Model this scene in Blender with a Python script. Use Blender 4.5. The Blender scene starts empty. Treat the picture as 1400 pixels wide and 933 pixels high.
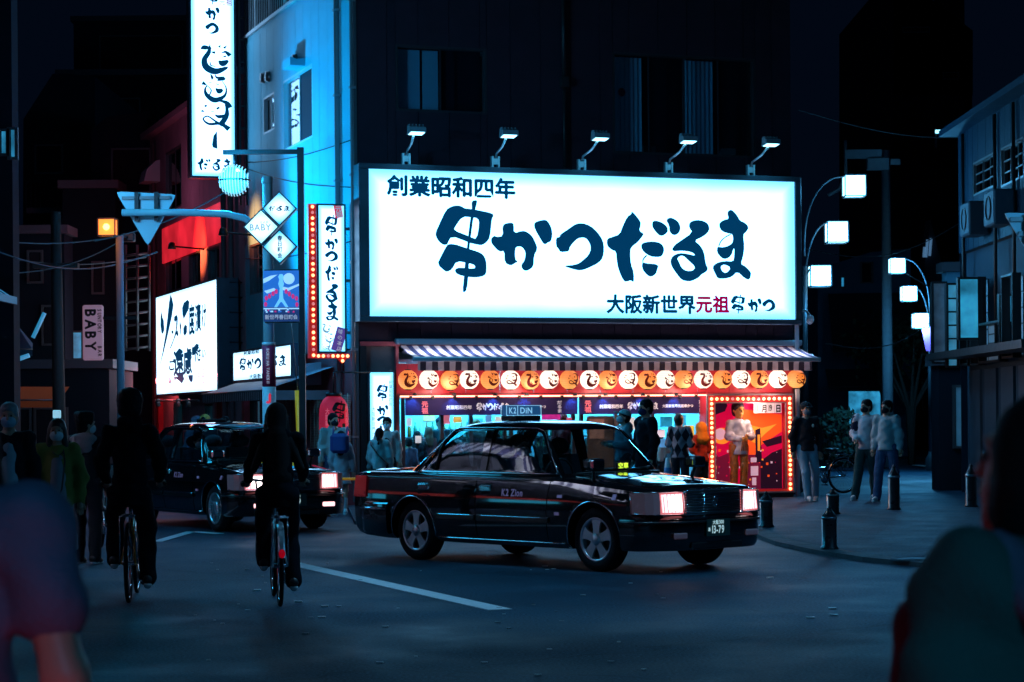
import bpy, bmesh, math, random
import numpy as np
from mathutils import Vector, Matrix
R = math.radians
random.seed(7)
S = bpy.context.scene
COL = S.collection
# ------------------------------------------------------------------ camera
FPX, HY, ROLL = 3000.0, 572.0, 0.008        # focal length in photo pixels, horizon row, roll
CAMZ = 1.52
cam = bpy.data.cameras.new("camera"); camo = bpy.data.objects.new("camera", cam); COL.objects.link(camo)
cam.sensor_width = 36; cam.lens = FPX / 1400 * 36; cam.shift_y = (HY - 466.5) / 1400
cam.clip_start = 0.1; cam.clip_end = 2000
camo.matrix_world = Matrix.Translation((0, 0, CAMZ)) @ Matrix.Rotation(R(90), 4, 'X') @ Matrix.Rotation(-ROLL, 4, 'Z')
cam.dof.use_dof = True; cam.dof.focus_distance = 24.5; cam.dof.aperture_fstop = 6.5
S.camera = camo
# ------------------------------------------------------------------ world, exposure
W = bpy.data.worlds.new("World"); S.world = W; W.use_nodes = True
bg = W.node_tree.nodes["Background"]
bg.inputs[0].default_value = (0.10, 0.34, 1.0, 1); bg.inputs[1].default_value = 0.006
S.view_settings.view_transform = 'Standard'; S.view_settings.look = 'None'
S.view_settings.exposure = 0; S.view_settings.gamma = 1
S.cycles.use_denoising = True
S.cycles.max_bounces = 7; S.cycles.transparent_max_bounces = 12
S.cycles.sample_clamp_indirect = 3.0
S.cycles.caustics_reflective = False; S.cycles.caustics_refractive = False

# ------------------------------------------------------------------ frames
ANG = math.atan2(0.3311, 0.9436)
FAC = ((-2.65, 37.7), ANG)                   # x along the shop front, y into the building
WLD = ((0.0, 0.0), 0.0)
def to_world(fr, p):
    (ox, oy), a = fr; c, s = math.cos(a), math.sin(a)
    return (ox + c*p[0] - s*p[1], oy + s*p[0] + c*p[1], p[2])
def to_frame(fr, p):
    (ox, oy), a = fr; c, s = math.cos(a), math.sin(a); x, y = p[0]-ox, p[1]-oy
    return (c*x + s*y, -s*x + c*y, p[2])
def ray(px, py):
    dx, dy = px - 700, HY - py
    return ((dx + dy*ROLL)/FPX, 1.0, (dy - dx*ROLL)/FPX)
def at(px, py, Y):
    d = ray(px, py); return (d[0]*Y, Y, CAMZ + d[2]*Y)
def ground(px, py, z=0.0):
    d = ray(px, py); Y = (z - CAMZ)/d[2]; return (d[0]*Y, Y, z)
def hitF(px, py, out=0.0, fr=FAC):
    """where the line of sight meets the plane y = -out of a frame -> frame coords"""
    (ox, oy), a = fr; n = (-math.sin(a), math.cos(a)); d = ray(px, py)
    t = (ox*n[0] + oy*n[1] - out) / (d[0]*n[0] + n[1])
    return to_frame(fr, (d[0]*t, t, CAMZ + d[2]*t))
def hitS(px, py, out=0.0, fr=FAC):
    """same for the plane x = -out (the side wall)"""
    (ox, oy), a = fr; n = (math.cos(a), math.sin(a)); d = ray(px, py)
    t = (ox*n[0] + oy*n[1] - out) / (d[0]*n[0] + n[1])
    return to_frame(fr, (d[0]*t, t, CAMZ + d[2]*t))

# ------------------------------------------------------------------ materials
MC = {}
def pm(name, col, rough=0.6, metal=0.0, noise=0.0, nscale=8.0, bump=0.0, bscale=60.0, emit=None, estr=0.0, coat=0.0, spec=0.5, sheen=0.0):
    if name in MC: return MC[name]
    if rough >= .55 and spec == .5: spec = .18
    m = bpy.data.materials.new(name); m.use_nodes = True; nt = m.node_tree; N, L = nt.nodes, nt.links
    b = N["Principled BSDF"]
    b.inputs["Base Color"].default_value = (*col, 1); b.inputs["Roughness"].default_value = rough
    b.inputs["Metallic"].default_value = metal; b.inputs["Coat Weight"].default_value = coat
    b.inputs["Specular IOR Level"].default_value = spec
    if spec == .18: b.inputs["Specular Tint"].default_value = (.25, .65, 1, 1)  # cool night light put into the sheen tint of rough surfaces
    b.inputs["Sheen Weight"].default_value = sheen
    tc = N.new("ShaderNodeTexCoord")
    if noise:
        n = N.new("ShaderNodeTexNoise"); n.inputs["Scale"].default_value = nscale; n.inputs["Detail"].default_value = 5
        L.new(tc.outputs["Object"], n.inputs["Vector"])
        mx = N.new("ShaderNodeMix"); mx.data_type = 'RGBA'
        mx.inputs[6].default_value = (*[c*(1-noise) for c in col], 1); mx.inputs[7].default_value = (*[min(1, c*(1+noise)) for c in col], 1)
        L.new(n.outputs[0], mx.inputs[0]); L.new(mx.outputs[2], b.inputs["Base Color"])
        mr = N.new("ShaderNodeMapRange"); mr.inputs[3].default_value = max(0.02, rough - 0.12); mr.inputs[4].default_value = min(1, rough + 0.12)
        L.new(n.outputs[0], mr.inputs[0]); L.new(mr.outputs[0], b.inputs["Roughness"])
    if bump:
        n2 = N.new("ShaderNodeTexNoise"); n2.inputs["Scale"].default_value = bscale; n2.inputs["Detail"].default_value = 4
        L.new(tc.outputs["Object"], n2.inputs["Vector"])
        bp = N.new("ShaderNodeBump"); bp.inputs["Strength"].default_value = bump; bp.inputs["Distance"].default_value = 0.02
        L.new(n2.outputs[0], bp.inputs["Height"]); L.new(bp.outputs[0], b.inputs["Normal"])
    if emit:
        b.inputs["Emission Color"].default_value = (*emit, 1); b.inputs["Emission Strength"].default_value = estr
        if noise:
            ms_ = N.new("ShaderNodeMapRange"); ms_.inputs[1].default_value = .3; ms_.inputs[2].default_value = .7; ms_.inputs[3].default_value = estr*max(.1, 1-noise*1.6); ms_.inputs[4].default_value = estr*(1+noise*1.2)
            L.new(n.outputs[0], ms_.inputs[0]); L.new(ms_.outputs[0], b.inputs["Emission Strength"])
    MC[name] = m; return m
def lightbox(name, core, edge, size, fall=0.35, power=1.0, ecen=(0, 0)):
    """translucent lit panel: tubes inside make its middle brighter than its rim; size = half extents (x, z) in object coords"""
    if name in MC: return MC[name]
    m = bpy.data.materials.new(name); m.use_nodes = True; nt = m.node_tree; N, L = nt.nodes, nt.links
    b = N["Principled BSDF"]; b.inputs["Base Color"].default_value = (0.6, 0.6, 0.6, 1); b.inputs["Roughness"].default_value = 0.35
    tc = N.new("ShaderNodeTexCoord"); sp = N.new("ShaderNodeSeparateXYZ"); L.new(tc.outputs["Object"], sp.inputs[0])
    def M(op, a, c=None, d=None):
        n = N.new("ShaderNodeMath"); n.operation = op
        for i, v in enumerate((a, c, d)):
            if v is None: continue
            if isinstance(v, (int, float)): n.inputs[i].default_value = v
            else: L.new(v, n.inputs[i])
        return n.outputs[0]
    dx = M('SUBTRACT', size[0], M('ABSOLUTE', M('SUBTRACT', sp.outputs[0], ecen[0])))
    dz = M('SUBTRACT', size[1], M('ABSOLUTE', M('SUBTRACT', sp.outputs[2], ecen[1])))
    d = M('MINIMUM', dx, dz)
    mr = N.new("ShaderNodeMapRange"); mr.interpolation_type = 'SMOOTHSTEP'; mr.inputs[2].default_value = fall; L.new(d, mr.inputs[0])
    nz = N.new("ShaderNodeTexNoise"); nz.inputs["Scale"].default_value = 1.1; L.new(tc.outputs["Object"], nz.inputs["Vector"])
    f = M('MULTIPLY', mr.outputs[0], M('ADD', 0.72, M('MULTIPLY', nz.outputs[0], 0.56)))
    mx = N.new("ShaderNodeMix"); mx.data_type = 'RGBA'; mx.inputs[6].default_value = (*edge, 1); mx.inputs[7].default_value = (*core, 1)
    L.new(f, mx.inputs[0]); L.new(mx.outputs[2], b.inputs["Emission Color"]); b.inputs["Emission Strength"].default_value = power
    MC[name] = m; return m
def stripes(name, c1, c2, period, duty=0.5, axis=0, rough=0.8, trans=0.35):
    if name in MC: return MC[name]
    m = bpy.data.materials.new(name); m.use_nodes = True; nt = m.node_tree; N, L = nt.nodes, nt.links
    b = N["Principled BSDF"]; b.inputs["Roughness"].default_value = rough
    tc = N.new("ShaderNodeTexCoord"); sp = N.new("ShaderNodeSeparateXYZ"); L.new(tc.outputs["Object"], sp.inputs[0])
    w = N.new("ShaderNodeMath"); w.operation = 'DIVIDE'; w.inputs[1].default_value = period; L.new(sp.outputs[axis], w.inputs[0])
    fr = N.new("ShaderNodeMath"); fr.operation = 'FRACT'; L.new(w.outputs[0], fr.inputs[0])
    g = N.new("ShaderNodeMath"); g.operation = 'GREATER_THAN'; g.inputs[1].default_value = duty; L.new(fr.outputs[0], g.inputs[0])
    n = N.new("ShaderNodeTexNoise"); n.inputs["Scale"].default_value = 5; L.new(tc.outputs["Object"], n.inputs["Vector"])
    mx = N.new("ShaderNodeMix"); mx.data_type = 'RGBA'; mx.inputs[6].default_value = (*c1, 1); mx.inputs[7].default_value = (*c2, 1)
    L.new(g.outputs[0], mx.inputs[0])
    m2 = N.new("ShaderNodeMix"); m2.data_type = 'RGBA'; m2.blend_type = 'MULTIPLY'; m2.inputs[0].default_value = 0.5
    L.new(mx.outputs[2], m2.inputs[6]); L.new(n.outputs[0], m2.inputs[7]); L.new(m2.outputs[2], b.inputs["Base Color"])
    if trans:
        tr = N.new("ShaderNodeBsdfTranslucent"); L.new(m2.outputs[2], tr.inputs[0]); ms = N.new("ShaderNodeMixShader"); ms.inputs[0].default_value = trans
        L.new(b.outputs[0], ms.inputs[1]); L.new(tr.outputs[0], ms.inputs[2]); L.new(ms.outputs[0], N["Material Output"].inputs[0])
    MC[name] = m; return m
def glassmat(name, tint, rough=0.02, wav=0.02, wscale=1.5, f0=1.5):
    if name in MC: return MC[name]
    m = bpy.data.materials.new(name); m.use_nodes = True; nt = m.node_tree; N, L = nt.nodes, nt.links
    N.remove(N["Principled BSDF"])
    t = N.new("ShaderNodeBsdfTransparent"); t.inputs[0].default_value = (*tint, 1)
    g = N.new("ShaderNodeBsdfGlossy"); g.inputs["Roughness"].default_value = rough
    tc = N.new("ShaderNodeTexCoord"); n = N.new("ShaderNodeTexNoise"); n.inputs["Scale"].default_value = wscale
    bp = N.new("ShaderNodeBump"); bp.inputs["Strength"].default_value = wav; bp.inputs["Distance"].default_value = 0.1
    L.new(tc.outputs["Object"], n.inputs["Vector"]); L.new(n.outputs[0], bp.inputs["Height"])
    L.new(bp.outputs[0], g.inputs["Normal"]); ge = N.new("ShaderNodeNewGeometry")
    dt = N.new("ShaderNodeVectorMath"); dt.operation = 'DOT_PRODUCT'; L.new(bp.outputs[0], dt.inputs[0]); L.new(ge.outputs["Incoming"], dt.inputs[1])
    F0 = ((f0-1)/(f0+1))**2; last = dt.outputs["Value"]
    for op, v in (('ABSOLUTE', None), ('SUBTRACT', 1.0), ('POWER', 5.0), ('MULTIPLY', 1-F0), ('ADD', F0)):
        m_ = N.new("ShaderNodeMath"); m_.operation = op; m_.use_clamp = op in ('SUBTRACT', 'ADD')
        if op == 'SUBTRACT': m_.inputs[0].default_value = v; L.new(last, m_.inputs[1])
        else:
            L.new(last, m_.inputs[0])
            if v is not None: m_.inputs[1].default_value = v
        last = m_.outputs[0]
    ms = N.new("ShaderNodeMixShader"); L.new(last, ms.inputs[0]); L.new(t.outputs[0], ms.inputs[1]); L.new(g.outputs[0], ms.inputs[2])
    L.new(ms.outputs[0], N["Material Output"].inputs[0]); MC[name] = m; return m
def emi(name, col, s):
    return pm(name, (0.3, 0.3, 0.3), 0.5, emit=col, estr=s)

# ------------------------------------------------------------------ objects
BASE = {}      # object name -> (frame, base point in frame coords)
def tag(o, label=None, cat=None, group=None, kind=None):
    if label: o["label"] = label
    if cat: o["category"] = cat
    if group: o["group"] = group
    if kind: o["kind"] = kind
    return o
def thing(name, label, cat, base=(0, 0, 0), fr=WLD, group=None, kind=None):
    o = bpy.data.objects.new(name, None); COL.objects.link(o); o.empty_display_size = 0.2
    o.location = to_world(fr, base); o.rotation_euler = (0, 0, fr[1])
    BASE[o.name] = (fr, tuple(base)); tag(o, label, cat, group, kind); return o
def link(name, me, mats, parent=None, base=None, fr=WLD, smooth=False):
    """me: mesh whose vertices are in frame coords; they are re-based on the parent's (or own) base point"""
    o = bpy.data.objects.new(name, me); COL.objects.link(o)
    if parent is not None:
        f, b = BASE[parent.name]; o.parent = parent
    else:
        f, b = fr, tuple(base or (0, 0, 0)); o.location = to_world(f, b); o.rotation_euler = (0, 0, f[1])
    BASE[o.name] = (f, b)
    if any(abs(v) > 1e-9 for v in b): me.transform(Matrix.Translation((-b[0], -b[1], -b[2])))
    if not isinstance(mats, (list, tuple)): mats = [mats]
    for m in mats: me.materials.append(m)
    if smooth:
        me.polygons.foreach_set("use_smooth", [True]*len(me.polygons))
    return o
class MB:
    def __init__(s): s.v = []; s.f = []; s.mi = []; s.sm = []; s.cur = 0; s.smooth = False
    def add(s, vs, fs):
        b = len(s.v); s.v += [tuple(v) for v in vs]
        for f in fs: s.f.append(tuple(b + i for i in f)); s.mi.append(s.cur); s.sm.append(s.smooth)
        return s
    def box(s, a, b):
        x0, x1 = sorted((a[0], b[0])); y0, y1 = sorted((a[1], b[1])); z0, z1 = sorted((a[2], b[2]))
        return s.add([(x0,y0,z0),(x1,y0,z0),(x1,y1,z0),(x0,y1,z0),(x0,y0,z1),(x1,y0,z1),(x1,y1,z1),(x0,y1,z1)],
                     [(0,3,2,1),(4,5,6,7),(0,1,5,4),(1,2,6,5),(2,3,7,6),(3,0,4,7)])
    def bbox(s, a, b, e=0.01):
        """box with chamfered edges"""
        x0, x1 = sorted((a[0], b[0])); y0, y1 = sorted((a[1], b[1])); z0, z1 = sorted((a[2], b[2]))
        e = min(e, (x1-x0)*.45, (y1-y0)*.45, (z1-z0)*.45)
        bm = bmesh.new(); bmesh.ops.create_cube(bm, size=1)
        for v in bm.verts: v.co = Vector(((x0+x1)/2 + v.co.x*(x1-x0), (y0+y1)/2 + v.co.y*(y1-y0), (z0+z1)/2 + v.co.z*(z1-z0)))
        bmesh.ops.bevel(bm, geom=bm.edges[:], offset=e, segments=1, affect='EDGES')
        bm.verts.index_update(); s.add([v.co for v in bm.verts], [[v.index for v in f.verts] for f in bm.faces]); bm.free(); return s
    def hexa(s, p): # 8 corners, bottom ring then top ring
        return s.add(p, [(0,3,2,1),(4,5,6,7),(0,1,5,4),(1,2,6,5),(2,3,7,6),(3,0,4,7)])
    def tube(s, pts, r, n=8, cap=True, closed=False):
        pts = [Vector(p) for p in pts]; rs = r if isinstance(r, (list, tuple)) else [r]*len(pts)
        vs = []; fs = []; K = len(pts); up = None
        for i, p in enumerate(pts):
            a = pts[(i-1) % K] if (i or closed) else p; b = pts[(i+1) % K] if (i < K-1 or closed) else p
            d = (b - a); d = d.normalized() if d.length > 1e-9 else Vector((0,0,1))
            if up is None: up = d.orthogonal().normalized()
            up = (up - d*up.dot(d)); up = up.normalized() if up.length > 1e-6 else d.orthogonal().normalized()
            w = d.cross(up)
            for k in range(n):
                t = 2*math.pi*k/n; vs.append(p + (up*math.cos(t) + w*math.sin(t))*rs[i])
        for i in range(K if closed else K-1):
            for k in range(n):
                j = (i+1) % K; fs.append((i*n+k, i*n+(k+1)%n, j*n+(k+1)%n, j*n+k))
        sm = s.smooth; s.smooth = True; s.add(vs, fs); s.smooth = sm
        if cap and not closed: 
            b = len(s.v) - len(vs)
            s.f.append(tuple(b+k for k in reversed(range(n)))); s.f.append(tuple(b+(K-1)*n+k for k in range(n))); s.mi += [s.cur]*2; s.sm += [False]*2
        return s
    def lathe(s, prof, c=(0,0,0), n=24, axis='z'):
        vs = []; fs = []
        for r, h in prof:
            for k in range(n):
                t = 2*math.pi*k/n; a, b = r*math.cos(t), r*math.sin(t)
                vs.append({'z': (c[0]+a, c[1]+b, c[2]+h), 'y': (c[0]+a, c[1]+h, c[2]+b), 'x': (c[0]+h, c[1]+a, c[2]+b)}[axis])
        for i in range(len(prof)-1):
            for k in range(n): fs.append((i*n+k, i*n+(k+1)%n, (i+1)*n+(k+1)%n, (i+1)*n+k))
        sm = s.smooth; s.smooth = True; s.add(vs, fs); s.smooth = sm; return s
    def prism(s, pts, d):
        """closed prism from an ordered planar outline moved by vector d"""
        n = len(pts); b = [tuple(Vector(p) + Vector(d)) for p in pts]
        return s.add(list(pts) + b, [tuple(range(n)), tuple(reversed(range(n, 2*n)))] + [(i, i+n, (i+1) % n + n, (i+1) % n) for i in range(n)])
    def sphere(s, c, r, n=12, m=8):
        rr = r if isinstance(r, (list, tuple)) else (r, r, r)
        vs = [(c[0], c[1], c[2]-rr[2])]; fs = []
        for i in range(1, m):
            ph = -math.pi/2 + math.pi*i/m
            for k in range(n):
                t = 2*math.pi*k/n; vs.append((c[0]+rr[0]*math.cos(ph)*math.cos(t), c[1]+rr[1]*math.cos(ph)*math.sin(t), c[2]+rr[2]*math.sin(ph)))
        vs.append((c[0], c[1], c[2]+rr[2])); T = len(vs)-1
        for k in range(n):
            fs.append((0, 1+(k+1)%n, 1+k)); fs.append((T, 1+(m-2)*n+k, 1+(m-2)*n+(k+1)%n))
        for i in range(m-2):
            for k in range(n): fs.append((1+i*n+k, 1+i*n+(k+1)%n, 1+(i+1)*n+(k+1)%n, 1+(i+1)*n+k))
        sm = s.smooth; s.smooth = True; s.add(vs, fs); s.smooth = sm; return s
    def mesh(s, name, fix=True):
        me = bpy.data.meshes.new(name); me.from_pydata(s.v, [], s.f)
        if len(s.f):
            me.polygons.foreach_set("material_index", s.mi); me.polygons.foreach_set("use_smooth", s.sm)
        if fix:
            bm = bmesh.new(); bm.from_mesh(me); bmesh.ops.recalc_face_normals(bm, faces=bm.faces); bm.to_mesh(me); bm.free()
        me.update(); return me
    def build(s, name, mats, parent=None, base=None, fr=WLD):
        return link(name, s.mesh(name), mats, parent, base, fr)
def box(name, a, b, m, parent=None, e=0, **k):
    q = MB(); (q.bbox(a, b, e) if e else q.box(a, b)); return q.build(name, m, parent, **k)
def copy_tree(o, parent=None):
    c = o.copy(); COL.objects.link(c)
    if parent is not None: c.parent = parent
    BASE[c.name] = BASE.get(o.name, (WLD, (0,0,0)))
    for ch in [x for x in o.children if x.name in COL.objects]: copy_tree(ch, c)
    return c
def kids(o, n): return [c for c in o.children if c.name.split('.')[0] == n]

# ------------------------------------------------------------------ writing
def fill2d(polys, name="shape"):
    """mesh of flat outlines (holes allowed) in xy"""
    cu = bpy.data.curves.new(name, 'CURVE'); cu.dimensions = '2D'; cu.fill_mode = 'BOTH'
    for p in polys:
        sp = cu.splines.new('POLY'); sp.points.add(len(p)-1); sp.use_cyclic_u = True
        for i, q in enumerate(p): sp.points[i].co = (q[0], q[1], 0, 1)
    o = bpy.data.objects.new(name, cu); COL.objects.link(o); dg = bpy.context.evaluated_depsgraph_get(); dg.update()
    me = bpy.data.meshes.new_from_object(o.evaluated_get(dg)); bpy.data.objects.remove(o); bpy.data.curves.remove(cu); return me
def smooth_outline(p, it=2):
    for _ in range(it):
        q = []
        for i in range(len(p)):
            a, b = p[i], p[(i+1) % len(p)]
            q.append((a[0]*.75+b[0]*.25, a[1]*.75+b[1]*.25)); q.append((a[0]*.25+b[0]*.75, a[1]*.25+b[1]*.75))
        p = q
    return p
GL = {}
def mesh_data(me):
    d = ([tuple(v.co) for v in me.vertices], [tuple(f.vertices) for f in me.polygons]); bpy.data.meshes.remove(me); return d
def glyph(ch, bold=0.0):
    """verts in a unit em square (0..1, 0..1) and faces of one character"""
    k = (ch, bold)
    if k in GL: return GL[k]
    cu = bpy.data.curves.new('g', 'FONT'); cu.body = ch; cu.offset = bold; cu.resolution_u = 3
    o = bpy.data.objects.new('g', cu); COL.objects.link(o); dg = bpy.context.evaluated_depsgraph_get(); dg.update()
    v, f = mesh_data(bpy.data.meshes.new_from_object(o.evaluated_get(dg))); bpy.data.objects.remove(o); bpy.data.curves.remove(cu)
    adv = max([a[0] for a in v] or [0.5]) + 0.08
    GL[k] = ([(a[0], a[1]+0.1) for a in v], f, adv if ord(ch) < 0x2000 else 1.0); return GL[k]
# big brush letters: outlines in photo pixels
def zo(ox, oy, pts): return [(ox + x/6.218, oy + y/6.218) for x, y in pts]
BR = {
 '串': [[zo(590,260,[(120,170),(165,140),(215,130),(258,138),(275,155),(340,162),(380,168),(520,198),(527,222),(512,245),(498,400),(470,445),(430,470),(400,468),(325,452),(300,440),(170,392),(135,455),(140,460),(105,472),(60,440),(35,395),(33,360),(60,300)]),
         zo(590,260,[(188,342),(205,305),(262,228),(335,232),(395,242),(405,290),(382,418),(335,402),(300,385)])],
        [zo(590,260,[(140,458),(200,460),(300,495),(400,525),(440,550),(465,600),(468,690),(455,728),(390,745),(300,740),(220,720),(195,690),(205,668),(240,658),(366,672),(370,640),(310,622),(212,605),(175,675),(135,697),(110,690),(48,632),(75,570),(120,485)])],
        [zo(590,260,[(338,95),(375,84),(390,95),(370,170),(355,235),(328,440),(320,510),(316,700),(300,850),(275,874),(262,862),(275,735),(283,620),(300,490),(310,390),(330,232),(342,165)])]],
 'か': [[zo(590,260,[(600,300),(640,280),(690,278),(700,300),(700,368),(770,345),(810,355),(855,390),(885,450),(902,500),(870,560),(868,650),(830,680),(800,690),(770,675),(760,635),(790,600),(800,530),(770,485),(735,480),(710,495),(710,590),(735,610),(705,625),(675,645),(620,620),(618,515),(575,528),(515,465),(503,430),(510,405),(537,387),(550,400),(608,392)])],
        [zo(590,260,[(870,290),(885,270),(950,252),(985,260),(1020,320),(1028,385),(1015,440),(985,448),(975,462),(950,460),(920,410),(875,330)])]],
 'つ': [[zo(740,260,[(123,405),(155,400),(160,378),(240,325),(290,288),(350,280),(420,305),(480,360),(525,430),(535,500),(525,575),(490,620),(400,665),(335,687),(270,675),(180,645),(300,635),(350,600),(400,555),(422,500),(410,450),(380,410),(350,405),(310,412),(270,450),(240,490),(240,510),(225,525),(160,530),(145,500),(125,480)])]],
 'だ': [[zo(740,260,[(765,178),(800,210),(845,270),(845,300),(832,348),(872,370),(860,395),(820,445),(762,488),(755,540),(762,630),(787,700),(788,790),(760,768),(735,778),(700,780),(655,680),(640,600),(635,522),(600,512),(557,475),(557,415),(600,400),(665,378),(690,310),(730,225),(765,205)])],
        [zo(740,260,[(850,460),(880,443),(950,437),(1010,448),(1040,480),(1045,520),(1025,565),(990,572),(930,568),(870,530),(848,490)])],
        [zo(740,260,[(905,555),(870,592),(866,615),(855,610),(862,580),(893,550)])],
        [zo(740,260,[(858,605),(875,622),(1000,632),(985,680),(975,715),(935,740),(900,728),(853,670)])],
        [zo(880,260,[(68,295),(80,258),(140,268),(190,300),(207,335),(200,365),(155,395),(120,380),(80,330)])],
        [zo(880,260,[(190,260),(205,238),(240,235),(290,265),(313,310),(305,360),(270,387),(240,380),(218,355),(214,300)])]],
 'る': [[zo(880,260,[(385,290),(400,268),(450,253),(510,262),(550,290),(560,330),(545,365),(500,400),(430,430),(480,470),(515,530),(527,630),(547,665),(535,695),(490,718),(470,745),(410,775),(370,778),(320,765),(280,715),(235,650),(225,600),(245,560),(300,535),(360,540),(440,560),(420,535),(370,520),(300,518),(255,523),(237,505),(265,465),(300,440),(415,362),(385,320)]),
         zo(880,260,[(282,578),(330,553),(380,600),(440,655),(415,688),(360,688),(320,660),(300,610)])]],
 'ま': [[zo(880,260,[(708,190),(735,165),(765,180),(800,225),(818,260),(865,280),(895,320),(870,360),(845,378),(857,480),(845,570),(825,630),(860,645),(905,690),(915,715),(900,765),(860,755),(795,692),(750,740),(690,755),(630,755),(610,720),(580,655),(620,618),(690,603),(760,608),(768,570),(770,500),(762,500),(745,560),(700,590),(660,580),(620,530),(625,480),(660,487),(700,483),(745,460),(760,430),(755,375),(715,370),(660,350),(640,310),(645,275),(690,250),(722,247)]),
         zo(880,260,[(652,650),(685,632),(743,660),(700,710),(665,690)])],
        [zo(880,260,[(745,380),(690,407),(657,442),(642,482),(633,476),(648,435),(690,396),(740,370)])]],
}
BRG = {}
def brush(ch):
    """brush letter filled, in a unit box: x 0..aspect, y 0..1"""
    if ch in BRG: return BRG[ch]
    P = BR[ch]; xs = [q[0] for g in P for p in g for q in p]; ys = [q[1] for g in P for p in g for q in p]
    x0, x1, y0, y1 = min(xs), max(xs), min(ys), max(ys); h = y1 - y0; vs = []; fs = []
    for gi, g in enumerate(P):
        v, f = mesh_data(fill2d([smooth_outline([((x-x0)/h, (y1-y)/h) for x, y in p], 1) for p in g])); b = len(vs)
        vs += [(a[0], a[1], gi*0.0007) for a in v]; fs += [tuple(b+i for i in q) for q in f]
    BRG[ch] = (vs, fs, (x1-x0)/h); return BRG[ch]
def strokes(segs, n=10):
    """segs: list of ([(x,y,w),...]) brush strokes -> verts, faces; each sampled along a Catmull-Rom curve"""
    vs = []; fs = []
    for si, P in enumerate(segs):
        pts = []
        for i in range(len(P)-1):
            a = P[max(0, i-1)]; b = P[i]; c = P[i+1]; d = P[min(len(P)-1, i+2)]
            for k in range(n):
                t = k/n
                pts.append(tuple(0.5*((2*b[j]) + (-a[j]+c[j])*t + (2*a[j]-5*b[j]+4*c[j]-d[j])*t*t + (-a[j]+3*b[j]-3*c[j]+d[j])*t**3) for j in range(3)))
        pts.append(P[-1]); b0 = len(vs)
        for i, p in enumerate(pts):
            q = pts[min(i+1, len(pts)-1)]; o = pts[max(0, i-1)]; dx, dy = q[0]-o[0], q[1]-o[1]; l = math.hypot(dx, dy) or 1
            w = max(0.016, p[2]*1.8)/2; vs += [(p[0]-dy/l*w, p[1]+dx/l*w, si*0.0004), (p[0]+dy/l*w, p[1]-dx/l*w, si*0.0004)]
        for i in range(len(pts)-1): fs.append((b0+2*i, b0+2*i+1, b0+2*i+3, b0+2*i+2))
    return vs, fs
class Ink:
    """lettering laid on a face given by origin o, unit vectors ex (reading direction) and ey (up) and normal en"""
    def __init__(s, o, ex=(1,0,0), ey=(0,0,1), en=(0,-1,0), lift=0.004, map=None):
        s.o, s.ex, s.ey, s.en, s.lift, s.q, s.map = Vector(o), Vector(ex), Vector(ey), Vector(en), lift, MB(), map
    def put(s, vs, fs, x, y, w, h, rot=0, z=0):
        c, n = math.cos(rot), math.sin(rot); out = []
        for v in vs:
            a, b = v[0]*w, v[1]*h; X, Y = x + a*c - b*n, y + a*n + b*c; Z = s.lift + z + (v[2] if len(v) > 2 else 0)
            out.append(s.map(X, Y, Z) if s.map else s.o + s.ex*X + s.ey*Y + s.en*Z)
        s.q.add(out, fs); return s
    def char(s, ch, x, y, w, h, bold=0.0, rot=0):
        v, f, a = glyph(ch, 0.010 if bold > .005 else 0.0)
        if bold <= .005: return s.put(v, f, x, y, w, h, rot)
        for i, (dx, dy) in enumerate(((0, 0), (bold, 0), (-bold, 0), (0, bold), (0, -bold))): s.put([(a_[0]+dx, a_[1]+dy) for a_ in v], f, x, y, w, h, rot, z=i*.0004)
        return s
    def text(s, t, x, y, w, h, bold=0.0):
        """w x h per em; returns end x"""
        for ch in t:
            if ch != ' ': s.char(ch, x, y, w, h, bold)
            x += w * (glyph(ch, bold)[2] if ch != ' ' else 0.35)
        return x
    def vert(s, t, x, y, w, h, bold=0.0, step=None):
        for ch in t: y -= (step or h); s.char(ch, x, y, w, h, bold)
        return s
    def brush(s, ch, x, y, w, h):
        v, f, a = brush(ch); return s.put(v, f, x, y, w/a, h)
    def poly(s, pts):
        v, f = mesh_data(fill2d([pts])); return s.put(v, f, 0, 0, 1, 1)
    def build(s, name, m, parent):
        if not s.q.f: return None
        me = s.q.mesh(name, fix=False); return link(name, me, m, parent)
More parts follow.
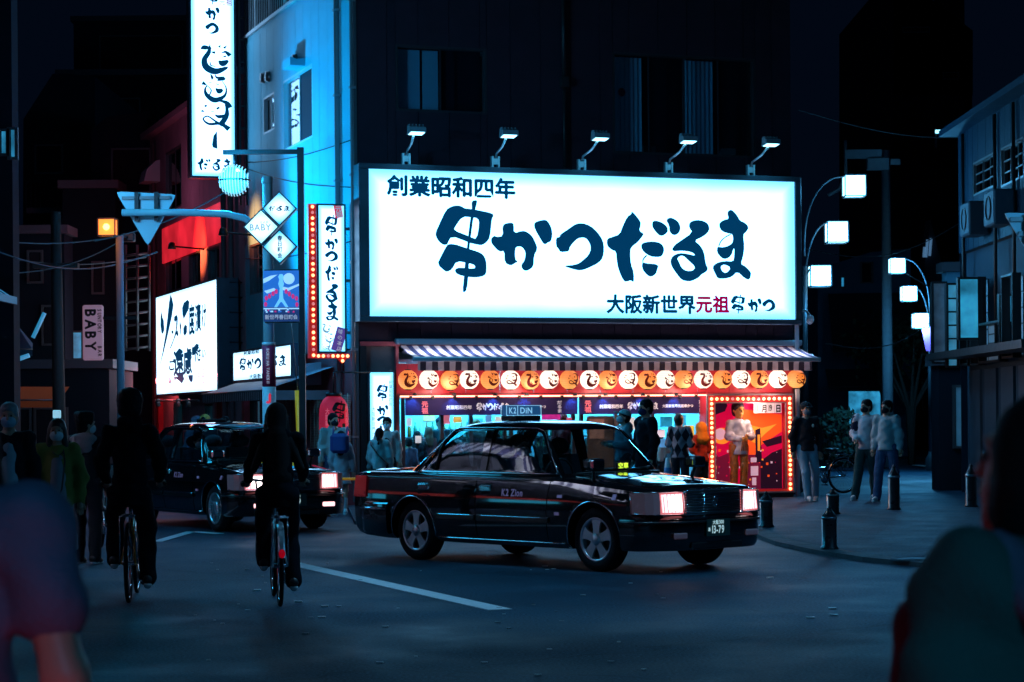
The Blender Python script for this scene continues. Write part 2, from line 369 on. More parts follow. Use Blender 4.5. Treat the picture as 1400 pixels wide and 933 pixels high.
# ================================================================== SETTING
def groundmat(name, c1, c2, r1, r2, scale):
    m = bpy.data.materials.new(name); m.use_nodes = True; nt = m.node_tree; N, L = nt.nodes, nt.links; b = N["Principled BSDF"]; b.inputs["Specular IOR Level"].default_value = .25; b.inputs["Specular Tint"].default_value = (.08, .55, 1, 1)  # blue of the street light put into the ground's sheen tint
    tc = N.new("ShaderNodeTexCoord")
    n = N.new("ShaderNodeTexNoise"); n.inputs["Scale"].default_value = scale; n.inputs["Detail"].default_value = 8; n.inputs["Roughness"].default_value = 0.65
    f = N.new("ShaderNodeTexNoise"); f.inputs["Scale"].default_value = 45; f.inputs["Detail"].default_value = 3
    L.new(tc.outputs["Object"], n.inputs["Vector"]); L.new(tc.outputs["Object"], f.inputs["Vector"])
    rp = N.new("ShaderNodeValToRGB"); rp.color_ramp.elements[0].position = 0.35; rp.color_ramp.elements[1].position = 0.68
    rp.color_ramp.elements[0].color = (*c1, 1); rp.color_ramp.elements[1].color = (*c2, 1); L.new(n.outputs[0], rp.inputs[0])
    sp = N.new("ShaderNodeValToRGB"); sp.color_ramp.elements[0].position = 0.3; sp.color_ramp.elements[1].position = 0.75
    sp.color_ramp.elements[0].color = (0.2, 0.2, 0.2, 1); sp.color_ramp.elements[1].color = (2.2, 2.2, 2.2, 1); L.new(f.outputs[0], sp.inputs[0])
    mx = N.new("ShaderNodeMix"); mx.data_type = 'RGBA'; mx.blend_type = 'MULTIPLY'; mx.inputs[0].default_value = 1
    L.new(rp.outputs[0], mx.inputs[6]); L.new(sp.outputs[0], mx.inputs[7])
    # cracks and patch seams
    v = N.new("ShaderNodeTexVoronoi"); v.feature = 'DISTANCE_TO_EDGE'; v.inputs["Scale"].default_value = 0.22
    wv = N.new("ShaderNodeVectorMath"); wv.operation = 'ADD'; n3 = N.new("ShaderNodeTexNoise"); n3.inputs["Scale"].default_value = 1.3; n3.inputs["Detail"].default_value = 6
    L.new(tc.outputs["Object"], n3.inputs["Vector"]); L.new(tc.outputs["Object"], wv.inputs[0]); L.new(n3.outputs[1], wv.inputs[1]); L.new(wv.outputs[0], v.inputs["Vector"])
    cr = N.new("ShaderNodeMapRange"); cr.inputs[1].default_value = 0; cr.inputs[2].default_value = 0.006; cr.inputs[3].default_value = 0.55; cr.inputs[4].default_value = 1; L.new(v.outputs[0], cr.inputs[0])
    m2 = N.new("ShaderNodeVectorMath"); m2.operation = 'SCALE'; L.new(mx.outputs[2], m2.inputs[0]); L.new(cr.outputs[0], m2.inputs["Scale"]); L.new(m2.outputs[0], b.inputs["Base Color"])
    mr = N.new("ShaderNodeMapRange"); mr.inputs[1].default_value = .3; mr.inputs[2].default_value = .7; mr.inputs[3].default_value = r1; mr.inputs[4].default_value = r2; L.new(n.outputs[0], mr.inputs[0]); L.new(mr.outputs[0], b.inputs["Roughness"])
    bp = N.new("ShaderNodeBump"); bp.inputs["Strength"].default_value = 0.5; bp.inputs["Distance"].default_value = 0.006
    L.new(f.outputs[0], bp.inputs["Height"]); L.new(bp.outputs[0], b.inputs["Normal"]); return m
asphalt = groundmat("asphalt", (0.005, 0.016, 0.027), (0.026, 0.060, 0.090), 0.50, 0.84, 0.55)  # blue light cast put into the base colours of asphalt and paving
paving = groundmat("paving_stone", (0.005, 0.028, 0.052), (0.013, 0.046, 0.078), 0.62, 0.85, 1.6)
def add_blocks(m, sx, sy, rot, dark=0.6):
    nt = m.node_tree; N, L = nt.nodes, nt.links; b = N["Principled BSDF"]; src = b.inputs["Base Color"].links[0].from_socket
    tc = N.new("ShaderNodeTexCoord"); mp = N.new("ShaderNodeMapping"); mp.inputs["Rotation"].default_value = (0, 0, rot)
    br = N.new("ShaderNodeTexBrick"); br.inputs["Scale"].default_value = 1; br.inputs["Brick Width"].default_value = sx; br.inputs["Row Height"].default_value = sy
    br.inputs["Mortar Size"].default_value = 0.012; br.inputs["Color1"].default_value = (1, 1, 1, 1); br.inputs["Color2"].default_value = (.72, .72, .72, 1); br.inputs["Mortar"].default_value = (dark, dark, dark, 1)
    L.new(tc.outputs["Object"], mp.inputs[0]); L.new(mp.outputs[0], br.inputs["Vector"])
    mx = N.new("ShaderNodeVectorMath"); mx.operation = 'MULTIPLY'; L.new(src, mx.inputs[0]); L.new(br.outputs[0], mx.inputs[1]); L.new(mx.outputs[0], b.inputs["Base Color"])
add_blocks(paving, 0.4, 0.2, ANG)
q = MB(); q.add([(-300, -60, 0), (300, -60, 0), (300, 700, 0), (-300, 700, 0)], [(0, 1, 2, 3)])
tag(q.build("road", asphalt), kind="structure")
kerb_px = [(1400, 789), (1330, 783), (1270, 777), (1180, 768), (1110, 757), (1060, 746), (1035, 736), (1010, 722), (960, 710), (880, 706), (800, 705), (700, 708), (600, 712), (500, 718)]
kp = [ground(*p)[:2] for p in kerb_px]; PH = 0.05
back = [to_world(FAC, (-0.2, 0.2, 0))[:2], to_world(FAC, (9.1, 0.2, 0))[:2], (40, 52), (40, 60), (12, 130), (30, 130), (60, 60), (60, 22)]
def flat(name, pts, z0, z1, m, kind="structure"):
    q = MB(); q.prism([(x, y, z1) for x, y in pts], (0, 0, z0 - z1)); return tag(q.build(name, m), kind=kind)
kin = []
for i, p in enumerate(kp):      # inner edge of the kerb band
    a = Vector(kp[max(0, i-1)]); b = Vector(kp[min(len(kp)-1, i+1)]); d = (b-a).normalized(); kin.append((p[0] + d.y*0.22, p[1] - d.x*0.22))
flat("pavement", kin + [tuple(b) for b in (to_world(FAC, (-0.2, -0.01, 0))[:2], to_world(FAC, (9.15, -0.01, 0))[:2], (16, 44), (12, 100), (60, 100), (60, 22))], -0.3, PH, paving)
kerbm = pm("kerb_stone", (0.09, 0.10, 0.11), 0.75, noise=0.35, nscale=9, bump=0.4)
kr = thing("kerb", None, None, (kp[0][0], kp[0][1], 0), kind="structure")
# kerb stones, one by one along the curve
P = [Vector(p) for p in kp]; seg = 0
for i in range(len(P)-1):
    a, b = P[i], P[i+1]; n = max(1, round((b-a).length/0.9)); ai, bi = Vector(kin[i]), Vector(kin[i+1])
    for k in range(n):
        t0, t1 = k/n + 0.006, (k+1)/n - 0.006
        o0, o1, i0, i1 = a.lerp(b, t0), a.lerp(b, t1), ai.lerp(bi, t0), ai.lerp(bi, t1); h = PH + 0.006
        MB().hexa([(o0.x,o0.y,-.1),(o1.x,o1.y,-.1),(i1.x,i1.y,-.1),(i0.x,i0.y,-.1),(o0.x,o0.y,h-.008),(o1.x,o1.y,h-.008),(i1.x,i1.y,h),(i0.x,i0.y,h)]).build("stone", kerbm, kr)
paint = pm("road_paint", (0.88, 0.86, 0.92), 0.6, noise=0.35, nscale=14, bump=0.3)
def strip(name, p0, p1, w, z=0.004, m=paint):
    a, b = Vector(p0[:2]), Vector(p1[:2]); d = (b-a).normalized(); n = Vector((-d.y, d.x))*w/2
    q = MB(); q.prism([(a.x+n.x, a.y+n.y, z), (a.x-n.x, a.y-n.y, z), (b.x-n.x, b.y-n.y, z), (b.x+n.x, b.y+n.y, z)], (0, 0, -0.02)); return tag(q.build(name, m), kind="structure")
strip("road_marking", ground(396, 770), ground(684, 834), 0.20)
strip("road_marking", ground(214, 741), ground(262, 727), 0.14)
strip("road_marking", ground(262, 727), ground(300, 730), 0.14)
for a, b in (((1252, 636), (1310, 642)), ((1300, 642), (1350, 649)), ((1336, 660), (1395, 660))): strip("road_marking", ground(*a, PH), ground(*b, PH), 0.22, PH + 0.004)
# bits of litter and road studs that catch the light
q = MB()
for k in range(45):
    px, py = random.uniform(250, 1000), random.uniform(770, 925); g = ground(px, py); r = random.uniform(.005, .015)
    q.box((g[0]-r*1.6, g[1]-r, 0.001), (g[0]+r*1.6, g[1]+r, 0.004 + r*.3))
for px, py in ((352,808),(388,796),(408,824),(444,830),(440,845),(745,775),(1053,791),(1138,833),(1108,846),(1140,842)):
    g = ground(px, py); q.box((g[0]-.03, g[1]-.02, .001), (g[0]+.03, g[1]+.02, .012))
tag(q.build("litter", pm("litter_paper", (.6, .6, .62), .4)), "small scraps of pale litter scattered on the asphalt", "litter", kind="stuff")
mh = thing("manhole_cover", "round dark manhole cover set in the paving near the kerb", "manhole cover", ground(1262, 765, PH))
g = ground(1262, 765, PH); iron = pm("cast_iron", (.03, .035, .04), .6, .3, noise=.3)
q = MB(); q.lathe([(0, PH+.006), (.27, PH+.006), (.27, PH-.01)], (g[0], g[1], 0), 28); q.build("lid", iron, mh)
q = MB(); q.lathe([(.28, PH-.01), (.28, PH+.009), (.33, PH+.009), (.33, PH-.01)], (g[0], g[1], 0), 28); q.build("ring", iron, mh)

# ------------------------------------------------------------------ cladding helper
def rects(u0, u1, z0, z1, pitch, holes, du=0):
    cuts = {u0, u1}; u = u0 + du
    while pitch and u < u1 - 0.05:
        if u > u0 + 0.05: cuts.add(u)
        u += pitch
    for h in holes: cuts |= {x for x in (h[0], h[1]) if u0 < x < u1}
    cuts = sorted(cuts); out = []
    for a, b in zip(cuts, cuts[1:]):
        if b - a < 0.012: continue
        zz = [(z0, z1)]; m = (a+b)/2
        for h in holes:
            if h[0] < m < h[1]: zz = [s for z in zz for s in ((z[0], min(z[1], h[2])), (max(z[0], h[3]), z[1])) if s[1]-s[0] > 0.02]
        out += [(a, b, c, d) for c, d in zz]
    return out
def clad(parent, plane, u0, u1, z0, z1, pitch, holes, mat, d0, d1, name="panel", gap=0.005, joined=False):
    """plane 'F': x runs along, y from d0 to d1; plane 'S': y runs along, x from d0 to d1"""
    q = MB()
    for a, b, c, d in rects(u0, u1, z0, z1, pitch, holes):
        if not joined: q = MB()
        jig = 0 if joined else random.uniform(-.002, .002)
        if plane == 'F': q.box((a+gap, d0+jig, c), (b-gap, d1, d))
        else: q.box((d0+jig, a+gap, c), (d1, b-gap, d))
        if not joined: q.build(name, mat, parent)
    if joined: q.build(name, mat, parent)
alum = pm("window_aluminium", (.16, .17, .18), .4, .6); darkm = pm("dark_metal", (.025, .027, .03), .45, .5, noise=.2)
glass_d = glassmat("dark_glass", (.22, .26, .3)); glass_c = glassmat("clear_glass", (.85, .92, .95))
def window(parent, plane, u0, u1, z0, z1, depth=0.10, cols=2, rows=1, back=None, fm=alum, gl=glass_d, fw=0.04, proud=0.012, panes=None):
    """recessed window with frame, panes and something behind it"""
    B = (lambda a, b, c, d, e, f: ((a, c, e), (b, d, f))) if plane == 'F' else (lambda a, b, c, d, e, f: ((c, a, e), (d, b, f)))
    q = MB()
    for r in ((u0, u1, z0, z0+fw), (u0, u1, z1-fw, z1), (u0, u0+fw, z0+fw, z1-fw), (u1-fw, u1, z0+fw, z1-fw)):
        q.box(*B(r[0], r[1], -proud, depth, r[2], r[3]))
    f = q.build("window", fm, parent)
    for i in range(cols):
        a = u0+fw + (u1-u0-2*fw)*i/cols; b = u0+fw + (u1-u0-2*fw)*(i+1)/cols; off = .02*(i % 2)
        for j in range(rows):
            c = z0+fw + (z1-z0-2*fw)*j/rows; d = z0+fw + (z1-z0-2*fw)*(j+1)/rows
            g = gl if panes is None else (panes[(i, j)] if (i, j) in panes else gl)
            MB().box(*B(a+.018, b-.018, depth*.45+off, depth*.45+.008+off, c+.012, d-.012)).build("pane", g, f)
            q = MB()
            for r in ((a, a+.018, c, d), (b-.018, b, c, d), (a+.018, b-.018, c, c+.012), (a+.018, b-.018, d-.012, d)): q.box(*B(r[0], r[1], depth*.3+off, depth*.6+off, r[2], r[3]))
            q.build("sash", fm, f)
    if back: MB().box(*B(u0, u1, depth+.25, depth+.3, z0, z1)).build("curtain", back, f)
    return f

# ================================================================== SHOP BUILDING
UR = hitF(1082, 300)[0]; ZT = 9.35
bld = thing("shop_building", "large dark building on the corner with a lit billboard and skewer restaurant below", "building", (0, 0, 0), FAC)
mfront = pm("dark_siding", (0.030, 0.016, 0.026), .8, spec=.2, noise=.35, nscale=2.5, bump=.15); mside = pm("pale_siding", (.16, .50, .60), .55, noise=.18, nscale=1.5, bump=.1, bscale=8)  # mside carries the cyan light spill in its base colour
maroon = pm("maroon_board", (.33, .05, .06), .5, noise=.3, nscale=3, bump=.1); mback = pm("wall_core", (.12, .12, .12), .8); redp = pm("red_paint", (.55, .03, .05), .4, noise=.2, nscale=4)
def Frect(x0, y0, x1, y1, out=0): a = hitF(x0, y1, out); b = hitF(x1, y0, out); return (a[0], b[0], a[2], b[2])
def Srect(x0, y0, x1, y1, out=0):
    """left px is far; heights taken at the near edge centre"""
    a = hitS(x1, (y0+y1)/2, out); b = hitS(x0, (y0+y1)/2, out); m = (x0+x1)/2; zt = hitS(m, y0, out)[2]; zb = hitS(m, y1, out)[2]; return (a[1], b[1], zb, zt)
w1 = Frect(541, 67, 665, 152); w2 = Frect(838, 81, 1032, 210)
clad(bld, 'F', 0.0, UR, 2.86, ZT, .565, [w1, w2], mfront, -.012, .02)
clad(bld, 'F', 0.01, UR-.01, 2.86, ZT-.01, 0, [w1, w2], mback, .022, .2, "wall", 0, True)
curt = stripes("curtain_folds", (.20, .24, .28), (.07, .09, .11), .085, .5, 0, trans=0)
dk = pm("dark_room", (.02, .02, .025), .9); mcur = pm("plain_curtain", (.45, .6, .65), .8); glf = glassmat("window_glass", (.7, .8, .85))
al2 = pm("dark_aluminium", (.03, .03, .035), .6, .2, spec=.2)
f = window(bld, 'F', *w1, cols=2, rows=1, back=dk, fm=al2, gl=glf)
box("curtain", (w1[0]+.06, .2, w1[2]+.05), (w1[0]+.30*(w1[1]-w1[0]), .22, w1[3]-.05), mcur, f); box("curtain", (w1[0]+.33*(w1[1]-w1[0]), .2, w1[2]+.05), (w1[0]+.5*(w1[1]-w1[0]), .22, w1[3]-.05), mcur, f)
f = window(bld, 'F', *w2, cols=4, rows=1, back=dk, fm=al2, gl=glf); ww = (w2[1]-w2[0])/4
for k in (0, 2):
    q = MB()      # hanging curtain with real folds
    for j in range(14):
        a = w2[0] + ww*k + .05 + j*(ww-.1)/14; b = a + (ww-.1)/14; y = .22 + (.03 if j % 2 else 0); y2 = .22 + (0 if j % 2 else .03)
        q.add([(a, y, w2[2]+.05), (b, y2, w2[2]+.05), (b, y2, w2[3]-.05), (a, y, w2[3]-.05)], [(0, 1, 2, 3)])
    q.build("curtain", mcur, f)
q = MB(); q.sphere((w2[0]+.25, .17, w2[2]+ .62*(w2[3]-w2[2])), (.07, .02, .08)); q.build("heart_ornament", pm("heart_red", (.6, .02, .05), .5), f)
# drainpipe on the front
c = hitF(769, 80); q = MB(); q.tube([(c[0], -.07, 5.95), (c[0], -.07, 7.4)], .028, 8); q.tube([(c[0], -.07, 7.5), (c[0], -.07, ZT)], .04, 8); q.box((c[0]-.07, -.14, 7.38), (c[0]+.07, -.01, 7.56)); q.build("downpipe", darkm, bld)
# side wall
SL = hitS(335, 150)[1]
sw = [Srect(388, 99, 428, 198), Srect(361, 130, 376, 181), Srect(342, 333, 360, 402)]
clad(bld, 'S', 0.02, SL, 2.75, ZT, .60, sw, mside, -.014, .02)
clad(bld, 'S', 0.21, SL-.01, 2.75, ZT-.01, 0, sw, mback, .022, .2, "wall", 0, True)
litw = pm("lit_blind", (.5, .6, .65), .6, emit=(.35, .95, 1.5), estr=.75, noise=.3, nscale=2); 
window(bld, 'S', *sw[0], cols=2, back=pm("lit_room", (.5, .6, .65), .6, emit=(.25, .8, 1.3), estr=.35, noise=.5, nscale=2.2), fm=pm("pale_frame", (.55, .57, .6), .4), panes={(1, 0): glass_c, (0, 0): pm("dark_mesh", (.02, .03, .04), .6)})
window(bld, 'S', *sw[1], cols=2, back=litw, fm=MC["pale_frame"], panes={(0, 0): glass_c, (1, 0): MC["dark_mesh"]})
window(bld, 'S', *sw[2], cols=2, back=dk)
# lower side wall: maroon boards, doors, bamboo blinds
drs = [Srect(340, 545, 372, 680), Srect(306, 545, 330, 680)]
clad(bld, 'S', 0.02, SL, 0.0, 2.73, .9, drs, maroon, -.01, .03, "board")
clad(bld, 'S', 0.21, SL-.01, 0.0, 2.73, 0, drs, mback, .032, .2, "wall", 0, True)
for d in drs: window(bld, 'S', *d, cols=2, back=emi("door_glow", (.15, .45, .7), .25), fm=darkm, gl=glass_c)
box("roof", (0.0, 0.0, ZT), (UR+.05, SL+.05, ZT+.12), mside, bld); box("parapet_cap", (-.05, -.05, ZT+.122), (.12, SL+.1, ZT+.18), pm("pale_cap", (.6, .62, .63), .5), bld)
box("end_wall", (UR-.2, .21, 0), (UR, SL, ZT-.005), mback, bld); box("rear_wall", (0.21, SL-.2, 2.75), (UR-.21, SL-.02, ZT-.005), mback, bld)
# corner trim, downpipes, cables on the side wall
q = MB(); q.box((-.035, -.03, 0), (.02, .04, ZT)); q.build("corner_trim", pm("corner_metal", (.10, .11, .12), .4, .5), bld)
for sx, r in ((462, .05), (482, .03)):
    c = hitS(sx, 300, .07); q = MB(); q.tube([(-.07, c[1], .1), (-.07, c[1], ZT-.05)], r, 10)
    for z in np.arange(1.2, 9, 1.5): q.box((-.07-r-.012, c[1]-r-.012, z), (0, c[1]+r+.012, z+.04))
    q.build("downpipe", pm("pipe_grey", (.22, .23, .25), .4), bld)
for s0, z in ((1.5, 7.9), (2.1, 5.5)):
    c = hitS(404 if z > 7 else 360, 82 if z > 7 else 106, .05)
for px, py in ((404, 82), (360, 107), (367, 105)):
    c = hitS(px, py, .03); q = MB(); q.lathe([(.01, -.09), (.10, -.09), (.11, 0)], (0, c[1], c[2]), 14, 'x'); q.build("vent_cap", alum, bld)
a, b = hitS(435, 72, .0), hitS(412, 94, .0)      # hooded vent
q = MB(); q.prism([(0, b[1]-.35, a[2]+.05), (0, b[1]-.35, b[2]), (-.30, b[1]-.35, b[2]), (-.30, b[1]-.35, b[2]+.16), (-.18, b[1]-.35, a[2]+.02)], (0, .62, 0)); q.build("vent_hood", mside, bld)
# roof railing: every bar
rl = MB(); z0, z1 = ZT+.15, ZT+1.35
for z in (z0+.08, z1): rl.tube([(.03, .05, z), (.03, SL, z)], .022, 6)
rl = rl.build("railing", MC["pale_cap"], bld)
bar = None; n = int((SL-.1)/.16)
for k in range(n):
    big = k % 8 == 0; q = MB(); s = .06 + k*.16; q.tube([(.03, s, z0-.1 if big else z0+.08), (.03, s, z1)], .03 if big else .009, 6); q.build("post" if big else "bar", MC["pale_cap"], rl)
# cables swagging along the wall
q = MB()
for za, zb, n in ((hitS(337, 222)[2], hitS(487, 190)[2], 1), (hitS(337, 190)[2]-.6, hitS(487, 240)[2]-.2, 2), (4.9, 4.6, 3)):
    q.tube([(-.03, .05 + (SL-.1)*t, zb + (za-zb)*t - .1*math.sin(t*math.pi)) for t in np.linspace(0, 1, 12)], .010, 5)
q.build("cable", darkm, bld)
# ------------------------------------------------------------------ shop front, ground floor
OL, OR_ = hitF(545, 600)[0], hitF(966, 600)[0]; ZO = 2.78
pier = MB(); xl = 0.03
for a, b in ((0.04, hitF(501, 600)[0]), (hitF(541, 600)[0], OL)): box("pier", (a, -.04, 0), (b, .2, ZO), darkm if a < .1 else maroon, bld)
box("pier", (hitF(501, 600)[0], .06, 0), (hitF(541, 600)[0], .2, ZO), mback, bld)
box("pier", (OR_, -.02, 0), (UR, .2, ZO), maroon, bld)
box("lintel", (0.04, -.05, ZO+.003), (UR, .2, 2.857), maroon, bld)
# red header board behind the lanterns, plank by plank
zh0, zh1 = hitF(750, 538)[2], hitF(750, 505)[2]
nb = 12
for k in range(nb):
    a = OL-.05 + (UR-OL)*k/nb; b = OL-.05 + (UR-OL)*(k+1)/nb; box("plank", (a+.003, -.055, zh0), (b-.003, -.043, zh1+.1), redp, bld)
# interior
ID = 3.2; inw = pm("room_wall", (.55, .75, .8), .6, noise=.1)
box("room_floor", (OL, .2, .06), (OR_, ID, .1), pm("room_tile", (.2, .2, .2), .4), bld); box("room_wall", (OL, ID, .1), (OR_, ID+.1, ZO), inw, bld)
box("room_wall", (OL-.1, .2, .1), (OL, ID, ZO), inw, bld); box("room_wall", (OR_, .2, .1), (OR_+.1, ID, ZO), inw, bld); box("room_ceiling", (OL, .2, 2.5), (OR_, ID, 2.56), inw, bld)
# glazing: mullions + panes
mul = [545, 552, 605, 645, 691, 700, 722, 785, 796, 843, 893, 928, 967]
xs = [hitF(p, 580)[0] for p in mul]; zt = hitF(750, 541)[2]; dw = pm("dark_wood", (.05, .03, .03), .4, noise=.3)
for k, x in enumerate(xs): box("mullion", (x-.03, .02, .12), (x+.03, .09, zt), dw if k % 3 else alum, bld)
for a, b in zip(xs, xs[1:]):
    if b - a > .2: box("pane", (a+.03, .05, .15), (b-.03, .056, zt), glass_c, bld)
box("sill", (OL, .0, .05), (OR_, .12, .12), dw, bld); box("transom", (OL, .01, zt), (OR_, .1, zt+.05), dw, bld)
# ceiling tubes inside: lit
tube_m = emi("white_tube", (.12, 1.0, 1.5), 110.0)
for k in range(6):
    x = OL + .4 + k*(OR_-OL-.6)/5.5; 
    for y in (.9, 2.2): box("ceiling_tube", (x, y, 2.44), (x+.6, y+.1, 2.49), tube_m, bld)
# posters, menus, shelves on back wall
cols = [((.1, .45, .6), .6), ((.7, .1, .15), .5), ((.05, .25, .5), .6), ((.8, .6, .2), .4), ((.5, .7, .75), .8), ((.1, .12, .15), 0)]
for k in range(24):
    x = random.uniform(OL+.1, OR_-.5); z = random.uniform(1.35, 2.3); c, e = random.choice(cols); w_, h_ = random.uniform(.15, .5), random.uniform(.15, .34)
    box("poster", (x, ID-.02-.004*k/8, z), (x+w_, ID-.012-.004*k/8, z+h_), pm("poster_%d%d" % (int(c[0]*100), int(e*10)), c, .5, emit=c, estr=e*1.1), bld)
for z in (.8, 1.15): box("shelf", (OL+1, ID-.3, z), (OR_-1.2, ID-.02, z+.03), dw, bld)
q = MB(); 
for k in range(60):
    x = OL + 1.05 + k*(OR_-OL-2.4)/60; q.cur = k % 3; q.lathe([(0, .0), (.035, 0), (.035, .17), (.014, .22), (.014, .28), (0, .28)], (x, ID-.15, 1.18 if k % 2 else .83), 6)
tag(q.build("bottle", [pm("bottle_green", (.02, .2, .12), .1), pm("bottle_brown", (.2, .08, .02), .1), pm("bottle_white", (.6, .6, .6), .3)], bld), kind="stuff")
def witem(name, px0, py0, px1, py1, out, c, e, text=None, tm=None, th=.012):
    a, b = hitF(px0, py1, out), hitF(px1, py0, out); box(name, (a[0], -out, a[2]), (b[0], -out+th, b[2]), pm("item_%d_%d" % (px0, py0), c, .5, emit=c, estr=e, noise=.25, nscale=9), bld)
    if text: k = Ink((a[0], -out, a[2])); k.text(text, .02, .02, (b[0]-a[0]-.04)/len(text), (b[2]-a[2])*.8, .02); k.build("letter", tm or whi, bld)
ITEMS = [("lit_menu", 741, 566, 766, 574, -.3, (.9, .03, .30), .8), ("door_panel", 803, 569, 846, 640, -.12, (.20, .085, .06), .25), ("door_panel", 806, 573, 826, 600, -.10, (.55, .18, .12), .5),
    ("monitor", 903, 570, 919, 584, -.5, (.02, .30, .45), .9), ("monitor", 922, 568, 938, 583, -.6, (.03, .45, .65), .9), ("notice", 899, 588, 909, 598, -.04, (.8, .7, .8), .7), ("notice", 902, 600, 915, 612, -.04, (.05, .2, .4), .8),
    ("notice", 556, 572, 563, 583, -.04, (.6, .7, .8), .7), ("notice", 607, 568, 615, 580, -.04, (.75, .2, .3), .7), ("notice", 620, 570, 631, 578, -.04, (.8, .5, .1), .8), ("notice", 664, 568, 672, 579, -.04, (.1, .3, .6), .8), ("notice", 677, 570, 686, 576, -.04, (.7, .75, .7), .7),
    ("notice", 706, 569, 716, 575, -.04, (.8, .6, .1), .8), ("notice", 726, 570, 735, 580, -.04, (.2, .5, .7), .7), ("notice", 775, 571, 783, 582, -.04, (.7, .1, .15), .8), ("notice", 948, 600, 957, 622, -.04, (.7, .2, .1), .6), ("notice", 568, 596, 576, 606, -.04, (.7, .7, .7), .5),
    ("price_card", 860, 571, 868, 588, -.04, (.8, .75, .7), .6), ("price_card", 871, 571, 879, 588, -.04, (.8, .7, .6), .6), ("price_card", 882, 571, 890, 588, -.04, (.8, .75, .7), .6), ("shelf_unit", 893, 600, 930, 640, -.9, (.02, .05, .08), .2), ("vending_machine", 640, 572, 660, 640, -1.2, (.05, .35, .5), 1.0), ("fridge", 700, 575, 730, 640, -1.4, (.10, .5, .65), 1.1), ("wall_panel", 930, 585, 966, 640, -.8, (.12, .05, .05), .3)]
for it in ITEMS: witem(*it)
box("counter", (OL+.6, 1.5, .1), (OR_-1, 2.0, 1.0), dw, bld)

# ================================================================== BILLBOARD
A = hitF(492, 441, .45); B = hitF(1095, 225, .45); zb = hitF(780, 442, .45)[2]; zt2 = hitF(780, 232, .45)[2]; L0, L1 = A[0], B[0]
mid = ((L0+L1)/2, -.45, (zb+zt2)/2)
bb = thing("billboard", "huge glowing white billboard with five floodlights and black brush lettering", "billboard", mid, FAC)
frm = pm("billboard_frame", (.05, .09, .12), .35, .3, noise=.2)
box("cabinet", (L0+.01, -.38, zb+.01), (L1-.01, -.02, zt2-.01), frm, bb)
i0, i1 = hitF(505, 300, .45)[0], hitF(1087, 300, .45)[0]; j0, j1 = hitF(780, 434.5, .45)[2], hitF(780, 239.5, .45)[2]
for n_, a, b in (("frame_rail", (L0, zb, L1, j0)), ) if False else ():
    pass
for a in ((L0, zb, L1, j0), (L0, j1, L1, zt2), (L0, j0, i0, j1), (i1, j0, L1, j1)): box("frame", (a[0], -.46, a[1]), (a[2], -.383, a[3]), frm, bb, e=.012)
lb = lightbox("billboard_face", (1.15, 3.4, 5.8), (.28, 1.15, 1.9), ((i1-i0)/2, (j1-j0)/2), .32)
box("lit_face", (i0, -.425, j0), (i1, -.415, j1), lb, bb)
inkm = pm("navy_ink", (.002, .012, .03), .6, emit=(.0, .040, .115), estr=1.0); redink = pm("crimson_ink", (.2, .0, .03), .6, emit=(.30, .0, .05), estr=1.0)
def face_map(px, py, out=.425): p = hitF(px, py, out); return p
for ch in '串かつだるま':
    P_ = BR[ch]; vs_all = []; q = MB()
    for gi, g in enumerate(P_):
        loops = [smooth_outline(p, 1) for p in g]; 
        L_ = [[(hitF(x, y, .425)[0], hitF(x, y, .425)[2]) for x, y in l] for l in loops]
        v, f_ = mesh_data(fill2d(L_)); q.add([(a[0], -.429 - gi*.0007, a[1]) for a in v], f_)
    link("letter", q.mesh("letter", False), inkm, bb)
def quad_text(parent, s, px0, px1, ytop, ybot, m, bold=.02, out=.425, fr=FAC, up=0.0):
    """a row of characters across a span of the front plane"""
    x0 = hitF(px0, ybot, out)[0]; x1 = hitF(px1, ybot, out)[0]; z0 = hitF((px0+px1)/2, ybot, out)[2]; z1 = hitF((px0+px1)/2, ytop, out)[2]
    n = sum((glyph(c_)[2] if c_ != ' ' else .35) for c_ in s); w = (x1-x0)/n
    k = Ink((x0, -out, z0), lift=.004); k.text(s, 0, 0, w, (z1-z0), bold); return k
q = quad_text(bb, '創業昭和四年', 529, 705, 241, 270, inkm, .034); q.build("letter", inkm, bb)
q = quad_text(bb, '大阪新世界', 829, 951, 402.5, 429, inkm, .034); q.build("letter", inkm, bb)
q = quad_text(bb, '元祖', 951, 997, 403.5, 428, redink, .034); q.build("letter", redink, bb)
x0 = hitF(999, 428, .425); k = Ink((0, -.425, 0)); 
for ch, a, b, t, u in (('串', 999, 1019, 403, 429.5), ('か', 1022, 1041, 408, 427), ('つ', 1042, 1060, 409, 426)):
    p, p2 = hitF(a, u, .425), hitF(b, t, .425); k.brush(ch, p[0], p[2], p2[0]-p[0], p2[2]-p[2])
k.build("letter", inkm, bb)
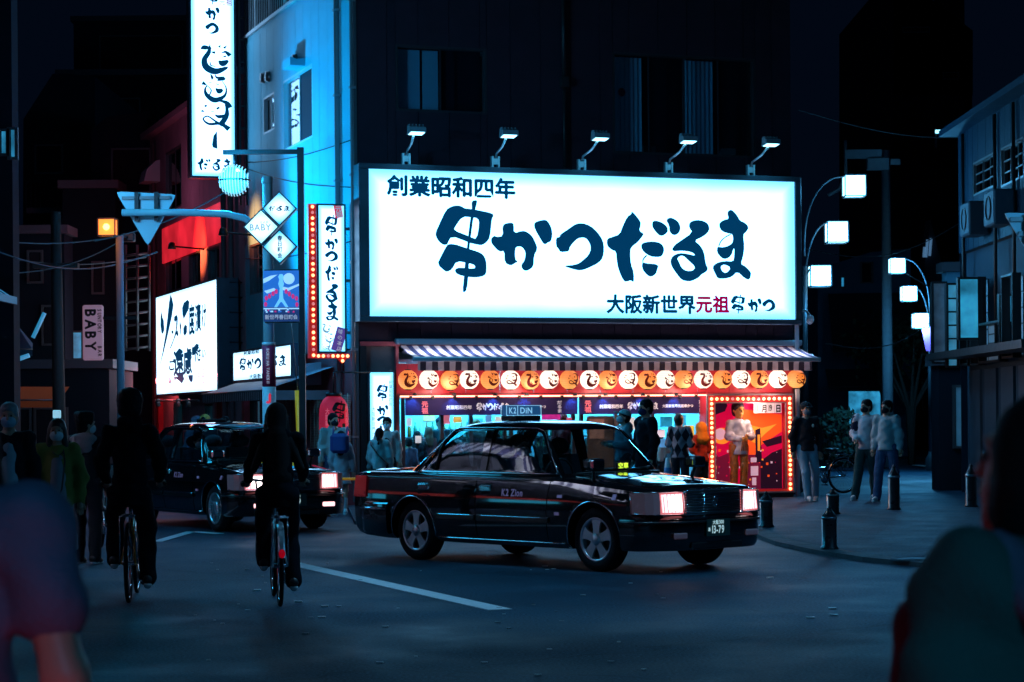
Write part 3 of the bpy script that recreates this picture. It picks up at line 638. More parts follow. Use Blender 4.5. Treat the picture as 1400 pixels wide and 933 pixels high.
# floodlights on top
for bx, by, hx, hy in ((555, 222, 566, 183), (677, 224, 692, 187), (795, 227, 817, 191), (914, 231, 937, 195), (1026, 234, 1050, 199)):
    p = hitF(bx, by, .40); h = hitF(hx, hy, .78); z0 = zt2
    t = thing("floodlight", None, "floodlight", (p[0], -.40, z0), FAC, "floodlights along the top of the billboard")
    t["label"] = {555: "leftmost floodlight arm on top of the billboard", 677: "second floodlight from the left above the billboard", 795: "middle floodlight above the billboard", 914: "fourth floodlight from the left, below the wide curtained window", 1026: "rightmost floodlight arm on top of the billboard"}[bx]
    fm = pm("lamp_metal", (.45, .55, .6), .35, .6)
    q = MB(); 
    for sx in (-.055, .055): q.box((p[0]+sx-.018, -.44, z0-.02), (p[0]+sx+.018, -.36, z0+.19))
    q.box((p[0]-.036, -.43, z0+.05), (p[0]+.036, -.37, z0+.15)); q.build("bracket", fm, t)
    hz = h[2]-.04; q = MB(); q.tube([(p[0], -.40, z0+.12), (p[0]+.02, -.43, z0+.24), (p[0]+(h[0]-p[0])*.6, -.66, hz-.12), (h[0]-.02, -.82, hz)], .020, 8); q.build("arm", fm, t)
    q = MB(); c = (h[0]+.02, -.86, hz+.07); q.prism([(c[0]-.14, c[1]+.10, c[2]-.05), (c[0]-.14, c[1]-.11, c[2]-.02), (c[0]-.14, c[1]-.10, c[2]+.06), (c[0]-.14, c[1]+.08, c[2]+.10)], (.28, 0, 0)); 
    for r_ in range(5): q.box((c[0]-.13+r_*.06, c[1]-.02, c[2]+.06), (c[0]-.12+r_*.06, c[1]+.08, c[2]+.12))
    q.build("lamp_head", fm, t)
    q = MB(); q.add([(c[0]-.12, c[1]+.085, c[2]-.053), (c[0]+.12, c[1]+.085, c[2]-.053), (c[0]+.12, c[1]-.10, c[2]-.027), (c[0]-.12, c[1]-.10, c[2]-.027)], [(0, 1, 2, 3)]); q.build("lens", emi("flood_lens", (.5, 1.3, 1.6), 2.5), t)
    w = to_world(FAC, (c[0], c[1]-.02, c[2]-.06)); fl = bpy.data.lights.new("flood_light", 'SPOT'); fl.color = (.10, .6, 1.0); fl.energy = 30; fl.spot_size = R(125); fl.spot_blend = .8; fl.shadow_soft_size = .08; fo = bpy.data.objects.new("flood_light", fl); COL.objects.link(fo); fo.location = w; fo.rotation_euler = (R(12), 0, ANG)

# ================================================================== AWNING
aw_z1, aw_z0 = hitF(800, 473)[2], hitF(800, 491, .85)[2]
a0, a1 = hitF(545, 480)[0], hitF(1089, 480)[0]
aw = thing("awning", "long white and blue-grey striped awning over the restaurant front", "awning", ((a0+a1)/2, 0, aw_z1), FAC)
sm_ = stripes("awning_stripe", (.88, .88, .92), (.06, .09, .22), .2, .5, 0, trans=.5)
q = MB(); n = 24; K = 6
vs = []; fs = []
for i in range(n+1):
    x = a0 + (a1-a0)*i/n
    for j in range(K+1):
        t = j/K; vs.append((x, -.03 - .85*t, aw_z1 + (aw_z0+.03-aw_z1)*t - .025*math.sin(t*math.pi)))
for i in range(n):
    for j in range(K): fs.append((i*(K+1)+j, (i+1)*(K+1)+j, (i+1)*(K+1)+j+1, i*(K+1)+j+1))
q.smooth = True; q.add(vs, fs); o = q.build("canopy", sm_, aw)
vm = stripes("valance_stripe", (.60, .52, .56), (.05, .04, .06), .21, .5, 0, trans=.25)
q = MB(); vs = []; fs = []; zv1, zv0 = aw_z0-.045, hitF(800, 507, .80)[2]
for i in range(97):
    x = a0 + .1 + (a1-a0-.2)*i/96; y = -.80 + .02*math.sin(i*.9); vs += [(x, -.80, zv1), (x, y, zv0)]
for i in range(96): fs.append((2*i, 2*i+2, 2*i+3, 2*i+1))
q.smooth = True; q.add(vs, fs); q.build("valance", vm, aw)
rm = pm("awning_rail", (.45, .6, .68), .35, .6)
box("front_rail", (a0-.02, -.93, aw_z0-.045), (a1+.02, -.86, aw_z0+.03), rm, aw, e=.01); box("cassette", (a0-.08, -.16, aw_z1+.005), (a1+.05, -.003, aw_z1+.11), rm, aw, e=.015)
for x in (a0+.05, (a0*2+a1)/3, (a0+2*a1)/3, a1-.05): q = MB(); q.tube([(x, -.10, aw_z1-.12), (x+.12, -.48, aw_z1-.17), (x, -.84, aw_z0-.02)], .022, 6); q.build("folding_arm", rm, aw)
for k in range(4):
    x = a0 + (a1-a0)*(k+.5)/4; w_l = (a1-a0)/4-.02
    box("added_light_bar", (x-w_l/2, -.46, aw_z1-.335), (x+w_l/2, -.43, aw_z1-.32), rm, aw)  # added bars with area lights, put in to brighten the awning
    al = bpy.data.lights.new("awning_fill", 'AREA'); al.shape = 'RECTANGLE'; al.size = w_l; al.size_y = .08; al.color = (.70, .76, 1.0); al.energy = 24; ao = bpy.data.objects.new("awning_fill", al); COL.objects.link(ao); ao.location = to_world(FAC, (x, -.45, aw_z1-.31)); ao.rotation_euler = (R(180+8), 0, ANG)
# strip light on the header and its shine on the board
st = thing("strip_light", "long thin warm strip light under the paper lanterns", "strip light", (OL+2.9, -.1, zh0), FAC)
z = hitF(750, 541.5, .1)[2]; box("diffuser", (OL, -.13, z-.012), (hitF(975, 541, .1)[0], -.105, z+.012), emi("strip_glow", (1.6, .75, .45), 2.2), st); box("batten", (OL, -.105, z-.03), (hitF(975, 541, .1)[0], -.07, z+.03), redp, st)
# ------------------------------------------------------------------ paper lanterns
FACES = {
 'da': [[(.14,.80,.02),(.25,.86,.09),(.45,.84,.02)], [(.40,.98,.01),(.37,.72,.07),(.24,.45,.09),(.30,.20,.12),(.55,.08,.12),(.84,.20,.06),(.90,.26,.01)], [(.70,.97,.01),(.66,.88,.05)], [(.88,.96,.01),(.80,.86,.05)], [(.72,.70,.01),(.85,.74,.05),(.97,.62,.08)],
        [(.64,.44,.02),(.76,.36,.12),(.92,.46,.04)], [(.44,.72,.02),(.55,.70,.06)], [(.74,.56,.01),(.86,.60,.04)], [(.40,.40,.015),(.42,.28,.025),(.56,.24,.015)]],
 'ru': [[(.36,.98,.02),(.42,.86,.06),(.40,.78,.02)], [(.52,.96,.02),(.60,.86,.05),(.84,.84,.08),(.60,.76,.03)], [(.06,.66,.09),(.22,.58,.02)], [(.24,.58,.02),(.16,.40,.05),(.24,.20,.09),(.52,.05,.11),(.86,.22,.06),(.92,.50,.03),(.78,.74,.015)],
        [(.24,.56,.015),(.38,.40,.03),(.30,.20,.03)], [(.54,.48,.02),(.66,.38,.11),(.80,.44,.05)], [(.30,.66,.015),(.42,.70,.015)], [(.56,.64,.02),(.66,.60,.02)]],
 'ma': [[(.42,.94,.01),(.64,1.0,.04),(.86,.94,.08),(.96,.78,.09)], [(.80,.96,.03),(.86,.72,.06),(.84,.50,.09),(.70,.24,.10)], [(.48,.52,.02),(.62,.46,.07),(.80,.52,.04)], [(.92,.04,.10),(.66,.22,.06),(.30,.20,.05),(.12,.36,.03),(.26,.46,.03),(.50,.30,.04),(.72,.16,.06)],
        [(.18,.84,.05),(.22,.78,.05)], [(.56,.78,.06),(.60,.72,.07)], [(.06,.64,.05),(.16,.62,.02)], [(.36,.64,.015),(.46,.62,.015)]],
}
lx = [558.5,586.5,615,642,670.5,697.5,725.4,750.5,778,805.5,831.5,858.5,885,910,935.6,962,987.5,1013.5,1038.5,1063.5,1088]
seq = ['da','ru','ma']
def lantern_mat(name, c_lo, c_hi):
    m = pm(name, (.4, .25, .12), .6); nt = m.node_tree; N, L = nt.nodes, nt.links; b = N["Principled BSDF"]
    tc = N.new("ShaderNodeTexCoord"); sp = N.new("ShaderNodeSeparateXYZ"); L.new(tc.outputs["Object"], sp.inputs[0])
    mr = N.new("ShaderNodeMapRange"); mr.inputs[1].default_value = -.17; mr.inputs[2].default_value = .05; L.new(sp.outputs[2], mr.inputs[0])
    mx = N.new("ShaderNodeMix"); mx.data_type = 'RGBA'; mx.inputs[6].default_value = (*c_lo, 1); mx.inputs[7].default_value = (*c_hi, 1); L.new(mr.outputs[0], mx.inputs[0])
    wv = N.new("ShaderNodeTexWave"); wv.bands_direction = 'Z'; wv.inputs["Scale"].default_value = 9; L.new(tc.outputs["Object"], wv.inputs[0]); oi = N.new("ShaderNodeObjectInfo")
    a1_ = N.new("ShaderNodeMath"); a1_.operation = 'MULTIPLY_ADD'; a1_.inputs[1].default_value = .30; a1_.inputs[2].default_value = .80; L.new(wv.outputs["Fac"], a1_.inputs[0])
    a2_ = N.new("ShaderNodeMath"); a2_.operation = 'MULTIPLY_ADD'; a2_.inputs[1].default_value = .25; a2_.inputs[2].default_value = .82; L.new(oi.outputs["Random"], a2_.inputs[0])
    a3_ = N.new("ShaderNodeMath"); a3_.operation = 'MULTIPLY'; L.new(a1_.outputs[0], a3_.inputs[0]); L.new(a2_.outputs[0], a3_.inputs[1]); L.new(a3_.outputs[0], b.inputs["Emission Strength"])
    L.new(mx.outputs[2], b.inputs["Emission Color"]); return m
lw = lantern_mat("lantern_white", (1.5, 1.25, 1.1), (1.3, 1.15, 1.0)); lo = lantern_mat("lantern_orange", (1.1, .50, .12), (.95, .19, .002))
lan_ink = pm("lantern_ink", (.05, .0, .0), .7, emit=(.12, .012, .005), estr=.6); capm = pm("lantern_cap", (.02, .01, .01), .5)
words_ = {'da': "first", 'ru': "second", 'ma': "third"}
proto_l = {}
ords = ["leftmost", "second from left", "third from left", "fourth from left", "fifth from left", "sixth from left", "seventh from left", "eighth from left", "ninth from left", "tenth from left", "middle", "tenth from right", "ninth from right", "eighth from right", "seventh from right", "sixth from right", "fifth from right", "fourth from right", "third from right", "second from right", "rightmost"]
for i, px in enumerate(lx):
    c = hitF(px + random.uniform(-.7, .7), 519.5 - (px-700)*.0018 + random.uniform(-.6, .6), .22 + random.uniform(-.02, .02)); r = .172; col = 'orange' if i % 2 == 0 else 'white'
    t = thing("paper_lantern", "%s paper lantern with a brush face, %s in the row under the awning" % (col, ords[i]), "lantern", (c[0], c[1], c[2]), FAC, "paper lanterns in a row under the awning")
    q = MB(); n = 28; prof = []
    for k in range(17):
        ph = -math.pi/2*.93 + math.pi*.93*k/16; rr = r*math.cos(ph); rib = .0025*math.cos(k*math.pi); prof.append((rr + rib, r*math.sin(ph)))
    q.lathe(prof, c, n); q.build("shade", lw if i % 2 else lo, t)
    q = MB()
    for z in (-r*.98, r*.98): q.lathe([(0, z-.012), (.055, z-.012), (.055, z+.012), (0, z+.012)], c, 14)
    q.build("cap", capm, t)
    v, f_ = strokes(FACES[seq[i % 3]], 6); off = [(0, 0), (.045, -.01), (.04, -.01), (0, 0), (.03, .01), (-.01, 0)][i % 6]; sc = .25 if i % 3 == 0 else .225
    def mp(X, Y, Z, c=c, r=r):
        lx_, lz_ = X, Y; l = math.hypot(lx_, lz_); 
        if l > r*.93: lx_ *= r*.93/l; lz_ *= r*.93/l; l = r*.93
        return Vector((c[0]+lx_, c[1]-math.sqrt(r*r-l*l)*1.0-.006-Z, c[2]+lz_))
    k = Ink((0, 0, 0), lift=0, map=mp); k.put(v, f_, -sc*.5+off[0]*1.0-.02, -sc*.5+off[1], sc, sc); k.build("emblem", lan_ink, t)
    if i == 0 or True:
        q = MB(); q.tube([(c[0], c[1], c[2]+r), (c[0], c[1]+.02, c[2]+r+.10)], .004, 4); q.build("cord", capm, t)
# ------------------------------------------------------------------ banner cloths with lettering
ban = pm("banner_cloth", (.035, .022, .085), .75, noise=.25, nscale=5); whi = pm("banner_white", (.75, .7, .75), .7, emit=(.5, .45, .5), estr=.35); pnk = pm("banner_pink", (.8, .2, .25), .7, emit=(.7, .10, .14), estr=.5)
def banner(x0p, x1p, label, tx):
    x0, x1 = hitF(x0p, 555, .16)[0], hitF(x1p, 555, .16)[0]; z1, z0 = hitF(750, 543.5, .16)[2], hitF(750, 567, .16)[2]
    t = thing("shop_banner", label, "banner", ((x0+x1)/2, -.16, z1), FAC, "dark cloth banners above the shop windows")
    def W_(X, Y, Z=0): return Vector((x0+X, -.16 - .018*math.sin(X*5.1) * (1-(Y/(z1-z0))) - Z, z0+Y))
    q = MB(); vs = []; fs = []; n = 60; K = 4; Hh = z1-z0
    for i in range(n+1):
        for j in range(K+1): vs.append(tuple(W_((x1-x0)*i/n, Hh*j/K)))
    for i in range(n):
        for j in range(K): a = i*(K+1)+j; fs.append((a, a+K+1, a+K+2, a+1))
    q.smooth = True; q.add(vs, fs); q.build("cloth", ban, t)
    D = (x1-x0)/3.27
    def X(p): return hitF(p, 555, .16)[0]-x0
    for s, pa, pb, y0, h, m_, bold in tx:
        k = Ink((0, 0, 0), lift=.006, map=W_)
        if s == '元祖' or s == 'だるま':
            k.vert(s, X(pa), y0 + h, X(pb)-X(pa), h/len(s), bold)
        elif s == 'B':
            w = (X(pb)-X(pa))/6
            for n_, ch in enumerate('串かつだるま'): k.brush(ch, X(pa)+n_*w*.98, y0 + (0 if ch == '串' else .02), w*1.02, h*(1 if ch == '串' else .8))
        else: k.text(s, X(pa), y0, (X(pb)-X(pa))/len(s), h, bold)
        k.build("lettering", m_, t)
    for j in range(8):
        x = x0 + (x1-x0)*(j+.25)/8; box("clip", (x-.02, -.19, z1-.02), (x+.02, -.12, z1+.035), capm, t)
H_ = .29
banner(554, 790, "left dark purple cloth banner above the shop windows, with pale lettering", [('元祖', 576, 585, .03, .22, pnk, .04), ('創業昭和四年', 610, 645, .10, .075, whi, .03), ('B', 651, 697, .06, .16, whi, 0), ('大阪新世界元祖串かつ', 701, 746, .11, .06, whi, .03), ('だるま', 761, 768, .03, .22, whi, .02)])
banner(792, 968, "right dark purple cloth banner above the shop windows, next to the bulb frame", [('元祖', 799, 808, .03, .22, pnk, .04), ('創業昭和四年', 819, 852, .10, .075, whi, .03), ('B', 858, 900, .06, .16, whi, 0), ('大阪新世界元祖串かつ', 905, 948, .11, .06, whi, .03), ('だるま', 955, 962, .03, .22, whi, .02)])
for k in range(5):
    l = bpy.data.lights.new('lantern_light', 'POINT'); l.color = (1, .72, .60); l.energy = 16; l.shadow_soft_size = .15; o = bpy.data.objects.new('lantern_light', l); COL.objects.link(o); o.location = to_world(FAC, (OL+.7+k*1.55, -.55, 2.02))
def lamp(name, kind, p, col, en, size=.05, parent=None, rot=None, cone=None):
    l = bpy.data.lights.new(name, kind); l.color = col; l.energy = en
    if kind in ('POINT', 'SPOT'): l.shadow_soft_size = size
    if kind == 'SPOT': l.spot_size = cone or R(80); l.spot_blend = .6
    o = bpy.data.objects.new(name, l); COL.objects.link(o); o.location = p
    if rot: o.rotation_euler = rot
    return o
for i, px in enumerate((567, 621, 677, 720, 786, 828, 879, 925)):
    c = hitF(px, 540, .30); t = thing("clip_lamp", "small blue clip lamp over the banner, number %d" % i, "lamp", c, FAC, "small clip lamps lighting the banners")
    t["label"] = "small blue clip lamp above the cloth banners, %s" % ("first from the left", "second from the left", "third from the left", "fourth from the left", "fourth from the right", "third from the right", "second from the right", "first from the right")[i]
    q = MB(); q.lathe([(0, .035), (.03, .035), (.045, -.02)], c, 10); q.build("shade", capm, t); q = MB(); q.tube([(c[0], c[1], c[2]+.02), (c[0], -.06, c[2]+.04)], .008, 5); q.build("arm", capm, t)
    q = MB(); q.lathe([(0, -.012), (.035, -.012)], c, 10); q.build("bulb", emi("blue_bulb", (.1, .5, 2.2), 3.0), t)
    w = to_world(FAC, (c[0], c[1]+.02, c[2]-.04)); lamp("clip_light", 'SPOT', w, (.08, .35, 1.0), 7.0, .02, rot=(R(32), 0, ANG), cone=R(95))
# ================================================================== SIGNS ON THE SHOP
pcore, pedge = (1.3, 2.6, 4.2), (.25, 1.2, 1.8)
def panel_sign(name, label, x0p, x1p, ytp, ybp, out, thick, group=None, core=pcore, edge=pedge, fall=.12, fw=.03, plane='F', face_x0=None, frmat=None):
    """a thin lit box; returns (thing, face rect, face out)"""
    if plane == 'F':
        a, b = hitF(x0p, ybp, out), hitF(x1p, ybp, out); z0, z1 = hitF((x0p+x1p)/2, ybp, out)[2], hitF((x0p+x1p)/2, ytp, out)[2]
        t = thing(name, label, "sign", ((a[0]+b[0])/2, -out+thick/2, (z0+z1)/2), FAC, group)
        u0, u1 = a[0], b[0]; fm = frmat or frm
        box("case", (u0, -out+.012, z0), (u1, -out+thick, z1), fm, t)
        for r in ((u0, u1, z0, z0+fw), (u0, u1, z1-fw, z1), (u0, u0+fw, z0+fw, z1-fw), (u1-fw, u1, z0+fw, z1-fw)): box("frame", (r[0], -out-.012, r[2]), (r[1], -out+.009, r[3]), fm, t)
        m = lightbox(name+"_face_%d" % int(x0p), core, edge, ((u1-u0)/2-fw, (z1-z0)/2-fw), fall); box("lit_face", (u0+fw, -out, z0+fw), (u1-fw, -out+.009, z1-fw), m, t)
        return t, (u0+fw, u1-fw, z0+fw, z1-fw), out
t, r, o_ = panel_sign("signboard", "tall narrow white lit board with brush lettering at the left end of the shop front", 504.5, 541, 507, 668, .08, .07)
W_ = r[1]-r[0]; k = Ink((r[0], -o_, 0)); 
for ch, yy in (('串', 538), ('か', 562), ('つ', 575.5), ('だ', 591), ('る', 612), ('ま', 634)):
    z = hitF(522, yy, o_)[2]; h = {'串': .28, 'か': .17, 'つ': .14, 'だ': .22}.get(ch, .2); k.brush(ch, W_*.28, z-h*.5, W_*.50, h*1.1)
k.build("letter", inkm, t)
grey = pm("grey_ink", (.2, .25, .3), .6, emit=(.25, .45, .55), estr=.7)
k = Ink((r[0], -o_, 0)); k.vert('創業昭和四年', W_*.80, hitF(522, 520, o_)[2], .075, .075, .01); k.vert('大阪新世界元祖', W_*.06, hitF(522, 556, o_)[2], .075, .085, .01); k.build("letter", grey, t)
# ---- sign with bulbs, projecting from the corner
t, r, o_ = panel_sign("bulb_sign", "upright white sign with brush lettering, edged by glowing red bulbs, at the building corner", 434.5, 474, 279, 483, -.35, .12, fall=.10)
W_ = r[1]-r[0]; k = Ink((r[0], -o_, 0))
for ch, yt, yb in (('串', 294, 323), ('か', 326, 342), ('つ', 343, 358), ('だ', 362, 385), ('る', 388, 414), ('ま', 413, 439)):
    z1, z0 = hitF(452, yt, o_)[2], hitF(452, yb, o_)[2]; k.brush(ch, W_*.24, z0, W_*.52, z1-z0)
k.build("letter", inkm, t)
redt = pm("red_tag", (.6, .03, .06), .5, emit=(.8, .04, .08), estr=.7); purp = pm("purple_tag", (.08, .03, .2), .5, emit=(.10, .06, .30), estr=.7)
k = Ink((r[0], -o_, 0)); z = hitF(463, 299, o_)[2]; k.put([(0,0),(1,0),(1,1),(0,1)], [(0,1,2,3)], W_*.66, z, .14, .22, R(8)); k.build("tag", redt, t)
k = Ink((r[0], -o_, 0), lift=.006); k.char('元', W_*.67, z+.11, .12, .11, .03, R(8)); k.char('祖', W_*.69, z+.01, .12, .11, .03, R(8)); k.build("letter", whi, t)
k = Ink((r[0], -o_, 0)); z = hitF(458, 478, o_)[2]; k.put([(0,0),(1,0),(1,1),(0,1)], [(0,1,2,3)], W_*.44, z, .19, .42, R(-17)); k.build("tag", purp, t)
k = Ink((r[0], -o_, 0), lift=.006)
for n_, ch in enumerate('味の本店'): k.char(ch, W_*.58+.008*(3-n_)+.03, z+.28-.1*n_, .09, .09, .02, R(-17))
k.build("letter", whi, t)
k = Ink((r[0], -o_, 0))
for nm, yy in (('da', 449), ('ru', 462), ('ma', 474)): v, f_ = strokes(FACES[nm], 5); k.put(v, f_, W_*.08 + (.05 if nm == 'ru' else 0), hitF(452, yy, o_)[2]-.08, .17, .17)
k.build("emblem", grey, t)
bulb_on = emi("bulb_on", (2.2, .75, .28), 2.2); bulb_dim = emi("bulb_dim", (.9, .25, .25), .8); redf = pm("red_face", (.45, .02, .02), .5, emit=(.35, .012, .01), estr=.6)
a = hitF(423, 480, -.30); b = hitF(434, 480, -.30); zt_, zb_ = hitF(428, 279, -.30)[2], hitF(450, 490, -.30)[2]; zc = hitF(450, 483, -.30)[2]; e = hitF(478, 485, -.30)[0]
box("bulb_board", (a[0], .30, zb_), (b[0]-.005, .42, zt_), redf, t); box("bulb_board", (b[0], .30, zb_), (e, .42, zc-.012), redf, t)
q = MB(); x = hitF(470, 489, -.30)[0]; q.prism([(x-.10, .31, zb_-.004), (x+.06, .31, zb_-.004), (x-.02, .31, zb_-.09)], (0, .08, 0)); q.build("arrow_tip", redf, t)
def bulb(p, mat, parent, r=.028):
    q = MB(); q.sphere(p, r, 8, 6); return q.build("bulb", mat, parent)
nb_ = 27
for i in range(nb_): bulb(((a[0]+b[0])/2, .285, zt_-.05 - (zt_-zb_-.1)*i/(nb_-1)), bulb_dim if i % 4 == 1 else bulb_on, t)
for i in range(1, 8): bulb(((a[0]+b[0])/2 + (e-.04-(a[0]+b[0])/2)*i/7, .285, (zc+zb_)/2-.006), bulb_dim if i == 3 else bulb_on, t)
bulb((x-.02, .30, zb_-.045), bulb_on, t)
for z in (3.0, 3.9, 4.8): box("bracket", (hitF(474, 300, -.35)[0], .38, z), (-.02, .42, z+.05), alum, t)
# ---- tall sign further down the side wall
SO = -(SL-.25)
t, r, o_ = panel_sign("tall_sign", "very tall narrow white sign high on the side wall, cut off by the top edge", 260, 324, -140, 244, SO, .28, fall=.16, fw=.045, core=(1.5, 3.2, 5.5), edge=(.30, 1.3, 2.2))
k = Ink((0, -o_, 0)); PX = lambda p: hitF(p, 100, o_)[0]; PZ = lambda p: hitF(292, p, o_)[2]
for ch, x0, x1, yt, yb in (('串', 281, 301, -18, 7), ('か', 281, 301, 10, 28), ('つ', 281, 300, 31, 47), ('だ', 269, 287, 216, 234), ('る', 289, 301, 217, 234), ('ま', 303, 315, 216, 234)):
    k.brush(ch, PX(x0), PZ(yb), PX(x1)-PX(x0), PZ(yt)-PZ(yb))
for nm, x0, x1, yt, yb in (('da', 268, 316, 60, 101), ('ru', 274, 312, 101, 139), ('ma', 272, 316, 138, 178)):
    v, f_ = strokes(FACES[nm], 8); k.put(v, f_, PX(x0), PZ(yb), PX(x1)-PX(x0), PZ(yt)-PZ(yb))
k.poly([(PX(296), PZ(179)), (PX(296.5), PZ(204)), (PX(290), PZ(202)), (PX(289), PZ(198)), (PX(291), PZ(186))])
k.build("letter", inkm, t)
k = Ink((0, -o_, 0)); k.text('元祖', PX(300), PZ(7), .14, .14, .02); k.build("letter", redink, t)
q = MB()     # truss beside the sign
xa, xb = hitF(326, 100, SO)[0], hitF(335, 100, SO)[0]
for x in (xa, xb): q.box((x, -SO, 6.0), (x+.05, -SO+.06, 12.6))
q.build("upright", darkm, t)
for kz in range(14): box("rung", (xa+.052, -SO+.01, 6.2+kz*.46), (xb-.002, -SO+.05, 6.24+kz*.46), darkm, t)
for z in (6.4, 7.6, 8.8): box("bracket", (xb+.051, -SO, z), (-.015, -SO+.05, z+.06), darkm, t)

# ================================================================== BULB-FRAMED DISPLAY BOX with a plain cook statue
BO = .52
X0, X1 = hitF(968.5, 600, BO)[0], hitF(1083.5, 600, BO)[0]; Z0, Z1 = hitF(1026, 683, BO)[2], hitF(1026, 541, BO)[2]; Z0 = max(Z0, .16)
cab = thing("display_case", "bulb-framed red display case beside the shop window holding a painted cook statue", "display case", ((X0+X1)/2, -BO/2, PH), FAC)
box("plinth", (X0-.02, -BO+.02, PH), (X1+.02, -.03, Z0-.01), pm("black_plinth", (.02, .02, .025), .5), cab)
fw = .12
for r_ in ((X0, X1, Z0, Z0+.035), (X0, X1, Z1-fw, Z1), (X0, X0+fw, Z0+.035, Z1-fw), (X1-fw, X1, Z0+.035, Z1-fw)): box("bulb_board", (r_[0], -BO, r_[2]), (r_[1], -BO+.05, r_[3]), redf, cab)
chrome_e = pm("pale_trim", (.6, .55, .6), .3, .7)
for r_ in ((X0-.03, X1+.03, Z1+.001, Z1+.03), (X0-.03, X0-.001, Z0, Z1), (X1+.001, X1+.03, Z0, Z1), (X0-.03, X1+.03, Z0-.03, Z0-.001), (X0+fw+.001, X1-fw-.001, Z1-fw-.02, Z1-fw-.001), (X1-fw-.02, X1-fw-.001, Z0+.05, Z1-fw-.022), (X0+fw+.001, X0+fw+.02, Z0+.05, Z1-fw-.022)): box("trim", (r_[0], -BO-.012, r_[2]), (r_[1], -BO+.02, r_[3]), chrome_e, cab)
box("side_panel", (X0, -BO+.052, Z0), (X0+.02, -.13, Z1), redp, cab); box("side_panel", (X1-.02, -BO+.052, Z0), (X1, -.13, Z1), redp, cab); box("top_panel", (X0, -BO+.052, Z1-.02), (X1, -.13, Z1), redp, cab)
for i in range(16): bulb((X0+.06+(X1-X0-.12)*i/15, -BO-.02, Z1-.06), bulb_dim if i in (4, 9) else bulb_on, cab, .03)
for i in range(1, 20):
    for x in (X0+.06, X1-.06): bulb((x, -BO-.02, Z1-.06-(Z1-Z0-.1)*i/19), bulb_dim if (i*7) % 9 == 2 else bulb_on, cab, .03)
# printed backdrop: red evening street
def pr(name, c, e): return pm(name, c, .6, emit=e, estr=1.0)
cols_ = [pr("print_red", (.6, .02, .12), (.42, .0, .035)), pr("print_orange", (.8, .15, .02), (.75, .06, .01)), pr("print_dark", (.03, .01, .03), (.010, .003, .01)), pr("print_amber", (.8, .4, .05), (.8, .22, .02)), pr("print_pink", (.7, .5, .6), (.45, .28, .36)), pr("print_plum", (.2, .02, .08), (.10, .004, .02))]
q = MB(); q.box((X0+.021, -.15, Z0+.03), (X1-.021, -.13, Z1-.021)); bd = q.build("backdrop", cols_[0], cab)
w, h = X1-X0, Z1-Z0; bx_ = X0
def bp(pts, mi, z): q.cur = mi; v, f_ = mesh_data(fill2d([pts])); q.add([(bx_+a[0]*w, -.151-z, Z0+a[1]*h) for a in v], f_)
q = MB()
bp([(.02,.98),(.28,.98),(.33,.9),(.30,.84),(.12,.78),(.02,.70)], 2, .001)
bp([(.52,.86),(.98,.80),(.98,.62),(.80,.52),(.66,.44),(.50,.50)], 1, .001); bp([(.56,.70),(.74,.66),(.92,.70),(.78,.60),(.66,.50),(.52,.56)], 3, .002)
bp([(.26+.11*math.cos(a), .58+.085*math.sin(a)) for a in np.linspace(0, 6.2, 20)], 3, .002); bp([(.24+.07*math.cos(a), .60+.06*math.sin(a)) for a in np.linspace(0, 6.2, 20)], 4, .003)
bp([(.70,.02),(.70,.30),(.86,.40),(.98,.44),(.98,.02)], 2, .002); bp([(.56,.02),(.56,.36),(.62,.40),(.72,.36),(.72,.02)], 5, .0025); bp([(.02,.02),(.02,.44),(.12,.46),(.22,.36),(.34,.40),(.36,.02)], 5, .002)
bp([(.66,.30),(.66,.64),(.72,.66),(.74,.30)], 2, .003); bp([(.74,.52),(.98,.58),(.98,.50),(.80,.46)], 2, .003)
for k_ in range(40):
    x, y = random.uniform(.10, .93), random.uniform(.06, .42); s = random.uniform(.008, .03); bp([(x, y), (x+s, y), (x+s, y+s*.9), (x, y+s*.9)], random.choice((0, 1, 3, 4, 4, 1)), .004+.0001*k_)
for (x, y, ww_, hh_, mi) in ((.60, .16, .09, .10, 4), (.60, .30, .07, .05, 4), (.58, .38, .08, .10, 1), (.615, .06, .05, .08, 4), (.685, .42, .03, .17, 3)): bp([(x, y), (x+ww_, y), (x+ww_, y+hh_), (x, y+hh_)], mi, .009)
o = q.mesh("printed_scene", False); link("printed_scene", o, cols_, cab)
k = Ink((X0, -.165, 0)); k.vert('ソース二度漬け禁止', .19, hitF(980, 552, .17)[2], .13, .16, .02); k.build("letter", whi, cab)
# date board
p0, p1 = hitF(1032, 565, .45), hitF(1070, 551, .45); dbx = thing("date_board", "small white hanging date board reading 11 month 19 day inside the bulb-framed case", "sign", ((p0[0]+p1[0])/2, -.40, p1[2]), FAC)
wb = pm("white_card", (.8, .75, .78), .6, emit=(.5, .42, .46), estr=.5); ww_ = (p1[0]-p0[0])/4
for i in range(4): box("card", (p0[0]+ww_*i+.004, -.41, p0[2]), (p0[0]+ww_*(i+1)-.004, -.40, p1[2]), wb, dbx)
k = Ink((p0[0], -.41, p0[2])); k.text('11', .012, .02, .09, .16, .03); k.char('月', ww_*1+.01, .01, ww_*.85, .15, .03); k.text('19', ww_*2+.0, .02, .09, .16, .03); k.char('日', ww_*3+.01, .01, ww_*.85, .15, .03); k.build("letter", capm, dbx)
box("hanger", (p0[0], -.407, p1[2]+.002), (p1[0], -.403, p1[2]+.03), capm, dbx)
for dx_ in (.35, .65, .95): pass
lamp("case_light", 'POINT', to_world(FAC, ((X0+X1)/2+.1, -BO-.12, Z1-.22)), (1, .62, .5), 15, .08)
lamp("bulb_glow", 'POINT', to_world(FAC, (X0-.35, -BO-1.3, 1.8)), (1, .42, .18), 26, .15)
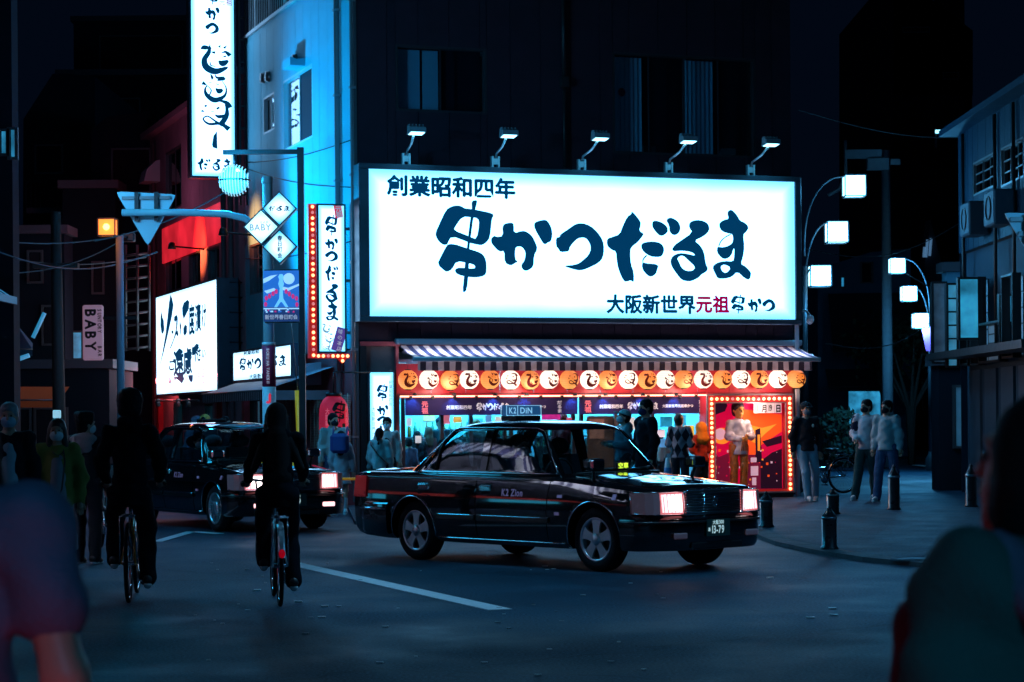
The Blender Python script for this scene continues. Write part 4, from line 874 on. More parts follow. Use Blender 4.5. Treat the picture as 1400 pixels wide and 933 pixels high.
# yellow notice on the window, next to the argyle sweater
p0, p1 = hitF(936, 598, .06), hitF(949, 582, .06); t = thing("notice", "yellow notice with black round emblem on the shop window", "notice", (p0[0], -.04, p0[2]), FAC)
box("sheet", (p0[0], -.05, p0[2]), (p1[0], -.04, p1[2]), pm("yellow_sheet", (.8, .6, .05), .5, emit=(.7, .4, .02), estr=.6), t)
q = MB(); q.tube([((p0[0]+p1[0])/2+.055*math.cos(a), -.052, (p0[2]+p1[2])/2-.01+.055*math.sin(a)) for a in np.linspace(0, 6.28, 17)[:-1]], .008, 5, closed=True); q.tube([((p0[0]+p1[0])/2-.04, -.052, (p0[2]+p1[2])/2-.03), ((p0[0]+p1[0])/2+.04, -.052, (p0[2]+p1[2])/2+.02)], .008, 5); q.build("emblem", capm, t)
k = Ink((p0[0], -.05, p1[2]-.045)); k.text('注意', .02, 0, .05, .04, .02); k.build("letter", capm, t)
# yellow and black bar, street camera on the corner
p = hitF(1100, 433, .3); t = thing("security_camera", "white dome security camera on a bracket at the right corner of the billboard", "camera", p, FAC)
wp = pm("white_plastic", (.7, .75, .78), .35)
q = MB(); q.tube([(p[0]-.12, p[1]+.1, p[2]-.1), (p[0]-.12, p[1], p[2]+.08), (p[0], p[1]-.02, p[2]+.12), (p[0]+.1, p[1]-.02, p[2]+.02)], .022, 8); q.build("bracket", wp, t)
q = MB(); q.lathe([(0, .06), (.05, .05), (.075, -.02), (.07, -.06), (.03, -.11), (0, -.115)], (p[0]+.1, p[1]-.02, p[2]-.03), 14); q.build("dome", wp, t)
box("mast", (p[0]-.15, p[1]+.05, PH), (p[0]-.09, p[1]+.11, p[2]+.1), wp, t)

# ================================================================== SIDE STREET, LEFT
SP = hitS(207, 300)[1]; ztop = hitS(257, 156)[2]
b2 = thing("pink_building", "two-storey building with mauve siding and red-lit wall down the side street", "building", (0, (SL+SP)/2, 0), FAC)
mp_ = pm("mauve_siding", (.42, .27, .30), .6, noise=.25, nscale=2, bump=.1)
w_ = [Srect(227, 203, 249, 287), Srect(227, 348, 249, 399), Srect(259, 345, 275, 390), Srect(285, 338, 301, 383), Srect(238, 550, 251, 640), Srect(281, 552, 292, 640)]
clad(b2, 'S', SL+.02, SP, 0, ztop, .72, w_, mp_, -.02, .02)
clad(b2, 'S', SL+.03, SP-.02, 0, ztop-.02, 0, w_, mback, .022, .2, "wall", 0, True)
for i, r_ in enumerate(w_[:4]): window(b2, 'S', *r_, cols=2, back=pm("window_teal", (.1, .25, .3), .6, emit=(.03, .20, .26), estr=.6, noise=.4, nscale=1.5) if i in (0, 3) else dk, fm=alum)
for r_ in w_[4:]: window(b2, 'S', *r_, cols=1, back=emi("cyan_door_glow", (.05, .55, .8), .9), fm=darkm, gl=glass_c)
box("roof", (-.25, SL, ztop+.003), (7, SP+.1, ztop+.15), mp_, b2); box("far_wall", (.01, SP-.2, 0), (7, SP, ztop-.02), mback, b2); box("end_wall", (6.8, SL+.1, 0), (7, SP-.21, ztop-.02), mback, b2)
for px, r_ in ((306, .06), (316, .06), (211, .05)):
    c = hitS(px, 400, .1); q = MB(); q.tube([(-.1, c[1], 0), (-.1, c[1], ztop-.2)], r_, 8); q.build("downpipe", pm("pipe_brown", (.2, .12, .13), .5), b2)
c = hitS(216, 237, .0); q = MB(); q.prism([(0, c[1]-.4, c[2]-.25), (-.42, c[1]-.4, c[2]-.25), (-.35, c[1]-.4, c[2]+.05), (-.12, c[1]-.4, c[2]+.27), (0, c[1]-.4, c[2]+.3)], (0, .8, 0)); q.build("vent_hood", MC["pale_cap"], b2)
# red board lit by two little lamps
rb = Srect(222, 300, 306, 345, .05); t = thing("red_sign_board", "blank bright red board lit by small lamps above the white brush sign", "sign", (-.05, (rb[0]+rb[1])/2, rb[2]), FAC)
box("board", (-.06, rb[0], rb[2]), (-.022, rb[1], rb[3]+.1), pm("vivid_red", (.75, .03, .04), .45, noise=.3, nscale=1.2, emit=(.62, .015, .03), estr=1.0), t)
for px, py in ((235, 337), (305, 318)):
    c = hitS(px, py, .8); q = MB(); q.tube([(-.06, c[1], c[2]-.05), (-.8, c[1], c[2])], .02, 6); q.lathe([(0, -.06), (.10, -.06), (.07, .08), (0, .1)], (-.8, c[1], c[2]), 10); q.build("lamp", darkm, t)
    lamp("board_light", 'SPOT', to_world(FAC, (-1.0, c[1]+.5, c[2]+.1)), (1, .20, .06), 260, .05, rot=(R(0), R(-90), ANG), cone=R(82))
# big brush sign
def ssign(name, label, px0, px1, py0, py1, out, thick, fall=.15):
    """lit box standing off the side wall, its long face turned to the street"""
    a, b = hitS(px1, 400, out), hitS(px0, 400, out); m = (px0+px1)/2; z0, z1 = hitS(m, py1, out)[2], hitS(m, py0, out)[2]
    t = thing(name, label, "sign", (-out, (a[1]+b[1])/2, (z0+z1)/2), FAC)
    box("case", (-out+.012, a[1], z0), (-out+thick, b[1], z1), frm, t); fw = .04
    for r in ((a[1], b[1], z0, z0+fw), (a[1], b[1], z1-fw, z1), (a[1], a[1]+fw, z0+fw, z1-fw), (b[1]-fw, b[1], z0+fw, z1-fw)): box("frame", (-out-.012, r[0], r[2]), (-out+.009, r[1], r[3]), frm, t)
    m_ = lightbox(name+"_face", (1.3, 2.0, 2.5), (.8, 1.5, 2.0), (9, (z1-z0)/2-fw), fall); box("lit_face", (-out, a[1]+fw, z0+fw), (-out+.009, b[1]-fw, z1-fw), m_, t)
    return t, a[1], b[1], z0, z1
t, s0, s1, z0, z1 = ssign("brush_sign", "large square white sign covered in black brush lettering on the mauve building", 213, 297, 392.5, 539, .55, .45)
EX = (0, -1, 0); EN = (-1, 0, 0); L_ = s1-s0; H_ = z1-z0
def sk(lift=.004): return Ink((-.55, s1, z0), EX, (0, 0, 1), EN, lift)
k = sk()
def nz(pts): return [((x-213)/84*L_, (1-(y-(402-(x-213)*.226*1))/(138+(x-213)*.19))*H_) for x, y in pts]
def zb2(pts): return nz([(205+x/5.33, 375+y/5.33) for x, y in pts])
# ソ
k.poly(zb2([(90,250),(97,300),(108,325),(112,395),(100,425),(88,415),(80,360),(82,300)])); k.poly(zb2([(162,135),(175,165),(186,215),(172,300),(140,430),(105,560),(65,682),(95,560),(122,420),(138,300),(150,200)]))
k.poly(zb2([(165,410),(178,398),(185,415),(175,430)]))
k.poly(zb2([(190,300),(210,288),(218,310),(215,360),(205,430),(165,525),(150,540),(185,460),(203,390),(206,330),(195,345),(188,325)])); k.poly(zb2([(200,420),(215,400),(222,430),(215,450)]))
k.poly(zb2([(232,330),(243,370),(240,420),(232,450),(234,400),(230,370)]))
k.poly(zb2([(250,240),(262,205),(290,183),(303,200),(300,250),(275,300),(262,325),(252,290)])); k.poly(zb2([(258,390),(270,362),(285,375),(285,420),(270,448),(258,430)]))
X_ = lambda x: ((205+x/5.33)-213)/84*L_
for ch, x, y, w, h in (('度', 298, 445, 42, 230), ('漬', 342, 425, 42, 210), ('け', 388, 400, 32, 190), ('ご', 140, 700, 55, 90), ('遠', 180, 745, 80, 210), ('慮', 255, 730, 65, 200), ('下', 318, 640, 50, 120), ('さ', 352, 640, 32, 110), ('い', 385, 620, 30, 80)):
    p = zb2([(x, y), (x+w, y), (x, y-h)]); k.char(ch, p[0][0], p[0][1], p[1][0]-p[0][0], p[2][1]-p[0][1], .022)
k.poly(zb2([(195,570),(225,535),(245,545),(235,600),(205,625),(197,600)])); k.poly(zb2([(318,545),(350,508),(368,515),(362,550),(335,590),(318,590)])); k.poly(zb2([(185,745),(220,740),(255,738),(262,760),(245,795),(225,775),(200,755),(188,790)])); k.poly(zb2([(290,735),(325,733),(322,780),(310,788),(295,765)]))
k.poly(zb2([(145,755),(152,740),(162,775),(155,798),(146,785)]))
k.build("letter", inkm, t)
k = sk(); faint = pm("faint_red_ink", (.6, .2, .25), .6, emit=(1.4, .55, .65), estr=.8)
p = zb2([(355, 790), (440, 790), (355, 690)]); 
for n_, s in enumerate(('元祖串かつ', '大阪新世界', 'だるま')): k.vert(s, p[0][0]+n_*L_*.07, p[2][1], L_*.05, H_*.03, .02)
k.build("letter", faint, t)
q = MB()
for z in np.linspace(z0+.1, z1-.1, 8): q.tube([(-.3, s0-.03, z), (0, s0-.03, z)], .012, 5)
q.build("bracket", darkm, t)
# smaller sign to its right
t, s0, s1, z0, z1 = ssign("shop_sign", "small white lit sign with brush lettering above the striped awning", 318, 398, 475, 520, .6, .12)
L_ = s1-s0; H_ = z1-z0; k = Ink((-.6, s1, z0), EX, (0, 0, 1), EN)
for n_, ch in enumerate('串かつだるま'): k.brush(ch, L_*(.12+.135*n_), H_*(.28 if ch == '串' else .36), L_*.125, H_*(.5 if ch == '串' else .34))
k.text('大阪新世界', L_*.3, H_*.06, L_*.07, H_*.16, .02); k.text('創業昭和', L_*.2, H_*.82, L_*.07, H_*.13, .02); k.build("letter", inkm, t)
# awning of that shop
a, b = hitS(360, 540, 1.3), hitS(277, 540, 1.3); zf = hitS(300, 538, 1.3)[2]; zv = hitS(300, 550, 1.3)[2]; t = thing("small_awning", "small grey awning with striped valance under the small white sign", "awning", (0, (a[1]+b[1])/2, zf), FAC)
q = MB(); n = 10; vs = []; fs = []
for i in range(n+1):
    for j in range(5): s = a[1]+(b[1]-a[1])*i/n; vs.append((-1.3+1.28*j/4, s, zf + .42*j/4))
for i in range(n):
    for j in range(4): fs.append((i*5+j, i*5+j+1, (i+1)*5+j+1, (i+1)*5+j))
q.add(vs, fs); q.build("canopy", pm("canopy_pale", (.55, .5, .55), .7, noise=.2), t)
v2 = stripes("small_valance", (.45, .45, .5), (.05, .045, .06), .17, .5, 1); q = MB(); q.box((-1.31, a[1], zv), (-1.302, b[1], zf)); q.box((-1.30, a[1]-.01, zv), (-.1, a[1]-.002, zf)); q.build("valance", v2, t)
q = MB(); q.tube([(-1.3, a[1], zf), (-1.3, b[1], zf)], .02, 6); q.build("rail", alum, t)
for px in (287, 300, 311): pass
# red columns of the ground floor, spot rail
for px in (218, 298, 335): c = hitS(px, 600, .1); box("column", (-.14, c[1]-.12, 0), (-.02, c[1]+.12, hitS(px, 545, .1)[2]), redp, b2 if px < 330 else bld)
t = thing("spot_rail", "dark rail with three small spotlights below the large white brush sign", "spotlight rail", (-1.0, SP-4, 2.6), FAC)
a, b = hitS(212, 548, 1.0), hitS(272, 548, 1.0); q = MB(); q.tube([(-1.0, a[1], a[2]), (-1.0, b[1], b[2])], .02, 6)
q.build("rail", alum, t)
for px in (216, 243, 257):
    c = hitS(px, 549, 1.0); q = MB(); q.lathe([(0, -.12), (.06, -.12), (.045, .05), (0, .06)], c, 10); q.build("spotlight", alum, t)
for px, s in ((222, 1), (236, 1), (296, 1)):
    c = hitS(px, 560, .35); lamp("column_light", 'POINT', to_world(FAC, (-.6, c[1], 2.5)), (1, .12, .14), 30, .06)
# the big red lantern and bamboo blinds on the side wall near the corner
bam = stripes("bamboo", (.5, .36, .3), (.2, .12, .1), .028, .6, 2, trans=.1)
for x0_, x1_, y0_, y1_, lbl in ((424, 438, 545, 612, "bamboo blind hanging left of the big red lantern"), (459, 479, 538, 612, "bamboo blind hanging behind the big red lantern"), (391, 407, 540, 660, "long bamboo blind hanging beside the yellow guy cover")):
    r_ = Srect(x0_, y0_, x1_, y1_, .12); t = thing("bamboo_blind", lbl, "blind", (-.12, (r_[0]+r_[1])/2, r_[3]), FAC, "bamboo blinds on the side wall")
    ns = int((r_[3]-r_[2])/.03)
    q = MB()
    for j in range(ns): q.tube([(-.12 + random.uniform(-.004, .004), r_[0], r_[2]+j*.03), (-.12, r_[1], r_[2]+j*.03)], .0125, 4)
    tag(q.build("reeds", pm("reed", (.5, .33, .26), .6, noise=.3, nscale=12), t), kind="stuff")
    q = MB()
    for s in (r_[0]+.1, (r_[0]+r_[1])/2, r_[1]-.1): q.tube([(-.137, s, r_[2]), (-.137, s, r_[3])], .006, 4)
    q.build("cord", pm("reed_cord", (.6, .5, .4), .7), t)
c = at(456.5, 583, 36.6); cF = to_frame(FAC, c); t = thing("red_lantern", "big red paper lantern with black brush letters behind the young couple", "lantern", cF, FAC)
r_, hh = .245, .50; prof = [(.10, -hh)]
for kk in range(25):
    u = -1 + 2*kk/24; prof.append((r_*(1-abs(u)**5*.42) + (.004 if kk % 2 else -.004), hh*.96*u))
prof.append((.10, hh)); q = MB(); q.lathe(prof, cF, 28); q.build("shade", pm("red_paper", (.7, .04, .07), .6, emit=(.50, .012, .04), estr=.55, noise=.25, nscale=3), t)
q = MB()
for s in (-1, 1): q.lathe([(0, s*hh), (.13, s*hh), (.13, s*(hh+.06)), (0, s*(hh+.06))], cF, 18)
q.build("cap", capm, t)
def mpl(X, Y, Z): l = min(abs(X), r_*.96); return Vector((cF[0]+math.copysign(l, X), cF[1]-math.sqrt(r_*r_-l*l)-.008-Z, cF[2]+Y))
k = Ink((0,0,0), lift=0, map=mpl)
for ch, y, h in (('串', .06, .36), ('か', -.20, .25), ('つ', -.42, .20)): k.brush(ch, -.09, y, .24, h)
k.build("letter", capm, t); k = Ink((0,0,0), lift=0, map=mpl); k.vert('創業昭和四年', .14, .34, .06, .10, .01); k.vert('大阪新世界', -.19, .30, .06, .10, .01); k.build("letter", pnk, t)
q = MB(); q.tube([(cF[0], cF[1], cF[2]+hh), (cF[0], cF[1], cF[2]+hh+.4), (-.0, cF[1]+.1, cF[2]+hh+.4)], .015, 5); q.build("hanger", darkm, t)
a, b = hitS(478, 520, .0), hitS(424, 520, .0); r_ = Srect(424, 505, 440, 527, 0); t = thing("door_hood", "small quarter-round pale canopy on the maroon side wall", "canopy", (0, r_[0], r_[2]), FAC)
q = MB(); q.prism([(0, r_[0], r_[2])] + [(-.45*math.cos(a_), r_[0], r_[2]+.42*math.sin(a_)) for a_ in np.linspace(0, math.pi/2, 8)], (0, r_[1]-r_[0], 0)); q.build("hood", pm("hood_blue", (.4, .5, .6), .5), t)

# ================================================================== POLES AND STREET SIGNS, LEFT
PY = 33.0; p = at(368.5, 600, PY); pole_g = (p[0], PY, 0)
cpm = pm("pole_grey", (.30, .32, .34), .55, noise=.2, nscale=6, bump=.2)
t = thing("utility_pole", "grey steel pole with red and white wrap carrying the street signs", "pole", pole_g)
zt = at(368, 246, PY)[2]; q = MB(); q.tube([(p[0], PY, 0), (p[0], PY, zt)], [.088, .076], 20); q.build("shaft", cpm, t)
q = MB(); q.lathe([(.085, -.06), (.085, .02), (.06, .05), (0, .05)], (p[0], PY, zt), 20); q.build("cap", cpm, t)
zr1, zr0 = at(368, 473, PY)[2], at(368, 529, PY)[2]; zw0 = .3
def band(n_, z0, z1, m, r=.103): q = MB(); q.lathe([(r-.02, z0), (r, z0), (r, z1), (r-.02, z1)], (p[0], PY, 0), 24); return q.build(n_, m, t)
band("wrap", zw0, zr0-.002, pm("wrap_white", (.75, .74, .78), .5), .104); band("wrap", zr0, zr1, pm("wrap_red", (.55, .03, .10), .5)); band("wrap", zr1+.002, zr1+.05, MC["wrap_white"], .103)
def mpo(X, Y, Z, r=.106): a = X/r; return Vector((p[0]+r*math.sin(a), PY-(r+Z)*math.cos(a), Y))
k = Ink((0,0,0), lift=.001, map=mpo); s = 'BOKU HA TANOSII'; y = at(368, 477, PY)[2]
for ch in s:
    if ch != ' ': k.char(ch, -.03, y, .055, .06, .02, R(-90))
    y -= .041 if ch not in ' I' else .02
k.build("letter", whi, t)
k = Ink((0,0,0), lift=.001, map=mpo); zr = at(368, 545, PY)[2]
v, f_ = strokes([[(-.03, -.045, .018), (-.01, -.06, .02), (.018, -.045, .02), (.02, .0, .02), (.02, .05, .018)]], 6); k.put(v, f_, 0, zr, 1, 1); k.poly([(.0, zr+.045), (.045, zr+.045), (.022, zr+.085)]); k.build("arrow", redt, t)
k = Ink((0,0,0), lift=.001, map=mpo); k.char('徒', -.02, zr-.19, .05, .06, .01); k.char('歩', -.02, zr-.25, .05, .06, .01); k.build("letter", capm, t)
# diamond signs
def diamond(pxc, pyc, half, label, mat_core, mat_edge, draw):
    c = at(pxc, pyc, PY-.25); h = half*PY/3000; t = thing("diamond_sign", label, "sign", c, WLD, "three diamond signs on the steel pole")
    q = MB(); hh = h*1.12; q.prism([(c[0]-hh, c[1], c[2]), (c[0], c[1], c[2]-hh), (c[0]+hh, c[1], c[2]), (c[0], c[1], c[2]+hh)], (0, .14, 0)); q.build("case", frm, t)
    m = pm("diamond_face_%d" % pxc, (.5, .5, .5), .4); nt = m.node_tree; N, L = nt.nodes, nt.links; b = N["Principled BSDF"]; tc = N.new("ShaderNodeTexCoord"); ln = N.new("ShaderNodeVectorMath"); ln.operation = 'LENGTH'; L.new(tc.outputs["Object"], ln.inputs[0])
    mr = N.new("ShaderNodeMapRange"); mr.inputs[1].default_value = h*.35; mr.inputs[2].default_value = h*.95; L.new(ln.outputs["Value"], mr.inputs[0]); mx = N.new("ShaderNodeMix"); mx.data_type = 'RGBA'; mx.inputs[6].default_value = (*mat_core, 1); mx.inputs[7].default_value = (*mat_edge, 1); L.new(mr.outputs[0], mx.inputs[0]); L.new(mx.outputs[2], b.inputs["Emission Color"]); b.inputs["Emission Strength"].default_value = 1
    q = MB(); q.prism([(c[0]-h, c[1]-.012, c[2]), (c[0], c[1]-.012, c[2]-h), (c[0]+h, c[1]-.012, c[2]), (c[0], c[1]-.012, c[2]+h)], (0, .011, 0)); q.build("lit_face", m, t)
    k = Ink((c[0], c[1]-.012, c[2])); draw(k, h); k.build("letter", inkm if pxc != 357 else grey, t); return t
def d1(k, h):
    for n_, ch in enumerate('だるま'): k.brush(ch, -h*.66+n_*h*.46, -h*.16, h*.40, h*.34)
def d2(k, h): k.text('BAR', -h*.05, h*.16, h*.26, h*.26, .0); k.text('BABY', -h*.72, -h*.28, h*.50, h*.56, .01)
def d3(k, h): k.vert('春日町会', -h*.15, h*.72, h*.32, h*.36, .02)
diamond(382, 285.5, 21.5, "upper diamond sign with three brush letters, top of the group on the steel pole", (1.2, 1.7, 1.9), (.6, 1.3, 1.6), d1)
diamond(357, 310.5, 22.0, "left diamond sign reading BAR BABY on the steel pole", (1.2, 1.7, 1.9), (.5, 1.3, 1.6), d2)
diamond(382.5, 337.5, 21.5, "lower cyan diamond sign with a column of characters on the steel pole", (1.1, 1.7, 1.9), (.0, .55, 1.0), d3)
# banner on the pole
a, b = at(360.5, 440, PY-.3), at(408.5, 370, PY-.3); t = thing("pole_banner", "blue festival banner with a tower and red lanterns hung on the steel pole", "banner", ((a[0]+b[0])/2, PY-.3, b[2]))
wb_, hb_ = b[0]-a[0], b[2]-a[2]
pc = [pr("print_sky", (.05, .2, .6), (.015, .10, .34)), pr("print_cloud", (.6, .75, .9), (.30, .52, .75)), pr("print_lantern", (.7, .05, .2), (.5, .02, .13)), pr("print_night", (.02, .05, .15), (.01, .03, .10)), pr("print_tower", (.4, .7, .9), (.12, .42, .62))]
box("cloth", (a[0], PY-.3, a[2]), (b[0], PY-.295, b[2]), pc[0], t)
q = MB()
def bq(pts, mi, z): q.cur = mi; v, f_ = mesh_data(fill2d([pts])); q.add([(a[0]+u[0]*wb_, PY-.3-z, a[2]+u[1]*hb_) for u in v], f_)
bq([(.72+.16*math.cos(u), .84+.11*math.sin(u)) for u in np.linspace(0, 6.2, 18)], 1, .002); bq([(.0,.75),(.15,.80),(.4,.92),(.2,.90),(.0,.84)], 1, .002); bq([(.45,.70),(.7,.66),(1,.74),(1,.70),(.7,.60),(.5,.62)], 1, .002); bq([(.02,.60),(.3,.66),(.36,.62),(.1,.55)], 1, .002)
bq([(.45,.66),(.42,.74),(.45,.82),(.42,.88),(.46,.93),(.54,.93),(.58,.88),(.55,.82),(.58,.74),(.55,.66)], 4, .003); bq([(.46,.66),(.54,.66),(.56,.45),(.44,.45)], 4, .003); bq([(.44,.45),(.56,.45),(.70,.28),(.62,.28),(.52,.38),(.48,.38),(.38,.28),(.30,.28)], 4, .0035)
for i, (x, y) in enumerate(((.08,.46),(.17,.50),(.27,.55),(.36,.59),(.64,.59),(.73,.54),(.83,.49),(.93,.45),(.06,.34),(.94,.33))): bq([(x+.045*math.cos(u), y+.05*math.sin(u)) for u in np.linspace(0, 6.2, 10)], 2, .004)
bq([(0,.0),(1,.0),(1,.28),(0,.28)], 3, .0015); bq([(0,.24),(1,.24),(1,.265),(0,.265)], 1, .005)
for i in range(16): x = random.uniform(.02, .9); y = random.uniform(.17, .23); bq([(x, y), (x+.05, y), (x+.05, y+.03), (x, y+.03)], random.choice((0, 1, 2)), .006+.0001*i)
link("printed_scene", q.mesh("printed_scene", False), pc, t)
k = Ink((a[0], PY-.31, a[2])); k.text('新世界春日町会', .02, .03, (wb_-.04)/7, .075, .02); k.build("letter", whi, t)
for z in (a[2]-.01, b[2]+.01): q = MB(); q.tube([(p[0], PY-.05, z), (a[0]+.02, PY-.29, z), (b[0], PY-.297, z)], .010, 6); q.build("rod", darkm, t)
# dark lamp post with the slatted globe
LY = 34.0; lp = at(414, 600, LY); t = thing("globe_lamp_post", "slim dark post with a side arm holding a slatted glowing globe lamp", "street lamp", (lp[0], LY, 0))
zt = at(414, 202, LY)[2]; q = MB(); q.box((lp[0]-.05, LY-.05, 0), (lp[0]+.05, LY+.05, zt)); q.build("post", darkm, t)
xa = at(305, 207, LY)[0]; q = MB(); q.box((xa, LY-.04, zt-.10), (lp[0]-.051, LY+.04, zt-.03)); q.build("arm", darkm, t)
g = at(320.5, 247, LY); rg = 22*LY/3000
q = MB(); q.sphere(g, rg*.86, 24, 16); q.build("globe", pm("globe_glass", (.2, .5, .6), .3, emit=(.03, .42, .62), estr=.9), t)
q = MB(); q.sphere((g[0]+.05, g[1]-.10, g[2]+.10), .07, 12, 8); q.build("bulb", emi("globe_bulb", (.8, 1.5, 1.7), 4), t)
sl = pm("slat_white", (.7, .8, .85), .4, emit=(.35, .85, 1.0), estr=.8)
for kx in range(11):       # vertical slats set round the globe
    xk = -.9 + 1.8*kx/10; 
    q = MB(); rr = math.sqrt(1-xk*xk*.98)*rg*.97; q.tube([(g[0]+xk*rg*.97, g[1]-rr*math.cos(a_), g[2]+rr*math.sin(a_)) for a_ in np.linspace(-math.pi/2, math.pi/2, 14)], .010, 5); q.build("slat", sl, t)
q = MB(); q.tube([(g[0]-rg*.98*math.cos(a_), g[1]-rg*.98*math.sin(a_), g[2]) for a_ in np.linspace(0, math.pi, 16)], .016, 5); q.tube([(g[0], g[1], g[2]+rg*.9), (g[0], g[1], zt-.10)], .02, 6); q.build("band", darkm, t)
lamp("globe_light", 'POINT', (g[0]-.05, g[1]-rg-.25, g[2]+.1), (.01, .45, 1.0), 190, .2)
# guy wire with its yellow cover
wa, wb1, wc = at(391, 372, 35.3), at(407, 534, 35.3), at(412, 655, 35.3); t = thing("guy_wire", "guy wire with a bright yellow cover slanting down beside the dark post", "guy wire", (wc[0], 35.3, 0))
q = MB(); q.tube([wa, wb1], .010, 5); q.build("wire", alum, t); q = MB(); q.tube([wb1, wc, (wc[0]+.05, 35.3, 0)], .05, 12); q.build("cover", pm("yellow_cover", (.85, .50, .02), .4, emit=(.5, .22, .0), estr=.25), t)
# triangular sign seen from behind, on a long arm
def tri_sign(label, pts, Y, base, group=None, arm=None, mat=None):
    P_ = [at(x, y, Y) for x, y in pts]; t = thing("triangle_sign", label, "road sign", base, WLD, group)
    c = Vector((sum(q_[0] for q_ in P_)/3, Y, sum(q_[2] for q_ in P_)/3)); out = []
    for i in range(3):
        a_, b_ = Vector(P_[i]), Vector(P_[(i+1) % 3]); o_ = Vector(P_[i-1]); 
        for f in (.10, ): out.append(a_.lerp(o_, .09)); out.append(a_.lerp(Vector(c), .045)); out.append(a_.lerp(b_, .09))
    q = MB(); q.prism([tuple(x) for x in out], (0, .02, 0)); q.build("plate", mat, t)
    z1 = max(x[2] for x in P_); w = abs(P_[0][0]-P_[1][0])
    for dz in (.14, .36): box("stiffener", (c.x-w*.5*(1-dz*1.1)+.02, Y-.035, z1-dz*w), (c.x+w*.5*(1-dz*1.1)-.02, Y-.003, z1-dz*w+.05), alum, t)
    for dx_ in (-.13, .14): box("clamp", (c.x+dx_*w*1.2-.03, Y-.06, z1-.5*w), (c.x+dx_*w*1.2+.03, Y-.037, z1-.02), darkm, t)
    return t
tsm = pm("sign_back", (.35, .55, .62), .45, .3, noise=.15, nscale=3)
t = tri_sign("upside-down triangular road sign seen from behind on a long curved arm", [(158, 262), (241, 266), (202, 337)], 33.15, at(202, 290, 33.15), mat=tsm)
q = MB(); arm_pts = [at(167, 291, 33.0), at(250, 291, 33.0), at(310, 293, 33.0), at(335, 299, 33.02), at(352, 313, 33.03), (p[0]-.03, PY+.03, at(365, 335, PY)[2])]
q.tube(arm_pts, .055, 10); q.build("arm", pm("arm_grey", (.4, .55, .62), .4), t)
# orange cube lamp on a pole
OY = 40.0; t = thing("cube_lamp_post", "street pole carrying a glowing orange cube lamp", "street lamp", (at(165, 500, OY)[0], OY, 0))
x = at(165, 500, OY)[0]; q = MB(); q.tube([(x, OY, 0), (x, OY, at(165, 322, OY)[2])], .07, 10); q.build("post", pm("post_blue", (.2, .25, .3), .5), t)
def cube_lamp(t, c, s, m, fr_m=darkm):
    h = s/2
    for a_, b_ in (((-h, -h, -h), (h, h, h)),): box("diffuser", tuple(c[i]+a_[i]*.94 for i in range(3)), tuple(c[i]+b_[i]*.94 for i in range(3)), m, t)
    q = MB(); e = .012
    for sx in (-1, 1):
        for sy in (-1, 1):
            q.box((c[0]+sx*h-e, c[1]+sy*h-e, c[2]-h), (c[0]+sx*h+e, c[1]+sy*h+e, c[2]+h))
            for sz in (sx,):
                q.box((c[0]-h+e, c[1]+sy*h-e, c[2]+sz*h-e), (c[0]+h-e, c[1]+sy*h+e, c[2]+sz*h+e)); q.box((c[0]+sy*h-e, c[1]-h+e, c[2]+sz*h-e), (c[0]+sy*h+e, c[1]+h-e, c[2]+sz*h+e))
    q.build("cage", fr_m, t)
c = at(147.5, 311.5, OY); cube_lamp(t, c, 23*OY/3000, pm("orange_diffuser", (.6, .3, .1), .5, emit=(1.3, .30, .03), estr=1.2)); q = MB(); q.sphere((c[0], c[1]-.16, c[2]), .06, 10, 6); q.build("bulb", emi("amber_bulb", (2, 1.2, .3), 2), t)
q = MB(); q.tube([(x, OY, at(165, 325, OY)[2]), (c[0]+.1, OY, c[2]-.17)], .03, 6); q.build("arm", darkm, t); lamp("amber_light", 'POINT', (c[0], c[1]-.5, c[2]), (1, .25, .04), 12, .15)
# added floodlight on the same post, brightens the pale side wall
fx = (x+.1, OY+.35, 4.9); q = MB(); q.bbox((fx[0]-.12, fx[1]-.1, fx[2]-.08), (fx[0]+.12, fx[1]+.1, fx[2]+.08), .02); q.tube([(x, OY, 4.9), (fx[0], fx[1]-.1, 4.9)], .02, 6); q.build("floodlight", darkm, t)
dv = Vector(to_world(FAC, (0, 1.6, 6.4))) - Vector(fx); fo = lamp("added_wall_flood", 'SPOT', (fx[0]+.2, fx[1]+.05, fx[2]+.12), (.0, .44, 1.0), 1900, .1, cone=R(128)); fo.data.spot_blend = .6; fo.rotation_euler = dv.to_track_quat('-Z', 'Y').to_euler()
lamp("mauve_fill", 'POINT', to_world(FAC, (-1.6, (rb[0]+rb[1])/2, rb[3]+.6)), (.8, .25, .55), 30, .2)  # added fill lamp without a fixture, spills mauve over the wall
# BABY sign
a, b = at(113, 493, 45), at(140.5, 417, 45); t = thing("bar_sign", "pale upright sign reading BABY hung over the dark side street", "sign", ((a[0]+b[0])/2, 45, b[2]))
box("panel", (a[0], 45, a[2]), (b[0], 45.1, b[2]), pm("pale_pink_panel", (.6, .45, .52), .5, emit=(.17, .09, .13), estr=1.0), t, e=.03)
k = Ink((a[0], 45, a[2])); W2, H2 = b[0]-a[0], b[2]-a[2]; y = H2*.93
for i, ch in enumerate('BABY'): k.char(ch, W2*.08, H2*(.93-.2*i), H2*.24, W2*.72, .03, R(-90))
y = H2*.92
for ch in 'SUNTORY': k.char(ch, W2*.72, y, H2*.075, W2*.26, .02, R(-90)); y -= H2*.063
for i, ch in enumerate('BAR'): k.char(ch, W2*.72, H2*(.26-.07*i), H2*.08, W2*.26, .02, R(-90))
k.build("letter", capm, t); box("bracket", (b[0], 45.02, b[2]-.3), (b[0]+.7, 45.06, b[2]-.24), darkm, t)
